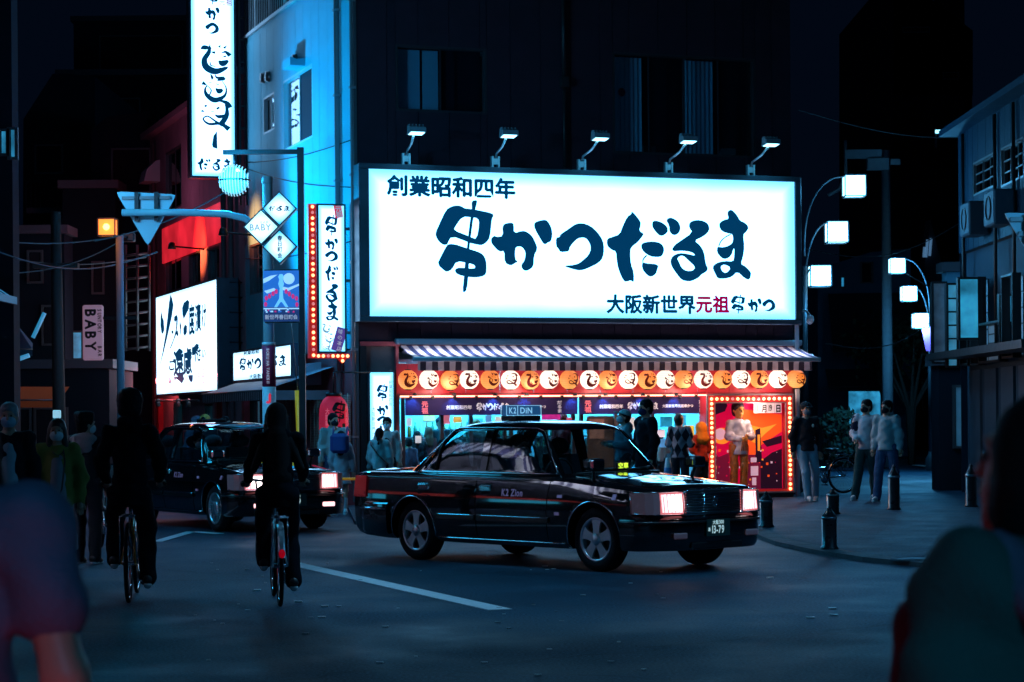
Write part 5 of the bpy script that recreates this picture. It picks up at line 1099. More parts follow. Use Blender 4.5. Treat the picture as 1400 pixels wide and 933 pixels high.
# ================================================================== FAR LEFT BUILDINGS
nb1 = pm("night_wall_blue", (.014, .030, .045), .8, noise=.2, nscale=1.2); nb2 = pm("night_wall_grey", (.010, .016, .024), .8, noise=.2, nscale=1.2); nroof = pm("roof_metal", (.10, .10, .12), .6)
def block(label, px0, px1, ptop, Y, depth, mat, shape=None, wins=(), name="building", group=None, z0=0.0):
    """building whose street face spans px0..px1 at distance Y; shape: extra roof outline in px"""
    a, b = at(px0, 600, Y), at(px1, 600, Y); t = thing(name, label, "building", ((a[0]+b[0])/2, Y, 0), WLD, group)
    outl = [(a[0], z0), (b[0], z0)] + ([(at(x, y, Y)[0], at(x, y, Y)[2]) for x, y in shape] if shape else [(b[0], at(px1, ptop, Y)[2]), (a[0], at(px0, ptop, Y)[2])])
    q = MB(); q.prism([(x, Y, z) for x, z in outl], (0, depth, 0)); q.build("wall", mat, t)
    if not shape: box("parapet", (a[0]-.1, Y-.1, at(px0, ptop, Y)[2]+.002), (b[0]+.1, Y+depth+.1, at(px0, ptop, Y)[2]+.2), nroof, t)
    for w in wins:
        x0, y0, x1, y1 = w[:4]; m = w[4] if len(w) > 4 else dk; p0, p1 = at(x0, y1, Y-.02), at(x1, y0, Y-.02)
        q = MB()
        for r in ((p0[0]-.05, p1[0]+.05, p0[2]-.05, p0[2]), (p0[0]-.05, p1[0]+.05, p1[2], p1[2]+.05), (p0[0]-.05, p0[0], p0[2], p1[2]), (p1[0], p1[0]+.05, p0[2], p1[2])): q.box((r[0], Y-.06, r[2]), (r[1], Y+.02, r[3]))
        f = q.build("window", alum, t); n = max(1, round((p1[0]-p0[0])/.9))
        for i in range(n):
            xa, xb = p0[0]+(p1[0]-p0[0])*i/n, p0[0]+(p1[0]-p0[0])*(i+1)/n; box("pane", (xa+.02, Y-.03, p0[2]), (xb-.02, Y-.012, p1[2]), m, f)
    return t
streak = pm("lit_shutter", (.3, .5, .6), .4, emit=(.02, .20, .36), estr=.8, noise=.6, nscale=3)
block("dark flat-topped block with a wide recess far behind the side street", 105, 262, 30, 82, 12, nb1, wins=((138, 50, 248, 104),))
block("dark block with a slanted gable end at the far left", 30, 130, 100, 66, 10, nb1, shape=((130, 105), (92, 101), (72, 101), (32, 163)), wins=((50, 200, 84, 236),))
block("low dark house with a wide window behind the tall sign", 84, 262, 104, 74, 7, nb2, wins=((112, 136, 190, 180),))
block("narrow dark house with ribbed awning left of the mauve building", 124, 206, 158, 58, 7, nb1, shape=((206, 152), (147, 160), (124, 178)), wins=((155, 205, 204, 262),))
block("tall dark building at the left edge of the view", -40, 20, -60, 40, .5, nb2, wins=((1, 180, 9, 210, streak), (14, 178, 21, 215, streak)))
block("dark shop building with shutters at street level on the left", 22, 90, 320, 52, 1, nb2, wins=((40, 345, 56, 385), (60, 420, 80, 470)))
block("dark narrow building behind the orange cube lamp", 88, 160, 258, 55, 1, nb2, wins=((96, 455, 112, 490, streak), (128, 360, 140, 400)))
block("dark shuttered shop at the left end of the street", -10, 150, 505, 48, 3, nb2, wins=((10, 560, 40, 640), (50, 560, 90, 640)))
# awnings and bits of light on the left
def far_awning(label, pts, Y, mat, dep=1.2):
    a, b, c_, d = [at(x, y, Y) for x, y in pts]; t = thing("awning", label, "awning", ((a[0]+b[0])/2, Y, a[2]))
    q = MB(); q.add([a, b, (c_[0], Y-dep, c_[2]), (d[0], Y-dep, d[2])], [(0, 1, 2, 3)]); q.add([(c_[0], Y-dep, c_[2]), (d[0], Y-dep, d[2]), (d[0], Y-dep, d[2]-.15), (c_[0], Y-dep, c_[2]-.15)], [(0, 1, 2, 3)]); q.build("canopy", mat, t)
    q = MB(); q.tube([(c_[0], Y-dep, c_[2]), (d[0], Y-dep, d[2])], .02, 5); q.build("rail", alum, t)
far_awning("dull orange shop awning at the left edge", ((0, 529), (95, 529), (98, 548), (-6, 548)), 46, pm("orange_cloth", (.5, .13, .04), .8, emit=(.035, .006, .002), estr=1))
far_awning("dark blue slanted awning above the left shops", ((20, 440), (45, 470), (60, 480), (24, 480)), 50, pm("blue_cloth", (.05, .12, .2), .7))
for i, (x0, y0, x1, y1) in enumerate(((0, 490, 26, 478), (0, 500, 40, 486), (45, 462, 61, 428))):
    a, b = at(x0, y0, 47), at(x1, y1, 47); t = thing("gutter_tube", ("long thin blue-lit gutter at the left edge, upper one", "long thin blue-lit gutter at the left edge, lower one", "short steep blue-lit awning strut on the left")[i], "pipe", a)
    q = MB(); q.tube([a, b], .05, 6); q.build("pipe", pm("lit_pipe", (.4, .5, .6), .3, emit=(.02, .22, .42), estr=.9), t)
# small white lamp over the woman's head, lit cyan
c = at(77, 567, 30); t = thing("wall_lamp", "small white box lamp seen just above the head of the woman in the green cardigan", "lamp", c); box("shade", (c[0]-.05, 30, c[2]-.05), (c[0]+.05, 30.08, c[2]+.06), pm("pale_lamp", (.6, .7, .75), .4, emit=(.25, .55, .7), estr=.9), t, e=.01); q = MB(); q.tube([(c[0], 30.04, 0), (c[0], 30.04, c[2]-.05)], .02, 6); q.build("post", darkm, t)
# overhead cables to the left
def cable(label, pts, Y, sag, r=.012):
    a, b = at(*pts[0], Y), at(*pts[1], Y+3); q = MB(); n = 16
    q.tube([(a[0]+(b[0]-a[0])*i/n, a[1]+(b[1]-a[1])*i/n, a[2]+(b[2]-a[2])*i/n - sag*math.sin(math.pi*i/n)) for i in range(n+1)], r, 5)
    o = q.build("overhead_cable", pm("cable_dark", (.12, .15, .16), .5), None, a); tag(o, label, "cable", "overhead cables over the side street"); return o
cable("overhead cable at lamp height from the left edge to the orange lamp", ((-20, 328), (160, 324)), 40, .1); cable("longest overhead cable sagging below the orange cube lamp", ((-20, 338), (215, 345)), 38, .35, .014)
cable("thin overhead cable crossing low over the BABY sign", ((0, 375), (210, 300)), 42, .3); cable("overhead cable near the triangular sign", ((130, 330), (330, 250)), 37, .15)
cable("fifth overhead cable, behind the others over the side street", ((0, 352), (200, 352)), 44, .15)
p_ = at(82, 600, 44); t = thing("utility_pole", "thin dark wooden pole left of the BABY sign", "pole", (p_[0], 44, 0)); q = MB(); q.tube([(p_[0], 44, 0), (p_[0]-.05, 44, at(80, 290, 44)[2])], [.14, .10], 10); q.build("shaft", pm("wood_pole", (.12, .09, .08), .8), t)
q = MB(); q.box((p_[0]-.5, 43.9, 4.6), (p_[0]+.4, 44.1, 4.7)); q.build("crossarm", pm("wood_pole", (.12, .09, .08), .8), t)
# ladder-like fire stairs between
q = MB(); t = thing("fire_escape", "dark metal lattice balcony frame between the BABY sign and the mauve building", "fire escape", at(185, 440, 50)); 
for y in range(350, 480, 16): a, b = at(172, y, 50), at(204, y-4, 50); q.tube([a, b], .03, 5)
for x in (172, 188, 204): q.tube([at(x, 480, 50), at(x, 335, 50)], .035, 5)
q.build("bars", alum, t)

# ================================================================== RIGHT SIDE
# lamp posts with three cube lamps each
lampw = pm("cool_diffuser", (.6, .7, .75), .5, emit=(1.1, 3.0, 4.4), estr=1.3)
def trilamp(label, pxp, Y, lamps, s, energy):
    g_ = at(pxp, 600, Y); t = thing("lamp_post", label, "street lamp", (g_[0], Y, PH), WLD, "lamp posts with three cube lamps along the street")
    top = max(at(l[0], l[1], Y)[2] for l in lamps)
    q = MB(); q.tube([(g_[0], Y, PH), (g_[0], Y, at(pxp, lamps[-1][1], Y)[2]+.2)], .05, 10); q.lathe([(.14, 0), (.14, .3), (.08, .4), (.05, .5)], (g_[0], Y, PH), 14); q.build("post", pm("post_metal", (.03, .04, .05), .4, .5), t)
    for i, (x, y) in enumerate(lamps):
        c = at(x, y, Y); y0 = Y + .08*i; c = (c[0], Y, c[2])
        st = c[2]-1.05 if i < 2 else c[2]-.2; dx_ = c[0]-g_[0]; ey = c[2]+s*.48
        q = MB(); q.tube([(g_[0], Y, st-.3)] + [(g_[0] + dx_*.75*(1-math.cos(a_)), Y, st + (ey-st)*math.sin(a_)) for a_ in np.linspace(0, math.pi/2, 10)] + [(c[0], Y, ey)], .020, 6); q.build("arm", MC["post_metal"], t)
        l = bpy.data.objects.new("lamp", None); COL.objects.link(l); l.parent = t; BASE[l.name] = BASE[t.name]
        cube_lamp(l, c, s, lampw)
        lamp("street_light", 'POINT', (c[0], Y-s*.9, c[2]-.1), (.08, .50, 1.0), energy, .2)
    return t
trilamp("nearer lamp post with three glowing cube lamps, right of the billboard", 1102, 42.5, ((1167.5, 255), (1143.5, 318), (1120.5, 378)), .40, 100)
trilamp("farther lamp post with three smaller glowing cube lamps on the right", 1272, 58, ((1226, 364), (1242, 402), (1258, 439)), .385, 420)
# purple banner on the far lamp post
a, b = at(1260, 480, 57.8), at(1284, 447, 57.8); o = MB(); o.add([(a[0], 57.8, b[2]), (b[0], 57.8, b[2]), (b[0]-.02, 57.8, a[2]-.05), (a[0]+.12, 57.8, a[2])], [(0, 1, 2, 3)]); o.add([(a[0], 57.83, b[2]), (b[0], 57.83, b[2]), (b[0]-.02, 57.83, a[2]-.05), (a[0]+.12, 57.83, a[2])], [(3, 2, 1, 0)])
tag(o.build("street_banner", pm("plum_cloth", (.35, .08, .28), .7, emit=(.05, .008, .055), estr=.8), None, (a[0], 57.8, a[2])), "small plum banner hanging on the far lamp post under its lowest cube", "banner")
# utility pole with crossarm and transformer
UY = 62; p_ = at(1214, 600, UY); t = thing("utility_pole", "dim utility pole with a crossarm and hanging gear behind the cube lamps", "pole", (p_[0], UY, PH)); um = pm("concrete_pole", (.28, .32, .36), .7, noise=.2)
q = MB(); q.tube([(p_[0], UY, PH), (p_[0], UY, at(1212, 206, UY)[2])], [.17, .12], 12); q.build("shaft", um, t)
z = at(1200, 211, UY)[2]; q = MB(); q.box((at(1158, 600, UY)[0], UY-.1, z-.12), (p_[0]-.13, UY+.1, z+.12)); q.box((p_[0]+.13, UY-.07, z-.3), (p_[0]+.4, UY+.07, z-.15)); q.build("crossarm", um, t)
x_ = at(1159, 600, UY)[0]; q = MB(); q.tube([(x_, UY, z+.4), (x_, UY, z-.6), (x_-.2, UY, z-1.0), (x_-.5, UY, z-1.15)], .05, 6); q.box((x_+.6, UY-.15, z-.45), (x_+1.2, UY+.15, z-.13)); q.build("insulator", um, t)
nb3 = pm("night_wall_right", (.12, .32, .45), .8, noise=.3, nscale=.8)
block("dim two-storey house with pale walls at the end of the street", 1118, 1245, 400, 78, 9, nb3, shape=((1245, 340), (1190, 345), (1118, 368)), wins=((1141, 437, 1158, 477, pm("cyan_window", (.2, .5, .6), .4, emit=(.02, .22, .42), estr=1.0, noise=.6, nscale=2.5)), (1178, 360, 1192, 386), (1150, 380, 1154, 392, MC["cyan_window"]), (1160, 530, 1204, 585, MC["cyan_window"]), (1175, 442, 1190, 470)))
block("tall dark tower block behind the street on the right", 1222, 1325, -40, 120, 20, nb2, shape=((1318, -40), (1318, 40), (1330, 42), (1330, 130), (1222, 130), (1222, -40)), wins=((1235, 38, 1270, 44), (1290, 100, 1310, 108)))
block("dark block closing the street behind the lamp posts", 1205, 1300, 420, 92, 8, nb2, wins=((1225, 470, 1250, 500), (1262, 520, 1280, 560)))
far_awning("dark slanted roof awning of the house at the end of the street", ((1132, 402), (1240, 400), (1256, 470), (1130, 478)), 76, pm("roof_dark", (.04, .05, .06), .7), 1.5)
far_awning("dark awning over the lit shop at the end of the street", ((1128, 505), (1235, 505), (1240, 530), (1124, 530)), 74, pm("roof_dark", (.04, .05, .06), .7), 1.5)
for i, (x, y, e_) in enumerate(((1288, 180, 1.0),)):
    c = at(x, y, 95); t = thing("tube_lamp", "small bright tube lamp high in the dark on the right", "lamp", c); box("tube", (c[0]-.28, 95, c[2]-.07), (c[0]+.28, 95.1, c[2]+.07), emi("far_tube", (.5, 1.5, 1.9), 1.5), t); box("bracket", (c[0]-.3, 95.02, c[2]-.7), (c[0]-.22, 95.12, c[2]-.075), um, t)
# striped gable ornament
t = thing("gable_roof", "dark pointed gable with pale lattice bars right of the far lamps", "roof", at(1272, 400, 80)); q = MB(); q.prism([at(1258, 420, 80), at(1296, 420, 80), at(1290, 370, 80), at(1272, 300, 80)], (0, 1, 0)); q.build("gable", nroof, t)
for (x0, y0, x1, y1) in ((1266, 352, 1268, 328), (1271, 350, 1273, 326), (1263, 352, 1264, 338), (1262, 348, 1266, 346)): a, b = at(x0, y0, 79.9), at(x1, y1, 79.9); q = MB(); q.tube([a, b], .05, 5); q.build("lattice_bar", pm("pale_bar", (.6, .65, .7), .5, emit=(.05, .12, .22), estr=1), t)
# nearer right building: a wall running away from us
RX = lambda px, Y: at(px, 572, Y)[0]
RF = ((8.60, 42.0), R(-90) + math.atan2(-0.05, 1) * 0)            # frame: x runs toward us, y to the right
tr = thing("right_building", "pale corrugated building with dark windows at the right edge", "building", (1.5, 0, 0), RF)
rw = pm("corrugated_wall", (.006, .026, .046), .6, noise=.15, nscale=2); zt = at(1315, 186, 42)[2]; zm = at(1316, 347, 42)[2]
def hitR(px, py): 
    d = ray(px, py); t_ = 8.6/d[0]; return (42.0 - t_, 0, CAMZ + d[2]*t_)
wr = []
for (x0, x1, y0, y1) in ((1331, 1362, 215, 262), (1369, 1400, 195, 250)):
    a, b = hitR(x0, y0), hitR(x1, y0); wr.append((a[0], b[0], hitR((x0+x1)/2, y1)[2], hitR((x0+x1)/2, y0)[2]))
RL = 8.0
clad(tr, 'F', 0, RL, zm, zt, .22, wr, rw, -.02, .02); clad(tr, 'F', .01, RL-.01, zm, zt-.01, 0, wr, mback, .022, .2, "wall", 0, True)
for r_ in wr: window(tr, 'F', *r_, cols=3, rows=3, back=dk)
box("end_wall", (-.02, .0, 0), (.0, 6, zt), rw, tr); box("eaves", (-.2, -.35, zt+.003), (RL, .3, zt+.12), rw, tr); box("roof", (-.02, .31, zt+.003), (RL, 6, zt+.1), nroof, tr)
box("lower_wall", (0.01, .12, 0), (RL, .2, zm-.003), pm("lower_wall", (.03, .05, .07), .7, noise=.3), tr)
for k in range(5): box("door", (.4+k*1.35, .07, PH), (1.35+k*1.35, .118, 2.35), pm("shutter_dark", (.03, .05, .07), .5, noise=.3, nscale=3), tr)
box("canopy", (.2, -.7, 2.55), (RL, .05, 2.68), darkm, tr)
# shoji-like panels and the glowing sign box on its lower storey
def Rr(x0, y0, x1, y1): a, b = hitR(x0, y0), hitR(x1, y0); m = (x0+x1)/2; return a[0], b[0], hitR(m, y1)[2], hitR(m, y0)[2]
gl_ = pm("paper_pane", (.35, .45, .5), .5, emit=(.005, .035, .07), estr=1.0, noise=.3, nscale=3); gl2 = pm("paper_pane_lit", (.45, .6, .65), .5, emit=(.02, .16, .28), estr=1.0, noise=.4, nscale=3)
for (x0, y0, x1, y1, n_, mm) in ((1326, 445, 1337, 500, 3, gl_), (1352, 440, 1382, 496, 4, gl_), (1340, 380, 1352, 500, 5, gl_), (1384, 375, 1400, 490, 5, gl_)):
    r_ = Rr(x0, y0, x1, y1); window(tr, 'F', *r_, depth=-.05, proud=.20, cols=2, rows=n_, fm=darkm, gl=mm)
# upright lit sign box and glowing panel, facing the street crossing
def flatbox(name, label, cat, px0, py0, px1, py1, Y, mat, skew=0, frame=True):
    a, b = at(px0, py1, Y), at(px1, py0, Y); t = thing(name, label, cat, ((a[0]+b[0])/2, Y, a[2]))
    box("panel", (a[0], Y, a[2]), (b[0], Y+.12, b[2]), mat, t)
    if frame:
        q = MB(); e = .04
        for r_ in ((a[0]-e, b[0]+e, a[2]-e, a[2]), (a[0]-e, b[0]+e, b[2], b[2]+e), (a[0]-e, a[0], a[2], b[2]), (b[0], b[0]+e, a[2], b[2])): q.box((r_[0], Y-.03, r_[2]), (r_[1], Y+.15, r_[3]))
        q.build("frame", darkm, t)
    return t, a, b
glow = pm("glow_panel", (.3, .6, .7), .35, emit=(.02, .28, .50), estr=1.0, noise=.55, nscale=1.6, bump=.3, bscale=4)
flatbox("glowing_sign", "tall glowing cyan blank sign panel in a dark frame on the right", "sign", 1313, 382, 1342, 462, 39.5, glow)
t, a, b = flatbox("lattice_sign", "narrow upright cyan lattice panel beside the glowing blank sign", "sign", 1297, 390, 1307, 500, 41.0, gl2)
for k in range(1, 6): z = a[2]+(b[2]-a[2])*k/6; box("bar", (a[0], 40.98, z-.015), (b[0], 40.999, z+.015), darkm, t)
t, a, b = flatbox("projecting_sign", "long translucent blue-lit box sign projecting at the right edge", "sign", 1369, 405, 1412, 440, 38.0, pm("film_panel", (.2, .4, .5), .25, emit=(.01, .10, .19), estr=1, noise=.7, nscale=2.5, bump=.6, bscale=3))
t, a, b = flatbox("wall_panel", "dim grey-blue board with a faded picture left of the cyan lattice panel", "board", 1277, 388, 1292, 495, 42.5, pm("faded_board", (.3, .36, .4), .7, emit=(.008, .02, .035), estr=1, noise=.7, nscale=4))
block("dark corner shop under the glowing signs on the right", 1284, 1340, 500, 44, .8, nb2, wins=((1306, 530, 1318, 610, gl_), (1322, 530, 1336, 620)))
block("second dark shop next to the corner shop on the right", 1296, 1320, 372, 44.9, .5, nb3)
tri_sign("triangular road sign seen from behind, cut by the right edge", [(1372, 291), (1462, 293), (1416, 362)], 24.0, at(1440, 300, 24), mat=tsm)
# tree by the lit shop
def small_tree(label, px, Y, zc, rad, seed):
    rnd = random.Random(seed); g_ = at(px, 600, Y); t = thing("street_tree", label, "tree", (g_[0], Y, PH)); q = MB(); tips = []
    for k in range(9):
        a_ = rnd.uniform(0, 6.28); e = (g_[0]+rad*.8*math.cos(a_), Y+rad*.8*math.sin(a_), zc+rnd.uniform(-.3, .7)); m_ = (g_[0]+.1*math.cos(a_), Y+.1*math.sin(a_), zc*.55); q.tube([(g_[0], Y, PH), m_, e], [.10, .07, .015], 6); tips.append(e)
    q.build("trunk", pm("bark", (.07, .06, .05), .9, noise=.3), t); q = MB()
    for k in range(900):
        e = rnd.choice(tips); c = Vector((e[0]+rnd.gauss(0, rad*.35), e[1]+rnd.gauss(0, rad*.35), e[2]+rnd.gauss(.1, rad*.3))); u = Vector((rnd.gauss(0,1), rnd.gauss(0,1), rnd.gauss(0,1))).normalized()*rnd.uniform(.06, .13); w = u.orthogonal()*.5
        q.add([c-u, c+w, c+u, c-w], [(0, 1, 2, 3)])
    q.build("crown", pm("leaf_dark", (.02, .035, .02), .6, noise=.4), t)
small_tree("dark leafy street tree beside the lit shop window at the end of the street", 1212, 70, 3.7, 1.0, 3); small_tree("dark round tree left of the walking pair on the right", 1246, 66, 3.2, 1.2, 5)
# round shrubs
q = MB(); rnd = random.Random(9); g_ = at(1150, 600, 60)
for k in range(700): 
    v = Vector((rnd.gauss(0,1), rnd.gauss(0,1), rnd.gauss(0,1))).normalized(); c = Vector((g_[0], 60, .9)) + Vector((v.x*.75, v.y*.6, v.z*.8))*rnd.uniform(.75, 1.05); u = Vector((rnd.gauss(0,1), rnd.gauss(0,1), rnd.gauss(0,1))).normalized()*.09; w = u.orthogonal()*.5
    q.add([c-u, c+w, c+u, c-w], [(0, 1, 2, 3)])
t = thing("shrub", "dark rounded shrub in front of the lit shop on the right", "shrub", (g_[0], 60, PH)); q.build("foliage", pm("leaf_dark", (.02, .035, .02), .6), t)
# ------------------------------------------------------------------ bollards
bm_ = pm("bollard_paint", (.035, .03, .035), .3, .3, noise=.2, nscale=10, coat=.3); bt = pm("bollard_band", (.35, .38, .42), .3, .8)
def bollard(px, pyb, hpx, wpx, label):
    g_ = ground(px, pyb, PH); s = g_[1]/3000; r = wpx*s/2; h = hpx*s; t = thing("bollard", label, "bollard", g_, WLD, "black bollards with pointed tops"); B_ = (g_[0], g_[1], PH)
    hb = h*.74; q = MB(); q.lathe([(0, 0), (r*1.22, 0), (r*1.22, .02), (r, .035), (r, hb*.93), (0, hb*.93)], B_, 22); q.build("shaft", bm_, t)
    q = MB(); q.lathe([(r*1.0, hb*.931), (r*1.06, hb*.935), (r*1.06, hb), (r*.98, hb*1.003)], B_, 22); q.build("band", bt, t)
    q = MB(); q.lathe([(r*.98, hb*1.0), (r*.75, hb+.12*(h-hb)), (r*.34, hb+.36*(h-hb)), (r*.22, hb+.6*(h-hb)), (r*.34, hb+.72*(h-hb)), (r*.16, hb+.84*(h-hb)), (0, h)], B_, 18); q.build("finial", bm_, t)
    q = MB()
    for k in range(2):
        a_ = math.pi*k; q.tube([(g_[0]+r*.95*math.cos(a_), g_[1]+r*.95*math.sin(a_)-.0, PH+hb), (g_[0]+r*.6*math.cos(a_), g_[1]+r*.6*math.sin(a_), PH+hb+.3*(h-hb)), (g_[0]+r*.2*math.cos(a_), g_[1], PH+hb+.7*(h-hb))], .008, 5)
    q.build("scroll", bt, t)
bollard(1134, 751, 60, 20.5, "short black bollard nearest the kerb, in front of all the others"); bollard(1139, 703, 36, 17, "small bollard just behind the nearest one"); bollard(1048, 721, 50, 17.5, "bollard beside the front bumper of the black taxi")
bollard(1222.5, 697, 63, 15.5, "tall bollard beside the two men walking together"); bollard(1328, 693, 60, 15.5, "tall bollard standing alone farthest right"); bollard(985, 702, 40, 15, "bollard mostly hidden behind the taxi bonnet")
# yellow and black barrier bar behind the taxi's boot
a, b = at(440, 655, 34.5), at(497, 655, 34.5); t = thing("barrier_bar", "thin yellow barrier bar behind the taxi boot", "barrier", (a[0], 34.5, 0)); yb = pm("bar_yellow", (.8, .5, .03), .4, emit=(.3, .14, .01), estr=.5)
q = MB(); q.tube([a, b], .022, 8); q.build("bar", yb, t)
for x in (a[0]+.02, b[0]): q = MB(); q.tube([(x, 34.5, 0), (x, 34.5, a[2])], .02, 8); q.lathe([(0, .0), (.13, 0), (.12, .03), (0, .04)], (x, 34.5, 0), 12); q.build("stand", darkm, t)
# red and white cone in front of the shop
c = ground(909, 690, PH); t = thing("traffic_cone", "red and white traffic cone half hidden behind the taxi bonnet", "cone", c); z = (690-622)*c[1]/3000
c = at(913, 600, 36.0); c = (c[0], 36.0, PH); q = MB(); q.box((c[0]-.18, c[1]-.18, PH), (c[0]+.18, c[1]+.18, PH+.03)); q.cur = 1
prof = [(.15, .03), (.115, .27)]; q.cur = 0; q.lathe(prof, c, 16); q.cur = 1; q.lathe([(.115, .27), (.085, .47)], c, 16); q.cur = 0; q.lathe([(.085, .47), (.06, .64)], c, 16); q.cur = 1; q.lathe([(.06, .64), (.035, .80), (0, .80)], c, 16)
BASE[t.name] = (WLD, c); t.location = c; q.build("body", [pm("cone_blue", (.1, .3, .6), .5), pm("cone_white", (.75, .75, .8), .5)], t); t["label"] = "blue and white traffic cone half hidden behind the taxi bonnet"
# ================================================================== SHOP ACROSS THE STREET, left of the view: it shows only as reflections in the taxi
ox, oy = -8.6, 23.5
os_ = thing("opposite_shop", "two-storey shop with a long striped awning standing left of the view", "building", (ox, oy, 0)); ow = pm("opposite_wall", (.03, .03, .035), .7, noise=.2)
box("wall", (ox-3, oy-8, 0), (ox-.02, oy+8, 9.5), ow, os_); vs = []; q = MB()
for i in range(2): vs += [(ox, oy-7+13*i, 4.5), (ox+1.9, oy-7+13*i, 3.2)]
q.add(vs, [(0, 1, 3, 2)]); os2 = stripes("opposite_stripe", (.85, .85, .9), (.04, .04, .09), .34, .5, 1, trans=.2); q.build("awning", os2, os_)
box("rail", (ox+1.9, oy-7, 3.1), (ox+1.96, oy+6, 3.2), alum, os_); box("red_fascia", (ox-.02, oy-6, 1.0), (ox+.03, oy+6, 1.25), pm("fascia_red", (.6, .05, .05), .5, emit=(.5, .06, .05), estr=.8), os_)
box("window", (ox-.02, oy-1.0, .6), (ox+.01, oy+.1, .95), emi("opposite_window", (.05, .7, 1.1), 1.6), os_)
box("window", (ox-.02, oy+2.0, .55), (ox+.01, oy+2.8, .95), MC["opposite_window"], os_)
for y in (-5, -2, 1, 4):
    box("lamp", (ox+.5, oy+y-.3, 2.9), (ox+.6, oy+y+.3, 2.95), emi("opposite_tube", (1.3, 1.3, 1.5), 1), os_); al = bpy.data.lights.new("awning_fill", 'AREA'); al.shape = 'RECTANGLE'; al.size = .2; al.size_y = 2.6; al.spread = R(110); al.color = (.75, .8, 1.0); al.energy = 900; ao = bpy.data.objects.new("awning_fill", al); COL.objects.link(ao); ao.location = (ox+.95, oy+y, 2.75); ao.rotation_euler = (R(180), 0, 0)
t = thing("added_light_panel", "unseen cyan light panel added high on the opposite shop, left of the view", "sign", (ox, oy+5.5, 7.3)); box("case", (ox-.018, oy+3.5, 5.2), (ox+.3, oy+7.5, 9.4), darkm, t); box("lit_face", (ox+.302, oy+3.6, 5.3), (ox+.31, oy+7.4, 9.3), emi("added_cyan_glow", (.02, .55, 1.0), 7), t)  # added glow panel, lights the side wall across the street

def off_lamp(label, x, y, z, energy):
    t = thing("lamp_post", label, "street lamp", (x, y, 0), WLD, "lamp posts behind the view"); q = MB(); q.tube([(x, y, 0), (x, y, z+.3)], .05, 8); q.tube([(x, y, z+.3), (x, y+.6, z+.3)], .02, 6); q.build("post", MC["post_metal"], t)
    l = bpy.data.objects.new("lamp", None); COL.objects.link(l); l.parent = t; BASE[l.name] = BASE[t.name]; cube_lamp(l, (x, y+.6, z), .4, lampw); lamp("street_light", 'POINT', (x, y+.95, z-.1), (.08, .50, 1.0), energy, .2)
off_lamp("street lamp post right of the view by the pavement", 7.6, 17.5, 5.0, 330); off_lamp("street lamp post behind the view", 0.8, -5.0, 4.6, 380)
t = thing("red_lantern", "unseen red lantern added on a stand left of the view", "lantern", (-.80, 3.05, 0)); q = MB(); q.tube([(-.80, 3.05, 0), (-.80, 3.05, .45)], .02, 6); q.build("stand", darkm, t); q = MB(); q.lathe([(.05, .8), (.12, .86), (.14, 1.0), (.12, 1.14), (.05, 1.2)], (-.80, 3.05, -.32), 16); q.build("shade", emi("red_glow", (1.0, .03, .04), 2.6), t)  # added source, reddens the arm of the near passer-by

for (lbl, a_, b_, Y_, sg) in (("overhead cable crossing behind the cube lamps on the right, uppermost", (1090, 150), (1420, 175), 60, .5), ("overhead cable sagging below the nearer cube lamps", (1100, 340), (1320, 300), 50, .5), ("overhead cable running low to the glowing blank sign", (1130, 470), (1320, 395), 48, .6), ("overhead cable from the far lamp post to the right building", (1240, 375), (1400, 420), 44, .25)):
    o = cable(lbl, (a_, b_), Y_, sg); o["group"] = "overhead cables on the right"

t = thing("added_wire_lamp", "unseen lamp added on a wire high over the crossing, above the view", "street lamp", (1.2, 19.5, 8.0)); q = MB(); q.tube([(-9, 19.5, 8.8), (1.2, 19.5, 8.3), (9, 19.5, 8.8)], .012, 5); q.build("wire", darkm, t)
q = MB(); q.lathe([(.05, .3), (.12, .2), (.35, .02), (.33, 0)], (1.2, 19.5, 8.0), 20); q.build("shade", darkm, t); q = MB(); q.sphere((1.2, 19.5, 8.06), .09, 12, 8); q.build("bulb", emi("wire_bulb", (1, 1.4, 1.8), 5), t)
lamp("added_wire_light", 'SPOT', (1.2, 19.5, 7.9), (.20, .60, 1.0), 900, .15, cone=R(64))  # added lamp, brightens the road and its white line
t = thing("floodlight", "unseen floodlight added on the opposite shop wall, left of the view", "floodlight", (-8.3, 27, 6.0)); q = MB(); q.bbox((-8.5, 26.9, 5.9), (-8.2, 27.2, 6.15), .02); q.build("lamp_head", darkm, t)
dv = Vector(at(215, 290, 33.1)) - Vector((-8.2, 27.1, 6.0)); fo = lamp("added_sign_flood", 'SPOT', (-8.15, 27.2, 6.05), (.12, .5, 1.0), 800, .08, cone=R(58)); fo.rotation_euler = dv.to_track_quat('-Z', 'Y').to_euler()  # added spot, brightens the triangle sign and the pole

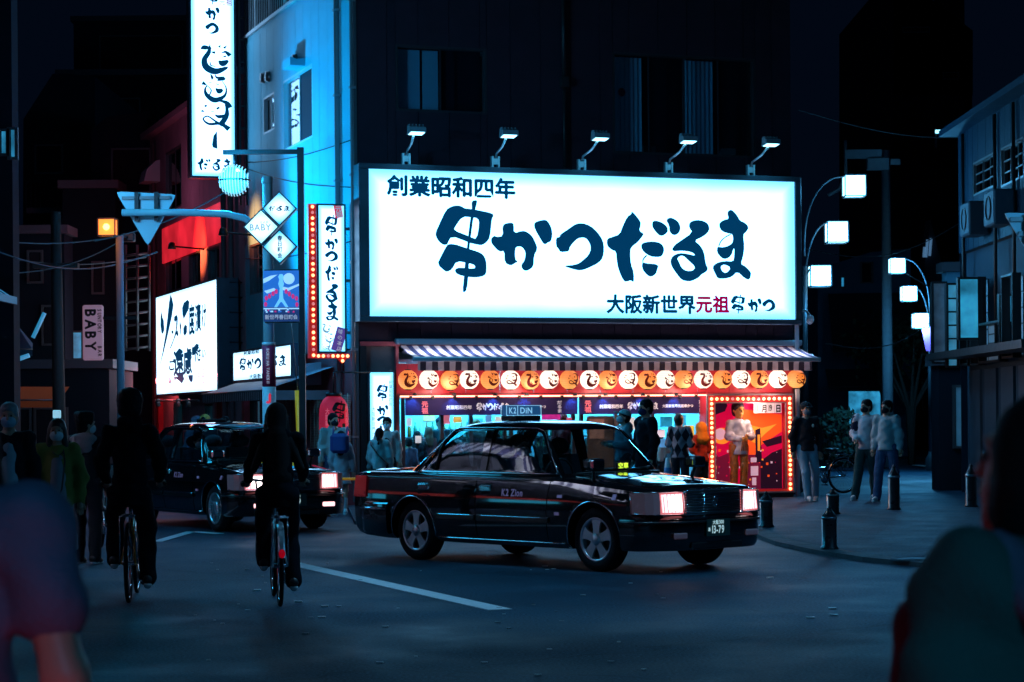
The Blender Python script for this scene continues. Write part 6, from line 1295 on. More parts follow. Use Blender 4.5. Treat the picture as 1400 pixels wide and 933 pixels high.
# clutter on the right building and roofs down the left street
for k, (px_, py_) in enumerate(((1350, 300), (1385, 285))):
    c = hitR(px_, py_); q = MB(); q.bbox((c[0]-.4, -.42, c[2]-.3), (c[0]+.4, -.06, c[2]+.3), .03); u = q.build("air_conditioner", pm("unit_grey", (.05, .09, .12), .6), tr); q = MB(); q.tube([(c[0]+.2*math.cos(a_), -.43, c[2]+.2*math.sin(a_)) for a_ in np.linspace(0, 6.28, 17)[:-1]], .012, 5, closed=True); q.build("fan_guard", darkm, u)
for px_ in (1322, 1366, 1392): c = hitR(px_, 300); q = MB(); q.tube([(c[0], -.07, 2.7), (c[0], -.07, zt-.05)], .035, 6); q.build("downpipe", darkm, tr)
for lbl, x0, y0, x1, y1, Y in (("dark low roof with a water tank on the left", 60, 300, 118, 330, 60), ("dark balcony block below the slanted gable on the left", 36, 250, 86, 292, 57)):
    t = thing("rooftop", lbl, "roof", at((x0+x1)/2, y1, Y)); a, b = at(x0, y1, Y), at(x1, y0, Y); box("slab", (a[0], Y, a[2]), (b[0], Y+1, a[2]+.15), nroof, t)
    for k in range(9): x_ = a[0]+(b[0]-a[0])*k/8; box("bar", (x_-.015, Y, a[2]+.152), (x_+.015, Y+.03, b[2]), nb1, t)
    box("rail", (a[0], Y-.01, b[2]+.002), (b[0], Y+.04, b[2]+.05), nb1, t)
# ================================================================== TAXI
cpaint = pm("car_paint", (.004, .004, .005), .07, coat=1.0, spec=.6); 
MC["car_paint"].node_tree.nodes["Principled BSDF"].inputs["Coat Roughness"].default_value = .03
chrome = pm("chrome", (.75, .77, .8), .12, 1.0); trim_b = pm("black_trim", (.012, .012, .014), .35); tyre_m = pm("tyre_rubber", (.015, .015, .016), .75, bump=.3); rimm = pm("alloy_rim", (.80, .82, .86), .28, .85)
cglass = glassmat("car_glass", (.50, .62, .66), wav=.05, wscale=1.6, f0=2.3); cglass2 = glassmat("windscreen_glass", (.80, .92, .94), wav=.04, wscale=1.6, f0=1.42); seatm = pm("seat_cloth", (.05, .055, .06), .8); 
hl_on = pm("headlight_lit", (.8, .8, .8), .2, emit=(1.7, .85, .9), estr=1.2); hl_house = pm("headlight_housing", (.6, .5, .5), .15, .9, emit=(.9, .22, .25), estr=.7); hl_dim = pm("corner_lens", (.3, .25, .27), .1, coat=1, emit=(.03, .012, .014), estr=.6)
tail_m = pm("tail_lens", (.12, .004, .006), .2, emit=(.10, .0, .005), estr=.4, coat=1); plate_m = pm("plate_green", (.01, .06, .05), .5); plate_w = pm("plate_white", (.6, .75, .75), .6, emit=(.35, .5, .52), estr=.8)
lensg = glassmat("lens_glass", (.9, .9, .92), f0=1.4, wav=.3, wscale=30)
def bool_mesh(a, b, op, solver='EXACT'):
    """a, b meshes -> new mesh"""
    oa = bpy.data.objects.new("a", a); ob = bpy.data.objects.new("b", b); COL.objects.link(oa); COL.objects.link(ob)
    m = oa.modifiers.new("x", 'BOOLEAN'); m.operation = op; m.object = ob; m.solver = solver
    dg = bpy.context.evaluated_depsgraph_get(); dg.update(); me = bpy.data.meshes.new_from_object(oa.evaluated_get(dg))
    bpy.data.objects.remove(oa); bpy.data.objects.remove(ob); return me
def lerp_tab(tab, x):
    if x <= tab[0][0]: return tab[0][1:]
    for a, b in zip(tab, tab[1:]):
        if x <= b[0]: t = (x-a[0])/(b[0]-a[0]); t = t*t*(3-2*t)*.35 + t*.65; return tuple(a[i]+(b[i]-a[i])*t for i in range(1, len(a)))
    return tab[-1][1:]
# x: (half width at belly, top-edge z, centre deck z, bottom z)
BT = [(-2.52,.70,.86,.89,.34),(-2.47,.775,.925,.955,.27),(-2.30,.815,.94,.975,.24),(-1.9,.838,.945,.985,.22),(-1.39,.847,.945,.985,.22),(-.5,.850,.940,.97,.21),(.6,.848,.925,.96,.21),(.95,.845,.91,.965,.21),(1.39,.838,.875,.93,.22),(1.8,.822,.840,.885,.23),(2.05,.795,.815,.85,.25),(2.14,.765,.795,.825,.27),(2.18,.70,.76,.79,.33)]
def side_y(x, z, grow=0.0):
    """half width of the body side at height z"""
    w, zt_, zc, zb_ = lerp_tab(BT, x)
    prof = [(zb_, .90), (zb_+.05, .955), (.40, .985), (.58, 1.0), (.72, .996), (zt_-.10, .978), (zt_-.03, .955), (zt_, .90)]
    for a, b in zip(prof, prof[1:]):
        if z <= b[0]: t = max(0, (z-a[0])/(b[0]-a[0])); return w*(a[1]+(b[1]-a[1])*t) + grow
    return w*.90 + grow
def body_shell(grow=0.0, nz=20):
    xs = sorted(set([t_[0] for t_ in BT] + list(np.arange(-2.4, 2.15, .10))))
    vs = []; fs = []; 
    rings = []
    for x in xs:
        w, zt_, zc, zb_ = lerp_tab(BT, x); ring = []
        zb2_ = zb_ - grow
        zs = [zb2_, zb2_+.05, .33, .40, .48, .58, .66, .72, zt_-.10, zt_-.06, zt_-.03, zt_-.012, zt_]
        for z in zs: ring.append((side_y(x, max(z, zb_), grow), z))
        yT = side_y(x, zt_, grow)
        for f, g in ((.94, .16), (.86, .34), (.7, .62), (.5, .84), (.25, .96), (0, 1)): ring.append((yT*f, zt_ + grow + (zc-zt_)*g))
        full = ring + [(-y, z) for y, z in reversed(ring[:-1])]; rings.append([(x - (grow if x < 0 else -grow) if abs(x) > 2.17 else x, y, z) for y, z in full])
    n = len(rings[0])
    for r in rings: vs += r
    for i in range(len(rings)-1):
        for k in range(n): fs.append((i*n+k, (i+1)*n+k, (i+1)*n+(k+1) % n, i*n+(k+1) % n))
    fs.append(tuple(range(n))); fs.append(tuple(reversed(range((len(rings)-1)*n, len(rings)*n))))
    q = MB(); q.add(vs, fs); return q.mesh("shell")
GT = [(.925, -1.80, 1.02, .765), (1.00, -1.685, .945, .745), (1.10, -1.53, .835, .722), (1.20, -1.375, .72, .697), (1.30, -1.225, .60, .668), (1.38, -1.105, .50, .640), (1.42, -1.03, .43, .618), (1.455, -.93, .33, .575), (1.478, -.78, .17, .49), (1.492, -.62, .0, .36), (1.498, -.5, -.12, .2)]
def green(inset=0.0, ztop=9, drop=0.0, n=44):
    vs = []; fs = []; rows = []
    for z, xa, xb, w in GT:
        if z > ztop: break
        xc, ax = (xa+xb)/2, (xb-xa)/2 - inset; bw = w - inset; e = 5.5 if z < 1.43 else 4.0; row = []
        for k in range(n):
            t_ = 2*math.pi*k/n; c, s_ = math.cos(t_), math.sin(t_)
            row.append((xc + ax*math.copysign(abs(c)**(2/e), c), bw*math.copysign(abs(s_)**(2/e), s_), z - drop))
        rows.append(row)
    for r in rows: vs += r
    for i in range(len(rows)-1):
        for k in range(n): fs.append((i*n+k, i*n+(k+1) % n, (i+1)*n+(k+1) % n, (i+1)*n+k))
    fs.append(tuple(reversed(range(n)))); fs.append(tuple(range((len(rows)-1)*n, len(rows)*n)))
    q = MB(); q.add(vs, fs); return q.mesh("green")
def green_y(x, z):
    for a, b in zip(GT, GT[1:]):
        if z <= b[0]:
            t_ = max(0, (z-a[0])/(b[0]-a[0])); xa, xb, w = [a[i]+(b[i]-a[i])*t_ for i in (1, 2, 3)]; xc, ax = (xa+xb)/2, (xb-xa)/2; u = min(.999, abs(x-xc)/ax); return w*(1-u**5.5)**(1/5.5)
    return .3
WIN_F = [(-.285,.975),(.72,.975),(.45,1.32),(.40,1.365),(.32,1.395),(-.27,1.395)]
WIN_R = [(-.375,.975),(-1.33,.975),(-1.02,1.30),(-.93,1.375),(-.84,1.395),(-.39,1.395)]
def prism_y(pts, y0, y1): q = MB(); q.prism([(x, y0, z) for x, z in pts], (0, y1-y0, 0)); return q.mesh("p")
def shade(me, ang=35):
    bm = bmesh.new(); bm.from_mesh(me); bmesh.ops.remove_doubles(bm, verts=bm.verts, dist=.0004); bmesh.ops.recalc_face_normals(bm, faces=bm.faces)
    for f in bm.faces: f.smooth = True
    for e in bm.edges: e.smooth = len(e.link_faces) == 2 and e.calc_face_angle(0) < R(ang)
    bm.to_mesh(me); bm.free(); return me
def make_taxi(name, label, group, wheel='five', lamp_text=True):
    t = thing(name, label, "taxi", (0, 0, 0), WLD, group)
    # body with arches and cabin cut out
    me = body_shell()
    cut = MB()
    for x in (-1.39, 1.39):
        for s in (-1, 1): cut.lathe([(0, s*.56), (.365, s*.56), (.365, s*1.0), (0, s*1.0)], (x, 0, .32), 36, 'y')
    me = bool_mesh(me, cut.mesh("c"), 'DIFFERENCE')
    q = MB(); q.prism([(-1.55, -.68, .5), (-1.55, .68, .5), (.80, .68, .5), (.80, -.68, .5)], (0, 0, 1)); me = bool_mesh(me, q.mesh("c"), 'DIFFERENCE')
    link("body", shade(me), cpaint, t)
    # doors: a slightly proud skin of the same body
    doors = [("door", [(-.325,.27),(.735,.27),(.735,.60),(.76,.80),(.78,.93),(-.325,.935)]), ("door", [(-.345,.27),(-.345,.935),(-1.36,.94),(-1.36,.82),(-1.28,.72),(-1.10,.70),(-.98,.60),(-.94,.44),(-.93,.27)])]
    big = body_shell(.006)
    for s in (-1, 1):
        for nm, pts in doors:
            d = bool_mesh(big.copy(), prism_y(pts, s*.72, s*1.1), 'INTERSECT'); o = link(nm, shade(d), cpaint, t)
            f = nm and (pts[0][0] > -.34)
            hx = -.19 if pts is doors[0][1] else -1.19
            q = MB(); y = side_y(hx, .80, .006); q.bbox((hx-.085, s*(y-.005), .765), (hx+.085, s*(y+.012), .835), .008); q.bbox((hx-.07, s*(y+.012), .805), (hx+.07, s*(y+.035), .822), .006); q.build("handle", chrome, o)
            a, b = (min(p[0] for p in pts), max(p[0] for p in pts)); 
            x0, x1 = (a+.01, b-.01)
            if pts is doors[1][1]: x0 = -.965
            q = MB(); n = 10
            for z0_, z1_, p_ in ((.455, .52, .016),):
                vs = []; fs = []
                for i in range(n+1):
                    x = x0+(x1-x0)*i/n; y = side_y(x, .48, .006); vs += [(x, s*y, z0_), (x, s*(y+p_), z0_+.008), (x, s*(y+p_), z1_-.008), (x, s*y, z1_)]
                for i in range(n):
                    for k in range(3): fs.append((i*4+k, i*4+k+1, i*4+k+5, i*4+k+4))
                q.add(vs, fs)
            q.build("side_moulding", trim_b, o)
            q = MB(); q.tube([(x0+(x1-x0)*i/n, s*(side_y(x0+(x1-x0)*i/n, .52, .006)+.012), .512) for i in range(n+1)], .006, 5); q.build("chrome_strip", chrome, o)
    # bonnet and boot lids, proud skins
    for nm, x0, x1, hw in (("bonnet", .98, 2.10, .66), ("boot_lid", -2.44, -1.80, .68)):
        q = MB(); q.box((x0, -hw, .80), (x1, hw, 1.2)); link(nm, shade(bool_mesh(big.copy(), q.mesh("c"), 'INTERSECT')), cpaint, t)
    # sill, chrome lines
    for s in (-1, 1):
        q = MB(); q.tube([(x, s*(side_y(x, .27)+.004), .262) for x in np.linspace(-.98, .98, 12)], .008, 5); q.build("sill_strip", chrome, t)
        q = MB(); q.tube([(x, s*(side_y(x, .885)+.010), .888) for x in np.linspace(-2.40, .80, 26)], .0045, 5); q.build("shoulder_line", cpaint, t)
        q = MB(); q.tube([(x, s*(green_y(x, .962)+.028), .955) for x in np.linspace(-1.38, .80, 20)], .011, 6); q.build("belt_strip", chrome, t)
        pts = [(.765, .965), (.485, 1.32), (.43, 1.38), (.33, 1.418), (.0, 1.422), (-.84, 1.422), (-.96, 1.395), (-1.06, 1.30), (-1.38, .965)]
        q = MB(); fine = []
        for a, b in zip(pts, pts[1:]):
            for k in range(6): u = k/6; fine.append((a[0]+(b[0]-a[0])*u, a[1]+(b[1]-a[1])*u))
        q.tube([(x, s*(green_y(x, z)+.012), z) for x, z in fine], .009, 6); q.build("window_trim", chrome, t)
        for x in (-1.39, 1.39):     # wheel arch lips
            q = MB(); q.tube([(x+.372*math.cos(a_), s*(side_y(x+.372*math.cos(a_), max(.25, .32+.372*math.sin(a_)))+.004), .32+.372*math.sin(a_)) for a_ in np.linspace(-.15, math.pi+.15, 26)], .008, 5); q.build("arch_trim", chrome, t)
    # greenhouse
    g = green(); gi = green(.045, drop=.03); roof = bool_mesh(g, gi, 'DIFFERENCE')
    cuts = []
    for pts in (WIN_F, WIN_R): cuts.append(prism_y(pts, -1.2, 1.2))
    q = MB(); q.prism([(.20, -.50, 1.39), (.20, .50, 1.39), (1.3, .665, .80), (1.3, -.665, .80)], (0, 0, 0)); 
    ws = MB(); ws.hexa([(.55,-.665,.955),(1.3,-.665,.955),(1.3,.665,.955),(.55,.665,.955),(.25,-.555,1.395),(1.3,-.555,1.395),(1.3,.555,1.395),(.25,.555,1.395)])
    rwn = MB(); rwn.hexa([(-2.1,-.655,.985),(-1.3,-.655,.985),(-1.3,.655,.985),(-2.1,.655,.985),(-2.1,-.52,1.385),(-.95,-.52,1.385),(-.95,.52,1.385),(-2.1,.52,1.385)])
    cuts += [ws.mesh("c"), rwn.mesh("c")]
    glass_cuts = [c.copy() for c in cuts]
    for c in cuts: roof = bool_mesh(roof, c, 'DIFFERENCE')
    link("roof", shade(roof), cpaint, t)
    # glass: thin skin just under the outer surface
    glass_cuts = [prism_y(WIN_F, -1.2, 0), prism_y(WIN_R, -1.2, 0)] + glass_cuts[2:] + [prism_y(WIN_F, 0, 1.2), prism_y(WIN_R, 0, 1.2)]
    for i, c in enumerate(glass_cuts):
        sk_ = green(.012); o_ = bool_mesh(sk_, c, 'INTERSECT')
        bm = bmesh.new(); bm.from_mesh(o_); sk2 = green(.012)
        # keep only the faces that lie on the skin (drop the cut walls)
        dele = []
        for f in bm.faces:
            n_ = f.normal
            if i < 2 or i > 3: keep = abs(n_.y) > .6
            elif i == 2: keep = n_.x > .3
            else: keep = n_.x < -.3
            if keep and (i < 2 or i > 3): cc = f.calc_center_median(); keep = abs(cc.y) > .5
            if not keep: dele.append(f)
        bmesh.ops.delete(bm, geom=dele, context='FACES'); bm.to_mesh(o_); bm.free()
        link({2: "windscreen", 3: "rear_window"}.get(i, "side_window"), shade(o_), cglass2 if i in (2, 3) else cglass, t)
    q = MB()
    for s in (-1, 1): q.box((-1.10, s*.60, .97), (-1.075, s*.735, 1.0)); q.tube([(-1.09, s*(green_y(-1.09, z)+.002), z) for z in (.97, 1.1, 1.2, 1.32)], .012, 5)
    q.build("window_divider", trim_b, t)
    q = MB(); q.tube([(.99, -.66, .958), (1.03, -.4, .962), (1.035, .1, .965), (1.02, .5, .96)], .012, 5); q.tube([(1.0, .05, .985), (.93, .45, 1.01)], .008, 5); q.tube([(1.0, -.55, .985), (.96, -.1, 1.0)], .008, 5); q.build("wiper", trim_b, t)
    # interior: dash, seats with headrests, wheel
    box("dashboard", (.58, -.66, .72), (.92, .66, .93), trim_b, t, e=.03); box("cabin_floor", (-1.5, -.66, .45), (.8, .66, .501), trim_b, t)
    for x, y, w in ((-.12, -.36, .25), (-.12, .36, .25), (-1.15, -.36, .3), (-1.15, .36, .3)):
        q = MB(); q.hexa([(x-.12, y-w, .55), (x, y-w, .55), (x, y+w, .55), (x-.12, y+w, .55), (x-.26, y-w*.86, 1.13), (x-.16, y-w*.86, 1.13), (x-.16, y+w*.86, 1.13), (x-.26, y+w*.86, 1.13)]); q.sphere((x-.22, y, 1.22), (.06, .14, .09), 12, 8); q.bbox((x-.1, y-w, .5), (x+.42, y+w, .66), .03); q.build("seat", seatm, t)
    q = MB(); q.tube([(.42+.02*math.cos(a_), -.36+.18*math.cos(a_), .93+.17*math.sin(a_)) for a_ in np.linspace(0, 6.28, 19)[:-1]], .013, 6, closed=True); q.build("steering_wheel", trim_b, t)
    # front: grille, lights, bumper
    q = MB(); q.bbox((2.10, -.415, .565), (2.235, .415, .80), .02); q.build("grille", trim_b, t); gr = kids(t, "grille")[-1]
    q = MB(); q.tube([(2.24, -.415, .57), (2.24, -.415, .79), (2.24, -.37, .808), (2.24, .37, .808), (2.24, .415, .79), (2.24, .415, .57)], .012, 6, closed=True); q.build("surround", chrome, gr)
    for k in range(8): z = .592+k*.026; q = MB(); q.tube([(2.238, -.395, z), (2.246, 0, z), (2.238, .395, z)], .0065, 6); q.build("slat", chrome, gr)
    q = MB(); c = (2.258, 0, .69); q.tube([(c[0], .035*math.cos(a_), c[2]+.045*math.sin(a_)) for a_ in np.linspace(0, 6.28, 13)[:-1]], .006, 5, closed=True); q.tube([(c[0], 0, c[2]-.06), (c[0], 0, c[2]+.06)], .007, 5); q.tube([(c[0], -.03, c[2]+.02), (c[0], 0, c[2]), (c[0], .03, c[2]+.02)], .006, 5); q.build("emblem", chrome, gr)
    for s in (-1, 1):
        F_ = .045
        hl = MB(); hl.hexa([(2.08+F_, s*.42, .58), (2.19+F_, s*.42, .58), (2.155+F_, s*.69, .585), (2.02+F_, s*.69, .585), (2.06+F_, s*.42, .79), (2.175+F_, s*.42, .79), (2.13+F_, s*.69, .785), (2.0+F_, s*.69, .785)]); h = hl.build("headlight", hl_house, t)
        q = MB(); q.hexa([(2.12+F_, s*.437, .595), (2.200+F_, s*.437, .595), (2.170+F_, s*.672, .60), (2.1+F_, s*.672, .60), (2.1+F_, s*.437, .776), (2.187+F_, s*.437, .776), (2.147+F_, s*.672, .772), (2.08+F_, s*.672, .772)]); q.build("reflector", hl_on, h)
        q = MB(); q.hexa([(2.12+F_, s*.455, .615), (2.206+F_, s*.455, .615), (2.186+F_, s*.60, .62), (2.1+F_, s*.60, .62), (2.1+F_, s*.455, .757), (2.194+F_, s*.455, .757), (2.166+F_, s*.60, .755), (2.08+F_, s*.60, .755)]); q.build("bulb_glow", emi("lamp_core", (3.2, 2.6, 2.6), 1.6), h)
        for k in range(6):
            u = k/5; q = MB(); q.tube([(2.202-.030*u+F_, s*(.445+.22*u), .60), (2.189-.040*u+F_, s*(.445+.22*u), .772)], .0045, 4); q.build("flute", hl_house, h)
        q = MB(); q.prism([(2.0, s*.697, .58), (2.19, s*.697, .58), (2.165, s*.76, .58), (2.10, s*.812, .58), (1.95, s*.842, .585), (1.88, s*.80, .585)], (-.012, 0, .205)); q.build("corner_lamp", hl_dim, t)
        q = MB(); q.tube([(2.20+F_, s*.42, .573), (2.165+F_, s*.70, .577), (1.94+F_, s*.845, .585)], .008, 5); q.tube([(2.18+F_, s*.42, .797), (2.135+F_, s*.70, .795), (1.92+F_, s*.83, .79)], .006, 5); q.build("lamp_trim", chrome, t)
        q = MB(); q.bbox((2.262, s*.42, .34), (2.292, s*.60, .40), .01); q.build("fog_light", hl_on if wheel != 'five' else hl_dim, t)
    # bumpers: swept U shapes
    def bumper(nm, xe, xw, z0_, z1_, zc):
        pr_ = []
        for y in np.linspace(-1, 1, 21):
            yy = y*.865; xx = xe - (abs(y)**4.5)*(xe-xw)*.55 if abs(y) < .999 else xe-(xe-xw)*.55; pr_.append((xx, yy))
        pr_ = [(xw, -.855)] + pr_ + [(xw, .855)]; prof = [(-.02, z0_), (.0, z0_+.03), (.015, (z0_+z1_)/2), (.008, z1_-.03), (-.03, z1_)]; vs = []; fs = []
        for i, (x, y) in enumerate(pr_):
            a = Vector(pr_[max(0, i-1)]); b = Vector(pr_[min(len(pr_)-1, i+1)]); d = (b-a).normalized(); n_ = Vector((d.y, -d.x)); n_ = n_ if (n_.x*(xe > 0) - n_.x*(xe < 0)) >= -.2 and n_.dot(Vector((x, y))) > 0 else -n_
            for o_, z in prof: vs.append((x+n_.x*o_, y+n_.y*o_, z))
            vs.append((x-n_.x*.08, y-n_.y*.08, z1_)); vs.append((x-n_.x*.08, y-n_.y*.08, z0_))
        m_ = len(prof)+2
        for i in range(len(pr_)-1):
            for k in range(m_): fs.append((i*m_+k, i*m_+(k+1) % m_, (i+1)*m_+(k+1) % m_, (i+1)*m_+k))
        q = MB(); q.smooth = True; q.add(vs, fs); bo = link(nm, shade(q.mesh(nm), 40), cpaint, t)
        q = MB(); q.tube([(x*(1.0+.008*(abs(y) < .85)), y*1.018, zc) for x, y in pr_], .014, 6); q.build("bumper_strip", chrome if xe < 0 else trim_b, bo); return bo
    bf = bumper("front_bumper", 2.27, 1.80, .225, .56, .50); br_ = bumper("rear_bumper", -2.60, -1.80, .27, .62, .545)
    q = MB(); q.bbox((2.27, -.36, .235), (2.292, .36, .30), .01); q.build("air_slot", trim_b, bf)
    pl = box("number_plate", (2.290, -.165, .355), (2.304, .165, .52), plate_m, t)
    k = Ink((2.304, -.165, .355), ex=(0, 1, 0), en=(1, 0, 0)); k.text('大阪', .075, .112, .044, .046, .01); k.text('300', .165, .112, .045, .052, .01); k.text('あ', .008, .045, .04, .045, .02); k.text('13-79', .055, .018, .077, .105, .02); k.build("letter", plate_w, pl)
    for s in (-1, 1):
        q = MB(); q.hexa([(-2.535, s*.50, .66), (-2.42, s*.50, .66), (-2.20, s*.835, .665), (-2.44, s*.815, .665), (-2.525, s*.50, .90), (-2.42, s*.50, .90), (-2.20, s*.82, .90), (-2.42, s*.80, .90)]); q.build("tail_light", tail_m, t)
    # fender mirrors
    for s in (-1, 1):
        mx_ = 1.30; q = MB(); q.tube([(mx_-.02, s*.70, .885), (mx_+.0, s*.72, .97), (mx_, s*.74, 1.01)], [.022, .016, .014], 8); q.bbox((mx_-.05, s*.63, 1.0), (mx_+.06, s*.83, 1.115), .03); q.build("mirror", trim_b, t); mi = kids(t, "mirror")[-1]
        q = MB(); q.bbox((mx_+.045, s*.635, 1.005), (mx_+.085, s*.825, 1.11), .018); q.build("shell", chrome, mi); q = MB(); q.add([(mx_-.052, s*.64, 1.01), (mx_-.052, s*.82, 1.01), (mx_-.052, s*.82, 1.105), (mx_-.052, s*.64, 1.105)], [(0, 1, 2, 3)]); q.build("mirror_glass", chrome, mi)
    # wheels
    for x in (-1.39, 1.39):
        for s in (-1, 1):
            yo = s*.80; q = MB(); q.lathe([(.205, -.09*s), (.225, -.10*s), (.29, -.10*s), (.315, -.075*s), (.318, 0), (.315, .06*s), (.29, .088*s), (.225, .085*s), (.21, .075*s)], (x, yo-s*.09, .318), 40, 'y')
            w = q.build("wheel", tyre_m, t)
            ya = yo-s*.01; q = MB(); q.lathe([(.215, -.012*s), (.222, .0), (.212, .006*s), (.195, -.004*s), (.19, -.03*s), (.19, -.10*s)], (x, ya, .318), 40, 'y'); q.build("rim", rimm, w)
            q = MB(); q.lathe([(0, -.05*s), (.192, -.05*s)], (x, ya, .318), 24, 'y'); q.build("brake", trim_b, w)
            if wheel == 'five':
                for k in range(5):
                    a_ = 2*math.pi*k/5 + .3; ca, sa = math.cos(a_), math.sin(a_); q = MB(); pts = []
                    for rr, hw_ in ((.03, .045), (.10, .042), (.16, .052), (.203, .082)): pts.append((rr, hw_))
                    out = [(x+rr*ca-hw_*sa, ya-.006*s, .318+rr*sa+hw_*ca) for rr, hw_ in pts] + [(x+rr*ca+hw_*sa, ya-.006*s, .318+rr*sa-hw_*ca) for rr, hw_ in reversed(pts)]
                    q.prism(out, (0, -.025*s, 0)); q.build("spoke", rimm, w)
            else:
                for k in range(18):
                    a_ = 2*math.pi*k/18; ca, sa = math.cos(a_), math.sin(a_); q = MB(); out = [(x+rr*ca-hw_*sa, ya-.004*s, .318+rr*sa+hw_*ca) for rr, hw_ in ((.08, .006), (.19, .017))] + [(x+rr*ca+hw_*sa, ya-.004*s, .318+rr*sa-hw_*ca) for rr, hw_ in ((.19, .017), (.08, .006))]
                    q.prism(out, (0, -.02*s, 0)); q.build("spoke", rimm, w)
            q = MB(); q.lathe([(.0, .012*s), (.045, .010*s), (.058, -.004*s), (.06, -.02*s)] if wheel == 'five' else [(0, .014*s), (.07, .008*s), (.095, -.006*s), (.1, -.02*s)], (x, ya, .318), 24, 'y'); q.build("hub_cap", rimm, w)
    # roof sign
    rs = MB(); rs.bbox((-.66, -.20, 1.497), (-.42, .17, 1.545), .01); rs = rs.build("roof_sign", trim_b, t)
    if lamp_text:
        glow_m = pm("roof_sign_face", (.02, .06, .15), .3, emit=(.01, .06, .16), estr=1); ed = emi("roof_sign_edge", (.25, .6, .9), .9)
        y0_, y1_ = -.70, -.1
        q = MB(); q.bbox((-.58, -.26, 1.546), (-.50, .24, 1.66), .01); q.build("lamp_body", glow_m, rs)
        # faces: side facing the pavement side (-y is the driver's side) and front/back
        for sx, nx in ((-.50, 1), (-.58, -1)):
            q = MB()
            for (a, b) in (((-.26, 1.55), (.24, 1.55)), ((-.26, 1.655), (.24, 1.655)), ((-.26, 1.55), (-.26, 1.655)), ((.24, 1.55), (.24, 1.655)), ((-.10, 1.55), (-.10, 1.655))): q.tube([(sx+nx*.004, a[0], a[1]), (sx+nx*.004, b[0], b[1])], .004, 4)
            q.build("edge", ed, rs); k = Ink((sx, -.26 if nx > 0 else .24, 1.55), ex=(0, nx, 0), en=(nx, 0, 0), lift=.006); k.text('K2', .03, .012, .085, .09, .01); k.text('DiN', .19, .012, .10, .09, .01); k.build("letter", ed, rs)
    q = MB(); q.tube([(-1.0, .2, 1.46), (-1.12, .2, 1.62)], .006, 5); q.build("aerial", trim_b, t)
    for s in (-1,):
        # door lettering and small plates
        deco = pm("door_decal", (.30, .28, .45), .35, emit=(.05, .04, .09), estr=.8)
        mp_ = lambda X, Y, Z: Vector((X, -(side_y(X, Y, .006)+.002+Z), Y))
        k = Ink((0,0,0), lift=.001, map=mp_); k.text('K2 Zion', .07, .715, .085, .10, .015); k.build("letter", deco, t)
        k = Ink((0,0,0), lift=.001, map=mp_); k.put([(0,0),(1,0),(1,1),(0,1)], [(0,1,2,3)], 1.66, .715, .05, .055); k.put([(0,0),(1,0),(1,1),(0,1)], [(0,1,2,3)], .90, .72, .07, .03); k.put([(0,0),(1,0),(1,1),(0,1)], [(0,1,2,3)], .86, .545, .07, .03); k.build("sticker", deco, t)
    # little lit sign behind the windscreen
    q = MB(); q.bbox((.86, .02, .985), (.88, .20, 1.06), .005); bx2 = q.build("fare_sign", trim_b, t); k = Ink((.88, .03, .99), ex=(0, 1, 0), en=(1, 0, 0), lift=.003); k.text('空車', .005, .005, .075, .06, .02); k.build("letter", emi("fare_glow", (.7, .9, .02), 1.6), bx2)
    return t
tx = make_taxi("taxi", "glossy black taxi crossing in front of the restaurant with its headlights on", "black taxis")
fw_, rw_ = ground(812, 783), ground(570, 765)          # tyre contacts of the near side
hd = Vector((fw_[0]-rw_[0], fw_[1]-rw_[1])); ang = math.atan2(-.742, .670); 
d2 = Vector((math.cos(ang), math.sin(ang))); n2 = Vector((-d2.y, d2.x))       # n2: left side of the car
mid_ = Vector(((fw_[0]+rw_[0])/2, (fw_[1]+rw_[1])/2)) + n2*.80
tx.location = (mid_.x, mid_.y, 0); tx.rotation_euler = (0, 0, ang)
t2 = make_taxi("taxi", "second black taxi waiting in the side street, half hidden by the two cyclists", "black taxis", wheel='fan', lamp_text=False)
T2A = math.atan2(-.86, .51); d3 = Vector((math.cos(T2A), math.sin(T2A))); n3_ = Vector((-d3.y, d3.x))
fg = ground(293, 727); T2 = Vector((fg[0], fg[1])) + n3_*.80 - d3*1.39
t2.location = (T2.x, T2.y, 0); t2.rotation_euler = (0, 0, T2A)
def car_pt(o, p): return o.matrix_world @ Vector(p) if False else (Matrix.Translation(o.location) @ Matrix.Rotation(o.rotation_euler.z, 4, 'Z') @ Vector(p))
for o in (tx, t2):
    for s in (-1, 1):
        p = car_pt(o, (2.30, s*.55, .68)); l = lamp("headlight_beam", 'SPOT', p, (1, .8, .75), 6 if o is tx else 2, .06, rot=(R(84), 0, o.rotation_euler.z - R(90)), cone=R(75))
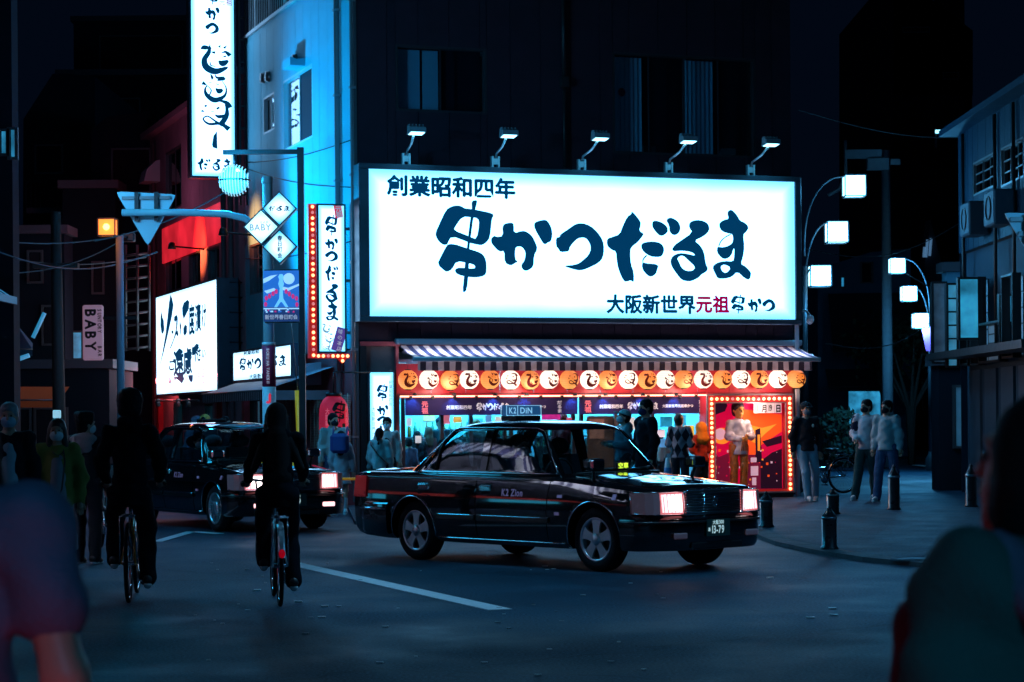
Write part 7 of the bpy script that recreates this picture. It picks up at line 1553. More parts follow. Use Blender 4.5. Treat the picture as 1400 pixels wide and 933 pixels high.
# ================================================================== PEOPLE
def smin(a, b, k): h = np.clip(.5 + .5*(b-a)/k, 0, 1); return b*(1-h) + a*h - k*h*(1-h)
def surfnet(prims, h, pad=.05, k=.03, noise=0.0, nfreq=11, cut=None):
    """prims: ('c', a, b, r1, r2) capsule | ('e', centre, radii[, R]) ellipsoid, with optional trailing {'k':..,'sub':True}"""
    lo = np.array([1e9]*3); hi = -lo
    for p in prims:
        if p[0] == 'c': pts = [np.array(p[1])-max(p[3], p[4]), np.array(p[1])+max(p[3], p[4]), np.array(p[2])-max(p[3], p[4]), np.array(p[2])+max(p[3], p[4])]
        else: m = max(p[2]); pts = [np.array(p[1])-m, np.array(p[1])+m]
        for q in pts: lo = np.minimum(lo, q); hi = np.maximum(hi, q)
    lo -= pad; hi += pad; n = np.ceil((hi-lo)/h).astype(int)+1
    X, Y, Z = np.meshgrid(*[lo[i]+h*np.arange(n[i]) for i in range(3)], indexing='ij'); P = np.stack([X, Y, Z], -1).astype(np.float32); F = np.full(X.shape, 9.0, np.float32)
    for p in prims:
        opt = p[-1] if isinstance(p[-1], dict) else {}
        if p[0] == 'c':
            a = np.array(p[1], np.float32); b = np.array(p[2], np.float32); d = b-a; L = float(d@d) or 1e-9; t = np.clip(((P-a)@d)/L, 0, 1); D = np.linalg.norm(P-a-t[..., None]*d, axis=-1) - (p[3]+(p[4]-p[3])*t)
        else:
            c = np.array(p[1], np.float32); r = np.array(p[2], np.float32); q = P-c
            if 'rot' in opt: q = q @ np.array(opt['rot'], np.float32)
            k0 = np.linalg.norm(q/r, axis=-1); k1 = np.linalg.norm(q/(r*r), axis=-1)+1e-6; D = k0*(k0-1)/k1
        kk = opt.get('k', k)
        if opt.get('sub'): F = -smin(-F, D, kk)
        else: F = smin(F, D, kk)
    if noise: F = F + noise*(np.sin(X*nfreq+Z*nfreq*.7+1.3*np.sin(Y*nfreq*.8))*np.sin(Z*nfreq*1.6+Y*nfreq+1.7*np.sin(X*nfreq*1.2))+.6*np.sin(X*nfreq*2.3-Z*nfreq*2.9+Y*5)*np.sin(Z*nfreq*.9+X*3))
    if cut: F = cut(X, Y, Z, F)
    Sg = F < 0; nx, ny, nz = n; sm = np.zeros((nx-1, ny-1, nz-1, 3)); ct = np.zeros((nx-1, ny-1, nz-1))
    cs = [(i, j, l) for i in (0, 1) for j in (0, 1) for l in (0, 1)]
    sl_ = lambda A, c: A[c[0]:nx-1+c[0], c[1]:ny-1+c[1], c[2]:nz-1+c[2]]
    for c in cs:
        for ax in range(3):
            if c[ax]: continue
            d = list(c); d[ax] = 1; f0, f1 = sl_(F, c), sl_(F, d); m = (f0 < 0) != (f1 < 0); t = np.where(m, f0/np.where(f0 == f1, 1, f0-f1), 0)
            for b in range(3): sm[..., b] += m*(c[b] + (t if b == ax else 0))
            ct += m
    act = ct > 0; idx = -np.ones(act.shape, int); idx[act] = np.arange(act.sum()); ijk = np.argwhere(act)
    V = lo + h*(ijk + sm[act]/ct[act][:, None]); fs = []
    for ax in range(3):
        u, v = (ax+1) % 3, (ax+2) % 3; s0 = [slice(None)]*3; s1 = [slice(None)]*3; s0[ax] = slice(0, -1); s1[ax] = slice(1, None)
        A, B = Sg[tuple(s0)], Sg[tuple(s1)]; E_ = np.argwhere(A != B)
        if not len(E_): continue
        E_ = E_[(E_[:, u] > 0) & (E_[:, v] > 0) & (E_[:, u] < n[u]-1) & (E_[:, v] < n[v]-1)]
        q = []
        for du, dv in ((1, 1), (0, 1), (0, 0), (1, 0)):
            e = E_.copy(); e[:, u] -= du; e[:, v] -= dv; q.append(idx[e[:, 0], e[:, 1], e[:, 2]])
        q = np.stack(q, 1); fl = A[tuple(E_.T)] if False else Sg[E_[:, 0], E_[:, 1], E_[:, 2]]; q[~fl] = q[~fl][:, ::-1]; fs.append(q)
    Fq = np.concatenate(fs) if fs else np.zeros((0, 4), int); Fq = Fq[(Fq >= 0).all(1)]
    return V, Fq
skin = pm("skin", (.48, .27, .19), .5, noise=.08, nscale=20); MC["skin"].node_tree.nodes["Principled BSDF"].inputs["Subsurface Weight"].default_value = .0
hairm = pm("hair_dark", (.012, .009, .008), .7, noise=.3, nscale=40); mask_w = pm("mask_white", (.7, .74, .78), .8); mask_b = pm("mask_black", (.02, .02, .025), .8); shoe_w = pm("shoe_white", (.7, .7, .72), .6); shoe_b = pm("shoe_black", (.02, .02, .022), .45); eye_m = pm("eye_dark", (.015, .01, .01), .2)
def cloth(name, c, rough=.85, noise=.2): return pm(name, c, rough, noise=noise, nscale=7, bump=.35, bscale=120)
def lk(name, V, F, mats, parent, smooth=True):
    me = bpy.data.meshes.new(name); me.from_pydata([tuple(v) for v in V], [], [tuple(int(i) for i in f) for f in F]); return link(name, me, mats, parent, smooth=smooth)
def person(label, loc, rotz, h=1.70, pose=None, top=None, bottom=None, group=None, hair='short', mask=None, shoes=None, yaw=0.0, pitch=0.0, res=.022, skirt=False, loose=.035, hood=None, hat=None, hat_m=None, long_top=0.0, bare_legs=False, hair_m=None, short_sleeve=False, hands=True, legs=True, open_front=None, name="person", cat="person", body_m=None, skin_top=None, socks=None, headscale=1.0):
    """faces -y before rotation. joints at 1.70 m scale"""
    J = dict(head=(0,0,1.575), neck=(0,.01,1.43), chest=(0,.01,1.24), waist=(0,.01,1.06), pelvis=(0,.01,.93),
             sha=(-.165,.01,1.385), shb=(.165,.01,1.385), ela=(-.215,.02,1.11), elb=(.215,.02,1.11), wra=(-.225,-.05,.87), wrb=(.225,-.05,.87),
             hia=(-.09,.01,.90), hib=(.09,.01,.90), kna=(-.10,-.01,.49), knb=(.10,-.01,.49), ana=(-.10,.02,.085), anb=(.10,.02,.085), fa=0.0, fb=0.0)
    J.update({k_: ((v_[0]*.88,)+tuple(v_[1:]) if k_[:2] in ('el', 'wr', 'sh') and abs(v_[0]) > .17 else v_) for k_, v_ in (pose or {}).items()}); s = h/1.70; g = {k_: (np.array(v_)*s if isinstance(v_, tuple) else v_) for k_, v_ in J.items()}
    t = thing(name, label, cat, loc, WLD, group); t.rotation_euler = (0, 0, rotz); BASE[t.name] = (WLD, (0, 0, 0))
    # ---- body: torso, arms, legs, head as one surface
    H = g['head']; Rh = (Matrix.Rotation(yaw, 3, 'Z') @ Matrix.Rotation(-pitch, 3, 'X')); Rn = np.array(Rh); hd_ = lambda x, y, z: H + (Rn @ np.array([x, y, z]))*s*headscale
    hs = s*headscale
    bp_ = [('c', g['neck'], g['chest'], .055*s, .10*s), ('c', g['chest'], g['pelvis'], .11*s, .11*s), ('c', g['sha'], g['shb'], .055*s, .055*s)]
    for e in 'ab':
        bp_ += [('c', g['sh'+e], g['el'+e], .048*s, .038*s), ('c', g['el'+e], g['wr'+e], .038*s, .026*s)]
        if legs: bp_ += [('c', g['hi'+e], g['kn'+e], .080*s, .052*s), ('c', g['kn'+e], g['an'+e], .052*s, .036*s)]
    bp_ += [('c', g['neck']+np.array([0, 0, .0]), H+np.array([0, .015*s, -.06*s]), .050*s, .050*s)]
    V1, F1 = surfnet(bp_, res*1.15, k=.03)
    hp = [('e', hd_(0, .012, .03), (.076*hs, .094*hs, .093*hs), {'rot': Rn}), ('e', hd_(0, -.018, -.045), (.056*hs, .068*hs, .068*hs), {'rot': Rn, 'k': .04}), ('e', hd_(0, -.05, -.095), (.026*hs, .024*hs, .020*hs), {'rot': Rn}),
          ('c', hd_(0, -.085, .018), hd_(0, -.104, -.018), .009*hs, .014*hs, {'k': .012}), ('e', hd_(0, -.080, .038), (.05*hs, .016*hs, .010*hs), {'rot': Rn, 'k': .015}), ('e', hd_(0, -.084, -.048), (.024*hs, .010*hs, .007*hs), {'rot': Rn, 'k': .01}),
          ('e', hd_(-.078, .01, 0), (.008*hs, .018*hs, .030*hs), {'rot': Rn, 'k': .01}), ('e', hd_(.078, .01, 0), (.008*hs, .018*hs, .030*hs), {'rot': Rn, 'k': .01}),
          ('e', hd_(-.031, -.092, .012), (.016*hs, .012*hs, .010*hs), {'rot': Rn, 'sub': True, 'k': .01}), ('e', hd_(.031, -.092, .012), (.016*hs, .012*hs, .010*hs), {'rot': Rn, 'sub': True, 'k': .01}),
          ('c', hd_(0, .02, -.05), g['neck'], .050*s, .053*s, {'k': .02})]
    V2, F2 = surfnet(hp, .0105 if res < .03 else .013, k=.025)
    parts = [(V1, F1), (V2, F2)]; nV = 0
    # hands: palm, four fingers and a thumb
    hb = MB()
    if hands:
        for e in 'ab':
            w_ = Vector(g['wr'+e]); d_ = (Vector(g['wr'+e])-Vector(g['el'+e])).normalized(); sx = -1 if e == 'a' else 1
            side = d_.cross(Vector((0, -1, 0))); side = side.normalized() if side.length > .1 else Vector((1, 0, 0)); nrm = d_.cross(side).normalized()
            pc_ = w_ + d_*.045*s; hb.tube([w_-d_*.01*s, w_+d_*.03*s, w_+d_*.085*s], [.024*s, .034*s, .032*s], 8)
            for f_ in range(4):
                o_ = side*((f_-1.5)*.017*s); b0 = w_+d_*.078*s+o_; ln = (.062, .072, .068, .052)[f_]*s; cu = nrm*(-.010*s) if sx > 0 else nrm*(-.010*s)
                hb.tube([b0, b0+d_*ln*.45+cu*.4, b0+d_*ln*.8+cu*1.6, b0+d_*ln+cu*3], [.0088*s, .0085*s, .0078*s, .006*s], 6)
            tb = w_+d_*.025*s + side*(.026*s if sx < 0 else -.026*s); hb.tube([tb, tb+d_*.03*s+side*(.018*s if sx < 0 else -.018*s), tb+d_*.062*s+side*(.022*s if sx < 0 else -.022*s)], [.012*s, .010*s, .007*s], 6)
    allV = []; allF = []
    for v_, f_ in parts + ([(np.array(hb.v), hb.f)] if hb.v else []): b_ = len(allV); allV += [tuple(x) for x in v_]; allF += [tuple(int(i)+b_ for i in f) for f in f_]
    body = lk("body", allV, allF, body_m or skin, t)
    q = MB()
    for x in (-.031, .031):
        c = hd_(x, -.083, .012); q.sphere(tuple(c), .0085*hs, 8, 6)
    q.build("eye", eye_m, body)
    # ---- top
    if top:
        L = loose*s; tp = [('c', g['chest']+np.array([0,0,.05*s]), g['waist'], .118*s+L*.35, .104*s+L*.7), ('c', g['waist'], g['pelvis']+np.array([0,0,-.12*s-long_top*s]), .104*s+L*.7, .118*s+L*.75), ('c', g['sha'], g['shb'], .058*s+L*.2, .058*s+L*.2), ('c', g['neck']+np.array([0,.01*s,-.02*s]), g['chest'], .060*s, .105*s)]
        for e in 'ab':
            if short_sleeve: m_ = g['sh'+e]+(g['el'+e]-g['sh'+e])*.52; tp.append(('c', g['sh'+e], m_, .055*s+L*.4, .052*s+L*.6))
            else: tp += [('c', g['sh'+e], g['el'+e], .055*s+L*.25, .046*s+L*.4), ('c', g['el'+e], g['wr'+e]-(g['wr'+e]-g['el'+e])*.06, .046*s+L*.4, .033*s+L*.4)]
        hemz = g['pelvis'][2] - (.07+long_top)*s
        if hood: tp += [('e', g['neck']+np.array([0, .075*s, .01*s]), (.11*s, .075*s, .075*s), {'k': .04})]
        if hood == 'up': tp += [('e', hd_(0, .03, .03), (.112*hs, .12*hs, .125*hs), {'k': .04}), ('e', hd_(0, -.10, -.0), (.075*hs, .07*hs, .10*hs), {'sub': True, 'k': .02})]
        V, F = surfnet(tp, res, k=.035, noise=.0095*(1.2 if loose > .03 else .8), nfreq=15, cut=lambda X, Y, Z, F: np.where((np.abs(X-g['pelvis'][0]) < .24*s) & (np.abs(Y-g['pelvis'][1]) < .22*s), np.maximum(F, hemz-Z), F))
        lk("top", V, F, top, t)
    if open_front:
        c = g['chest']; q = MB(); 
        V, F = surfnet([('c', c+np.array([0,-.066*s-loose*s*.25,.05*s]), g['pelvis']+np.array([0,-.066*s-loose*s*.5,-.02*s]), .062*s+loose*s*.2, .070*s+loose*s*.3)], res, k=.03, noise=.003); lk("shirt", V, F, open_front, t)
    if bottom is not None:
        if skirt:
            bp2 = [('c', g['pelvis']+np.array([0,0,.05*s]), g['pelvis']+np.array([0,0,-.12*s]), .13*s, .155*s), ('c', g['pelvis']+np.array([0,0,-.12*s]), np.array([0, 0, skirt*s]), .155*s, .21*s)]
            V, F = surfnet(bp2, res, k=.03, noise=.006, nfreq=16, cut=lambda X, Y, Z, F: np.maximum(F, skirt*s - Z)); lk("skirt", V, F, bottom, t)
        else:
            bt_ = [('c', g['waist'], g['pelvis'], .115*s, .130*s)]
            for e in 'ab': bt_ += [('c', g['hi'+e], g['kn'+e], .098*s, .078*s), ('c', g['kn'+e], g['an'+e]+np.array([0,0,-.02*s]), .078*s, .070*s)]
            V, F = surfnet(bt_, res, k=.03, noise=.006, nfreq=13); lk("trousers", V, F, bottom, t)
    if socks:
        for e in 'ab': V, F = surfnet([('c', g['an'+e], g['an'+e]+(g['kn'+e]-g['an'+e])*.55, .046*s, .056*s)], .016); lk("sock", V, F, socks, t)
    if legs:
        for e in 'ab':
            a_ = g['an'+e]; fr_ = g['f'+e]; dx_, dy_ = math.sin(fr_), -math.cos(fr_); dz_ = J.get('t'+e, 0.0)
            d_ = np.array([dx_, dy_, dz_]); V, F = surfnet([('c', a_+np.array([0,0,-.03*s])-d_*.045*s, a_+np.array([0,0,-.045*s])+d_*.10*s, .042*s, .036*s), ('c', a_+np.array([0,0,-.045*s])+d_*.10*s, a_+np.array([0,0,-.052*s])+d_*.155*s, .038*s, .030*s), ('c', a_, a_+np.array([0,0,.02*s]), .042*s, .046*s)], .014, k=.03); o = lk("shoe", V, F, shoes or shoe_b, t); c_ = a_+np.array([0,0,-.07*s]); V, F = surfnet([('c', c_-d_*.05*s, c_+d_*.16*s, .036*s, .030*s)], .013, cut=lambda X, Y, Z, F: np.maximum(F, Z-((X-c_[0])*d_[0]+(Y-c_[1])*d_[1])*d_[2]-c_[2]-.008*s)); lk("sole", V, F, shoe_w if shoes is not shoe_b or 'cycling' in label else shoe_b, o)
    # ---- hair
    hm = hair_m or hairm
    if hair and hood != 'up':
        face = {'sub': True, 'k': .015}
        hr = [('e', hd_(0, .022, .048), (.089*hs, .104*hs, .095*hs), {'rot': Rn}), ('e', hd_(0, .05, -.02), (.078*hs, .070*hs, .075*hs), {'rot': Rn, 'k': .03})]
        if hair in ('long', 'verylong'):
            n_ = g['neck']; bl = -.16 if hair == 'long' else -.36
            hr += [('c', hd_(0, .05, .0), n_+np.array([0, .07*s, -.02*s]), .085*hs, .085*s), ('c', n_+np.array([0, .075*s, -.02*s]), n_+np.array([0, .12*s, bl*s]), .095*s, .125*s if hair == 'verylong' else .07*s)]
            for sx in (-1, 1): hr += [('c', hd_(sx*.07, -.0, .02), n_+np.array([sx*.09*s, .03*s if hair == 'verylong' else -.03*s, -.06*s]), .03*hs, .035*s)]
            if hair == 'verylong':
                for sx in (-1, 1): hr += [('c', n_+np.array([sx*.09*s, .05*s, -.06*s]), n_+np.array([sx*.20*s, .12*s, bl*s*.8]), .06*s, .030*s)]
        if hair == 'bushy': hr += [('e', hd_(0, .03, .06), (.110*hs, .118*hs, .105*hs), {'rot': Rn, 'k': .03}), ('e', hd_(0, .06, -.02), (.098*hs, .08*hs, .08*hs), {'rot': Rn, 'k': .03})]
        if hair == 'bob': hr += [('e', hd_(0, .035, -.03), (.105*hs, .098*hs, .105*hs), {'rot': Rn, 'k': .03})]
        if hair == 'pony': hr += [('c', hd_(0, .10, .02), hd_(0, .14, -.10), .028*hs, .034*hs), ('c', hd_(0, .14, -.10), hd_(0, .12, -.24), .034*hs, .015*hs)]
        if hair == 'curly': hr += [('e', hd_(a__*.06, .03+b__*.05, .07+c__*.05), (.045*hs,)*3, {'k': .02}) for a__ in (-1, 0, 1) for b__ in (-1, 0, 1) for c__ in (0, 1)]
        if hair in ('short', 'pony', 'curly', 'bushy'): hr += [('e', hd_(0, -.095, -.035), (.088*hs, .075*hs, .085*hs), dict(face, rot=Rn)), ('e', hd_(0, .05, -.135), (.12*hs, .10*hs, .05*hs), dict(face, rot=Rn))]
        else: hr += [('e', hd_(0, -.105, -.04), (.066*hs, .07*hs, .095*hs), dict(face, rot=Rn))]
        V, F = surfnet(hr, .012 if res < .03 else .015, k=.02, noise=.0012 if 'long' in hair else .003, nfreq=60); lk("hair", V, F, hm, t)
    if mask is not None:
        V, F = surfnet([('e', hd_(0, -.040, -.040), (.069*hs, .072*hs, .060*hs), {'rot': Rn})], .010, cut=lambda X, Y, Z, F: np.maximum(F, ((X-H[0])*Rn[0][1]+(Y-H[1])*Rn[1][1]+(Z-H[2])*Rn[2][1])+.012*hs)); lk("face_mask", V, F, mask, t)
    if hat == 'cap':
        V, F = surfnet([('e', hd_(0, .015, .055), (.097*hs, .110*hs, .088*hs), {'rot': Rn})], .012, cut=lambda X, Y, Z, F: np.maximum(F, -((X-H[0])*Rn[0][2]+(Y-H[1])*Rn[1][2]+(Z-H[2])*Rn[2][2])+.045*hs)); lk("cap", V, F, hat_m, t)
        V, F = surfnet([('e', hd_(0, -.115, .048), (.068*hs, .075*hs, .012*hs), {'rot': Rn})], .010); lk("cap_peak", V, F, hat_m, t)
    if hat == 'beanie': V, F = surfnet([('e', hd_(0, .02, .06), (.098*hs, .112*hs, .10*hs), {'rot': Rn})], .012, noise=.003, nfreq=50, cut=lambda X, Y, Z, F: np.maximum(F, -(Z-H[2])+.03*hs)); lk("hat", V, F, hat_m, t)
    return t, g, hd_
WALK = dict(kna=(-.10,-.14,.50), ana=(-.10,-.20,.10), knb=(.10,.06,.49), anb=(.10,.27,.12), wra=(-.24,.06,.88), wrb=(.25,-.16,.90))
def addtube(o, name, pts, r, m, n=6):
    q = MB(); q.tube(pts, r, n); b = q.mesh(name); return link(name, b, m, o)
# ---- right: three walking men
blk = cloth("black_knit", (.02, .02, .024)); jean = cloth("light_jeans", (.30, .42, .52)); 
g_ = ground(1103, 685, PH); 
t, g, hd_ = person("man in a black sweatshirt, cap and grey mask walking out beside the display case", g_, R(8), 1.70, dict(WALK, ana=(-.02,-.16,.09), kna=(-.05,-.14,.49), anb=(.14,.0,.085), knb=(.15,-.03,.49), hib=(.10,.01,.90), wra=(-.27,-.02,.86), wrb=(.27,-.02,.85), ela=(-.27,.03,1.10), elb=(.28,.03,1.10)), top=blk, bottom=jean, shoes=shoe_w, mask=cloth("grey_mask", (.2, .24, .28)), hair='short', hat='cap', hat_m=cloth("dark_cap", (.02, .025, .03)), loose=.055, yaw=R(10), res=.02)
q = MB(); q.sphere((.07, -.185, 1.30), (.022, .008, .032), 8, 6); q.build("chest_emblem", pm("emblem_pale", (.6, .75, .7), .6), t)
wht = cloth("white_jacket", (.62, .60, .66)); g1 = ground(1185, 684, PH)
t, g, hd_ = person("man in a white and navy track jacket and black mask, left of the walking pair", g1, R(-28), 1.74, dict(ana=(-.16,-.14,.09), kna=(-.12,-.06,.49), anb=(.10,.14,.10), knb=(.10,.06,.49), wra=(-.13,-.17,1.02), ela=(-.26,.02,1.12), elb=(.25,.05,1.11), wrb=(.22,-.08,.90)), top=wht, bottom=cloth("dark_green_trousers", (.03, .07, .07)), shoes=shoe_w, mask=mask_b, yaw=R(-22), loose=.05, res=.02)
q = MB(); 
for a_, b_ in ((g['sha'], g['ela']), (g['shb'], g['elb'])): v_ = Vector(a_)-Vector(b_); q.tube([Vector(a_)*1+Vector((0,0,.035)), Vector(b_)+Vector((0,.0,0))], [.080, .076], 10)
q.build("navy_sleeve", cloth("navy", (.01, .02, .05)), t)
g2 = ground(1213, 686, PH); t, g, hd_ = person("man in a pale hooded sweatshirt and blue jeans, right of the walking pair", g2, R(-32), 1.72, dict(ana=(-.14,-.10,.09), kna=(-.12,-.07,.49), anb=(.12,.10,.10), knb=(.12,.02,.49), wra=(-.26,-.02,.90), wrb=(.27,.0,.90)), top=cloth("pale_hoodie", (.40, .50, .54)), bottom=cloth("blue_jeans", (.05, .11, .22)), shoes=shoe_w, mask=mask_b, yaw=R(-18), hood='down', loose=.06, res=.02)
# ---- in front of the restaurant
def P_at(px, Y, pyh, h=None):
    """standing spot so that the top of the head is at pyh"""
    c = at(px, pyh, Y); return (c[0], Y, PH if px > 500 else 0), (c[2] - (PH if px > 500 else 0))
UPA = lambda a, b: dict(ela=(-.25,-.02,1.12), wra=(-.12,-.22,1.15), elb=(.25,-.02,1.12), wrb=(.10,-.22,1.13))
l_, h_ = P_at(852, 33.5, 561); person("person in a pale cap and teal hooded jacket looking down, beside the tall dark-haired man", l_, R(-70), h_*1.0, UPA(0, 0), top=cloth("teal_jacket", (.13, .27, .31)), bottom=blk, hair='short', hat='cap', hat_m=cloth("pale_cap_cloth", (.45, .62, .62)), mask=mask_w, hood='down', pitch=R(18), loose=.05)
l_, h_ = P_at(882, 31.5, 547); person("tall man in a black coat and navy mask standing behind the taxi", l_, R(-62), h_, {}, top=cloth("black_coat", (.008, .008, .010)), bottom=blk, hair='short', mask=cloth("navy_mask", (.02, .04, .12)), loose=.06, long_top=.12)
arg = pm("argyle_knit", (.05, .05, .06), .9)
nt = arg.node_tree; N, L = nt.nodes, nt.links; tc = N.new("ShaderNodeTexCoord"); mpg = N.new("ShaderNodeMapping"); mpg.inputs["Scale"].default_value = (8.5, 0, 4.2); ck = N.new("ShaderNodeTexChecker"); ck.inputs["Scale"].default_value = 1; ck.inputs[1].default_value = (.30, .22, .24, 1); ck.inputs[2].default_value = (.015, .015, .02, 1)
mpg.inputs["Rotation"].default_value = (0, R(45), 0); sc_ = N.new("ShaderNodeVectorMath"); sc_.operation = 'MULTIPLY'; sc_.inputs[1].default_value = (1.0, 0.0, .5); L.new(tc.outputs["Object"], sc_.inputs[0]); L.new(sc_.outputs[0], mpg.inputs[0]); mpg.inputs["Scale"].default_value = (11, 1, 11); L.new(mpg.outputs[0], ck.inputs[0]); L.new(ck.outputs[0], N["Principled BSDF"].inputs["Base Color"])
l_, h_ = P_at(929, 37.8, 566); person("man in a dark argyle sweater with his back turned, looking down", l_, R(160), h_, UPA(0, 0), top=arg, bottom=blk, hair='short', hair_m=pm("hair_brown", (.05, .025, .018), .5), yaw=R(-10), pitch=R(25), loose=.06)
l_, h_ = P_at(958, 38.5, 580); t, g, hd_ = person("person in an orange headscarf and red jacket beside the bulb-framed case", l_, R(-150), h_, UPA(0, 0), top=cloth("red_orange_jacket", (.60, .05, .02)), bottom=blk, hair=None, pitch=R(12), loose=.045)
H_c = g['head']; V, F = surfnet([('e', H_c+np.array([0,.02,.03]), (.10,.115,.115)), ('c', H_c+np.array([0,.03,-.05]), g['neck']+np.array([0,.03,-.04]), .10, .13), ('e', H_c+np.array([0,-.12,-.01]), (.06,.07,.08), {'sub': True})], .013, k=.03, noise=.003, nfreq=30); lk("headscarf", V, F, cloth("orange_scarf", (.80, .24, .02)), t)
l_, h_ = P_at(519, 35.2, 586); t, g, hd_ = person("woman with a ponytail and pale jacket, her back to us, behind the taxi boot", l_, R(172), h_, {}, top=cloth("mint_jacket", (.45, .55, .55)), bottom=blk, hair='pony', loose=.06)
addtube(t, "shoulder_strap", [(.13, .08, 1.42*h_/1.7), (.10, .20, 1.36*h_/1.7), (-.02, .215, 1.15*h_/1.7), (-.17, .14, .95*h_/1.7)], .012, shoe_b)
l_, h_ = P_at(529, 36.0, 571); person("man with a pale mask and cream jacket facing the ponytailed woman", l_, R(5), h_, {}, top=cloth("cream_jacket", (.55, .48, .46)), bottom=blk, hair='short', mask=mask_w, loose=.05, open_front=blk, yaw=R(-8))
# inside the shop
for i, (px, pyh, hr, hm_, tm, ry, lbl, ht, htm) in enumerate(((571, 590, 'long', None, (.03,.03,.04), 150, "dark-haired customer inside the shop at the left window", None, None), (586, 584, 'long', (.12,.05,.03), (.4,.25,.3), 200, "brown-haired customer in pink inside the shop at the left window", None, None),
    (602, 571, 'short', None, (.05,.15,.2), 10, "shop worker in a dark cap behind the left window", 'cap', (.03,.05,.08)), (652, 574, 'short', (.2,.1,.04), (.1,.1,.1), 30, "fair-haired customer seen just over the taxi roof", None, None), (770, 567, 'short', None, (.2,.02,.02), 180, "customer in a red woollen hat seen over the taxi roof", 'beanie', (.35,.03,.03)))):
    l_ = to_world(FAC, (hitF(px, 600, -.9)[0], .9, .1)); z = at(px, pyh, l_[1])[2]-.1
    person(lbl, l_, R(ry), z, {}, top=cloth("shop_top_%d" % i, tm), bottom=blk, hair=hr, hair_m=pm("hair_%d" % i, hm_, .5) if hm_ else None, res=.03, hat=ht, hat_m=cloth("shop_hat_%d" % i, htm) if htm else None)
for i, (px, pyh, hr, ry, tm, lbl, yy) in enumerate(((560, 600, 'bushy', 160, (.10,.12,.2), "customer nearest the left door frame inside the shop", .5), (618, 588, 'short', 185, (.3,.3,.32), "grey-topped customer inside behind the taxi rear pillar", 1.2), (680, 590, 'short', 170, (.5,.12,.08), "customer in a red top inside the shop behind the taxi roof", 1.6), (712, 586, 'long', 200, (.08,.08,.1), "long-haired customer inside the shop behind the taxi roof sign", 1.0), (812, 584, 'short', 150, (.12,.1,.1), "customer standing in front of the brown door panel", .3), (902, 588, 'bob', 190, (.35,.3,.3), "short-haired customer between the tall man and the argyle sweater", .6))):
    l_ = to_world(FAC, (hitF(px, 600, -yy)[0], yy, .1)); z = at(px, pyh, l_[1])[2]-.1
    person(lbl, l_, R(ry), z, UPA(0, 0) if i % 2 else {}, top=cloth("queue_top_%d" % i, tm), bottom=blk, hair=hr, res=.03)
# ---- young couple by the red lantern
l_, h_ = P_at(456, 36.0, 572); person("young man in a pale green hooded top and black mask by the big red lantern", l_, R(12), 1.62, {}, top=cloth("sage_hoodie", (.35, .48, .48)), bottom=cloth("blue_jeans", (.05, .11, .22)), hair='short', mask=mask_b, hood='down', yaw=R(25), loose=.05, shoes=shoe_w)
l_, h_ = P_at(466.5, 35.2, 590); grc = cloth("grey_coat", (.36, .36, .40))
t, g, hd_ = person("young woman in a grey coat with a blue backpack and knee socks", (l_[0], 35.2, 0), R(178), h_, dict(ana=(-.07,.02,.085), kna=(-.08,0,.49), anb=(.16,.05,.085), knb=(.13,.02,.49)), top=grc, bottom=grc, skirt=.62, hair='long', loose=.05, socks=cloth("grey_sock", (.4, .42, .46)), shoes=shoe_w)
q = MB(); q.bbox((-.15, .15, .98), (.15, .30, 1.30), .05); q.build("backpack", cloth("blue_nylon", (.02, .05, .22), .5), t)
for x in (-.11, .11): addtube(t, "backpack_strap", [(x, .2, 1.28), (x, .1, 1.40), (x*1.1, -.08, 1.34)], .015, MC["blue_nylon"])
# ---- queue heads behind the second taxi
l_, h_ = P_at(268, 38.5, 572); person("person in a grey-blue hood behind the second taxi", (l_[0], 38.5, 0), R(-150), 1.58, {}, top=cloth("grey_blue", (.14, .18, .25)), bottom=blk, hood='up', res=.03)
l_, h_ = P_at(281, 37.5, 570); t, g, hd_ = person("person in a patterned yellow knit hat behind the second taxi", (l_[0], 37.5, 0), R(170), 1.60, {}, top=blk, bottom=blk, hair='short', hat='beanie', hat_m=pm("mustard_knit", (.55, .40, .10), .9, noise=.6, nscale=14), res=.03)
c = g['head']; V, F = surfnet([('e', c+np.array([0, .13, .06]), (.045,.02,.045))], .01); lk("hat_patch", V, F, blk, t)
l_, h_ = P_at(309, 38.0, 574); person("dark-haired person glancing right behind the second taxi", (l_[0], 38.0, 0), R(60), 1.58, {}, top=blk, bottom=blk, hair='short', res=.03)
# ---- left pavement
l_, h_ = P_at(12, 19.8, 552); t, g, hd_ = person("grey-haired man in a pale mask, black jacket and white T-shirt at the left edge", (l_[0], 19.8, 0), R(12), h_, {}, top=cloth("black_jacket", (.012, .012, .016)), bottom=blk, hair='short', hair_m=pm("hair_grey", (.22, .24, .26), .5), mask=cloth("blue_mask", (.35, .55, .68)), open_front=cloth("white_tee", (.40, .52, .60)), loose=.05, yaw=R(-6))
l_, h_ = P_at(78, 20.4, 574); olive = cloth("olive_cardigan", (.19, .20, .045)); t, g, hd_ = person("woman in a mustard-green cardigan, white mask and long pale skirt walking towards us", (l_[0], 20.4, 0), R(14), h_, dict(ela=(-.27,.0,1.10), wra=(-.30,-.10,.92), elb=(.27,.03,1.10), wrb=(.26,-.02,.86)), top=olive, bottom=cloth("pale_skirt", (.34, .30, .34)), skirt=.36, hair='long', hair_m=pm("hair_darkbrown", (.03, .015, .012), .5), mask=mask_w, open_front=cloth("grey_knit", (.26, .30, .34)), loose=.07, long_top=.06, yaw=R(-10), res=.02)
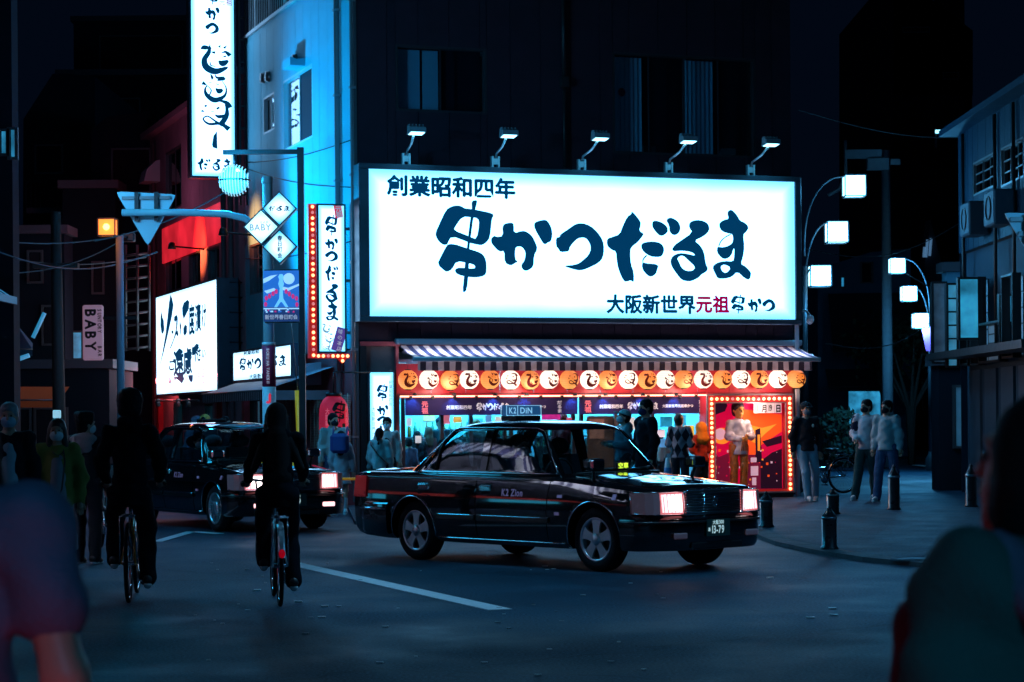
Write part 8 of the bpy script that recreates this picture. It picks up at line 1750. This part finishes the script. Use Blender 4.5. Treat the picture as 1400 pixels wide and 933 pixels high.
addtube(t, "bag_strap", [(.05, -.02, 1.30), (.06, -.19, 1.15), (.03, -.20, .90), (-.02, -.20, .78)], .008, shoe_b); q = MB(); q.bbox((-.13, -.27, .62), (.10, -.17, .79), .03); q.build("handbag", pm("bag_leather", (.06, .02, .03), .4), t)
q = MB(); q.tube([(-.05+.10*u, -.125-.01*math.sin(u*math.pi), 1.245-.035*math.sin(u*math.pi)) for u in np.linspace(0, 1, 9)], .0035, 5); q.build("necklace", chrome, t)
l_, h_ = P_at(118, 23.5, 567); t, g, hd_ = person("curly-haired person in a dark coat with a pale hood, back turned, by a parked bicycle", (l_[0], 23.5, 0), R(165), h_, {}, top=blk, bottom=blk, hair='curly', loose=.06, mask=mask_w, yaw=R(-40), pitch=0)
V, F = surfnet([('e', g['neck']+np.array([0,.06,-.01]), (.155,.10,.07)), ('e', g['neck']+np.array([0,.12,-.09]), (.13,.05,.08))], .018, noise=.008, nfreq=40); lk("fur_hood", V, F, cloth("pale_fur", (.34, .28, .28)), t)
# ---- blurred people close to the camera
t, g, hd_ = person("blurred passer-by in a grey T-shirt with long dark hair, very close at the left edge", (at(-25, 600, 3.7)[0]-.075, 3.7, 0), R(172), 1.66, dict(ela=(-.27,.03,1.12), wra=(-.30,-.05,.88)), top=cloth("grey_tee", (.15, .16, .24)), bottom=blk, hair='long', short_sleeve=True, loose=.03, res=.018)
t, g, hd_ = person("blurred dark-haired passer-by with a backpack, very close at the right edge", (at(1438, 600, 3.1)[0], 3.1, 0), R(-152), 1.56, dict(head=(0,-.03,1.56)), top=cloth("dark_green_shirt", (.05, .12, .10)), bottom=blk, hair='bob', loose=.14, yaw=R(15), pitch=R(14), res=.018)
q = MB(); q.bbox((.12, .06, .50), (.42, .30, 1.02), .09); q.build("backpack", cloth("dark_nylon", (.015, .02, .03), .5), t)
for x in (-.13, .13): V, F = surfnet([('c', (x, .17, 1.24), (x*1.0, .03, 1.315), .036, .04), ('c', (x*1.0, .03, 1.315), (x, -.13, 1.22), .04, .036), ('c', (x, -.13, 1.22), (x, -.19, 1.0), .036, .03)], .014); lk("backpack_strap", V, F, cloth("grey_strap", (.14, .14, .19), .7), t)

# ================================================================== BICYCLES
def bicycle(label, g0, ang, frame_c, steer=0.0, basket=False, guard=True, guard_m=None, group="bicycles", rear_reflector=False, leanx=0.0):
    """x forward; origin under the rear wheel"""
    t = thing("bicycle", label, "bicycle", (g0[0], g0[1], g0[2] if len(g0) > 2 else 0), WLD, group); BASE[t.name] = (WLD, (0, 0, 0)); t.rotation_euler = (leanx, 0, ang); fm = pm("bike_frame_%d" % int(frame_c[0]*100+frame_c[2]*10), frame_c, .3, .3, coat=.5)
    rw_, WB_ = .33, 1.08
    def wheel(x, y=0):
        q = MB(); q.tube([(x+rw_*math.cos(a_), y, rw_+.005+rw_*.97*math.sin(a_)) for a_ in np.linspace(0, 2*math.pi, 37)[:-1]], .018, 8, closed=True); w = q.build("wheel", tyre_m, t)
        q = MB(); q.tube([(x+(rw_-.03)*math.cos(a_), y, rw_+.005+(rw_-.03)*math.sin(a_)) for a_ in np.linspace(0, 2*math.pi, 37)[:-1]], .011, 6, closed=True); q.build("rim", chrome, w)
        q = MB(); 
        for k in range(20): a_ = 2*math.pi*k/20; q.tube([(x+.02*math.cos(a_+.7*(-1)**k), y+.02*(-1)**k, rw_+.005+.02*math.sin(a_+.7*(-1)**k)), (x+(rw_-.03)*math.cos(a_), y, rw_+.005+(rw_-.03)*math.sin(a_))], .0016, 3, cap=False)
        tag(q.build("spokes", chrome, w), kind="stuff"); q = MB(); q.lathe([(0, -.05), (.02, -.05), (.02, .05), (0, .05)], (x, y, rw_), 10, 'y'); q.build("hub", chrome, w); return w
    wheel(0); wheel(WB_)
    q = MB(); bb_ = (.44, 0, .29); st_ = (.28, 0, .80); hd0, hd1 = (.90, 0, .62), (.84, 0, .92)
    q.tube([bb_, (.31, 0, .70)], .016, 8); q.tube([bb_, (.70, 0, .38), hd0], .019, 8); q.tube([(.36, 0, .48), (.68, 0, .50), (hd0[0]-.01, 0, .72)], .016, 8); q.tube([hd0, hd1], .022, 8)
    for s in (-1, 1): q.tube([(bb_[0], s*.03, bb_[2]), (0, s*.06, rw_)], .010, 6); q.tube([(.325, s*.02, .62), (0, s*.06, rw_)], .008, 6); q.tube([(hd0[0]+.0, s*.05, .60), (.98, s*.055, .45), (WB_, s*.055, rw_)], .012, 6)
    q.tube([(hd0[0], -.05, .60), (hd0[0], .05, .60)], .014, 6); q.build("frame", fm, t)
    q = MB(); q.tube([(.31, 0, .66), st_], .013, 8); q.tube([hd1, (.82, 0, 1.0)], .014, 8); q.tube([(.66, -.27, .98), (.80, -.24, 1.02), (.83, -.08, 1.0), (.83, .08, 1.0), (.80, .24, 1.02), (.66, .27, .98)], .011, 8); q.build("handlebar", chrome, t)
    q = MB(); 
    for s in (-1, 1): q.tube([(.72, s*.257, .995), (.61, s*.275, .975)], .017, 8)
    q.build("grip", trim_b, t)
    V, F = surfnet([('e', (.22, 0, .83), (.11, .085, .03)), ('c', (.22, 0, .83), (.40, 0, .835), .04, .018)], .014, k=.03); lk("saddle", V, F, trim_b, t)
    q = MB(); q.lathe([(0, .035), (.09, .035), (.095, .045), (0, .05)], (bb_[0], 0, bb_[2]), 20, 'y'); 
    for s, a_ in ((1, .9), (-1, .9+math.pi)):
        e = (bb_[0]+.165*math.cos(a_), s*.065, bb_[2]+.165*math.sin(a_)); q.tube([(bb_[0], s*.045, bb_[2]), e], .010, 6); q.bbox((e[0]-.05, e[1]+s*.01, e[2]-.012), (e[0]+.05, e[1]+s*.10, e[2]+.012), .005)
    q.build("crank", chrome, t)
    if guard:
        for nm, x, a0_, a1_ in (("rear_mudguard", 0, .35, 2.9), ("front_mudguard", WB_, .5, 2.9)):
            q = MB(); vs = []; fs = []
            for i in range(15):
                a_ = a0_+(a1_-a0_)*i/14; r_ = rw_+.032
                for y_, dr in ((-.028, -.012), (-.015, 0), (.015, 0), (.028, -.012)): vs.append((x+(r_+dr)*math.cos(a_), y_, rw_+(r_+dr)*math.sin(a_)))
            for i in range(14):
                for k in range(3): fs.append((i*4+k, i*4+k+1, i*4+k+5, i*4+k+4))
            q.add(vs, fs); q.build(nm, guard_m or chrome, t)
    # carrier rack
    q = MB()
    for y in (-.06, 0, .06): q.tube([(-.18, y, .73), (.20, y, .73)], .006, 5)
    for x in (-.18, 0, .18): q.tube([(x, -.06, .73), (x, .06, .73)], .006, 5)
    for s in (-1, 1): q.tube([(-.10, s*.06, .73), (0, s*.07, rw_)], .006, 5)
    q.build("carrier", chrome, t)
    if rear_reflector: q = MB(); q.sphere((-.372, 0, .45), (.010, .028, .036), 10, 8); q.build("reflector", pm("reflector_red", (.5, .01, .01), .2, emit=(.35, .0, .01), estr=.6), t)
    if basket:
        q = MB()
        for k in range(9): x = .90+.035*k; q.tube([(x, -.15, 1.0), (x, -.12, .78), (x, .12, .78), (x, .15, 1.0)], .004, 4)
        for z, w in ((1.0, .15), (.9, .135), (.79, .12)): q.tube([(.90, -w, z), (1.19, -w, z), (1.19, w, z), (.90, w, z)], .005, 4, closed=True)
        q.build("basket", alum, t)
    q = MB(); q.tube([(.62, 0, .2), (.62, 0, .2)], .001, 3)
    return t
def rider(label, bt, ang, h, top, bottom, hair, extra=None, shoes=None, long_top=.02, **kw):
    """sits on a bicycle whose rear hub is at bt and which points along ang"""
    # person faces -y; bicycle forward = facing, so rotz = ang + 90 deg ; local y = -(forward) ; saddle at forward .24
    f = lambda fwd, side, z: (side, -(fwd-.24), z)
    s = h/1.70
    J = {k_: tuple(np.array(v_)/s) for k_, v_ in dict(pelvis=f(.22, 0, .93), waist=f(.25, 0, 1.06), chest=f(.31, 0, 1.24), neck=f(.35, 0, 1.43*1.0), head=f(.38, 0, 1.575), sha=f(.33, -.18, 1.38), shb=f(.33, .18, 1.38), ela=f(.46, -.27, 1.16), elb=f(.46, .27, 1.16), wra=f(.63, -.265, 1.02), wrb=f(.63, .265, 1.02),
             hia=f(.22, -.09, .90), hib=f(.22, .09, .90), kna=f(.52, -.13, .62), knb=f(.60, .13, .78), ana=f(.36, -.12, .20), anb=f(.56, .12, .46)).items()}
    J.update({k_: tuple(np.array(v_)/s) if isinstance(v_, tuple) else v_ for k_, v_ in (extra(f) if extra else {}).items()})
    p0 = (bt[0]+.24*math.cos(ang), bt[1]+.24*math.sin(ang), 0)
    return person(label, p0, ang+R(90), h, J, top=top, bottom=bottom, hair=hair, shoes=shoes, long_top=long_top, **kw)
bk = cloth("black_hoodie", (.004, .004, .006), .95); bk2 = cloth("black_trousers", (.006, .006, .009), .95)
# woman: rear tyre touches at (383,828), front at (369,806)
ra, fa_ = ground(383, 829), ground(369, 806); aw_ = math.atan2(1.04, fa_[0]-ra[0]-.0) ; aw_ = math.atan2(fa_[1]-ra[1], fa_[0]-ra[0])
b1 = bicycle("silver step-through bicycle ridden by the long-haired woman", ra, aw_, (.45, .52, .55), basket=True, guard_m=pm("guard_silver", (.6, .68, .72), .3, .7), rear_reflector=True)
rider("woman with very long hair in a black hoodie cycling away from us", ra, aw_, 1.66, bk, bk2, 'verylong', hair_m=pm("hair_long_brown", (.030, .018, .014), .8, noise=.4, nscale=30), shoes=shoe_b, loose=.028, extra=lambda f: dict(head=f(.38, 0, 1.53), neck=f(.35, 0, 1.40), sha=f(.33, -.16, 1.35), shb=f(.33, .16, 1.35), ela=f(.44, -.24, 1.14), elb=f(.44, .24, 1.14), ana=f(.32, -.13, .20), kna=f(.50, -.11, .58), anb=f(.50, .11, .36), knb=f(.60, .10, .74)), hood='down', long_top=.06, socks=None)
rb_ = ground(176, 824); ab_ = R(96)
b2_ = bicycle("orange bicycle ridden by the man in black", rb_, ab_, (.75, .20, .02), guard=False)
rider("man in a black hooded top cycling away from us on the left", rb_, ab_, 1.76, bk, bk2, 'bushy', shoes=shoe_b, loose=.045, hood='down', extra=lambda f: dict(head=f(.36, .0, 1.64), neck=f(.33, 0, 1.48), sha=f(.31, -.19, 1.42), shb=f(.31, .19, 1.42), ela=f(.42, -.28, 1.17), elb=f(.42, .28, 1.17), ana=f(.34, -.14, .20), kna=f(.48, -.13, .60), anb=f(.50, .15, .36), knb=f(.58, .15, .72)), long_top=.05)
for dx_ in (0,):
    pass
gq = ground(134, 757); bicycle("dark parked bicycle beside the curly-haired person on the left", (gq[0]+.15, gq[1]+.1, 0), R(108), (.03, .04, .05), basket=True, group="bicycles")
gq = ground(1128, 676, PH); bicycle("bicycle parked behind the man in the black sweatshirt", (gq[0]+.42, gq[1]+.5, PH), R(205), (.03, .04, .06), group="bicycles")
# ---- driver of the front taxi
def seat_in(car, x, y, label, tm, hm='short', msk=None, h=1.66):
    p = car_pt(car, (x, y, 0)); S_ = dict(pelvis=(0,.05,.62), waist=(0,.10,.74), chest=(0,.17,.92), neck=(0,.19,1.09), head=(0,.16,1.215), sha=(-.17,.18,1.05), shb=(.17,.18,1.05), ela=(-.22,0,.84), elb=(.22,0,.84), wra=(-.12,-.22,.92), wrb=(.12,-.22,.92), hia=(-.09,.03,.60), hib=(.09,.03,.60), kna=(-.12,-.36,.64), knb=(.12,-.36,.64), ana=(-.12,-.50,.42), anb=(.12,-.50,.42))
    return person(label, (p.x, p.y, 0), car.rotation_euler.z+R(90), 1.70, S_, top=tm, bottom=bk2, hair=hm, mask=msk, res=.03, loose=.03, hands=True)
seat_in(tx, -.02, -.36, "driver in a dark suit at the wheel of the front taxi", cloth("driver_suit", (.03, .035, .05)), msk=mask_w)
seat_in(t2, -.02, -.36, "driver at the wheel of the second taxi", cloth("driver_suit", (.03, .035, .05)), msk=mask_w)
# ---- plain cook statue inside the bulb-framed case
sc_p = hitF(1010, 600, .36); sw_ = to_world(FAC, (sc_p[0], -.36, 0)); ztop_ = at(1022, 545, sw_[1])[2]; zb_ = Z0
sj = pm("statue_white", (.72, .70, .74), .35, noise=.1); so_ = pm("statue_orange", (.65, .22, .04), .4, noise=.15); sskin = pm("statue_skin", (.80, .36, .08), .35)
t, g, hd_ = person("painted statue of a cook in a white jacket, dark headband and orange trousers", (sw_[0], sw_[1], zb_), ANG, (ztop_-zb_)*.985, dict(head=(0,0,1.50), neck=(0,.01,1.33), chest=(0,.01,1.18), sha=(-.19,.01,1.26), shb=(.19,.01,1.26), ela=(-.27,-.04,1.02), elb=(.27,-.04,1.02), wra=(-.06,-.24,.99), wrb=(.06,-.25,1.03), waist=(0,.01,1.0), pelvis=(0,.01,.86), hia=(-.10,.01,.84), hib=(.10,.01,.84)), top=sj, bottom=so_, hair='short', hair_m=pm("statue_band", (.02, .02, .03), .4), shoes=so_, loose=.06, long_top=.10, body_m=sskin, name="cook_statue", cat="statue", yaw=R(8), headscale=1.28, res=.02)
for k_ in range(4): addtube(t, "skewer", [(-.03+.03*k_, -.24, .99), (-.05+.035*k_, -.22, .74)], .012, so_)
for o in [x for x in t.children if x.name.startswith("eye")]: pass
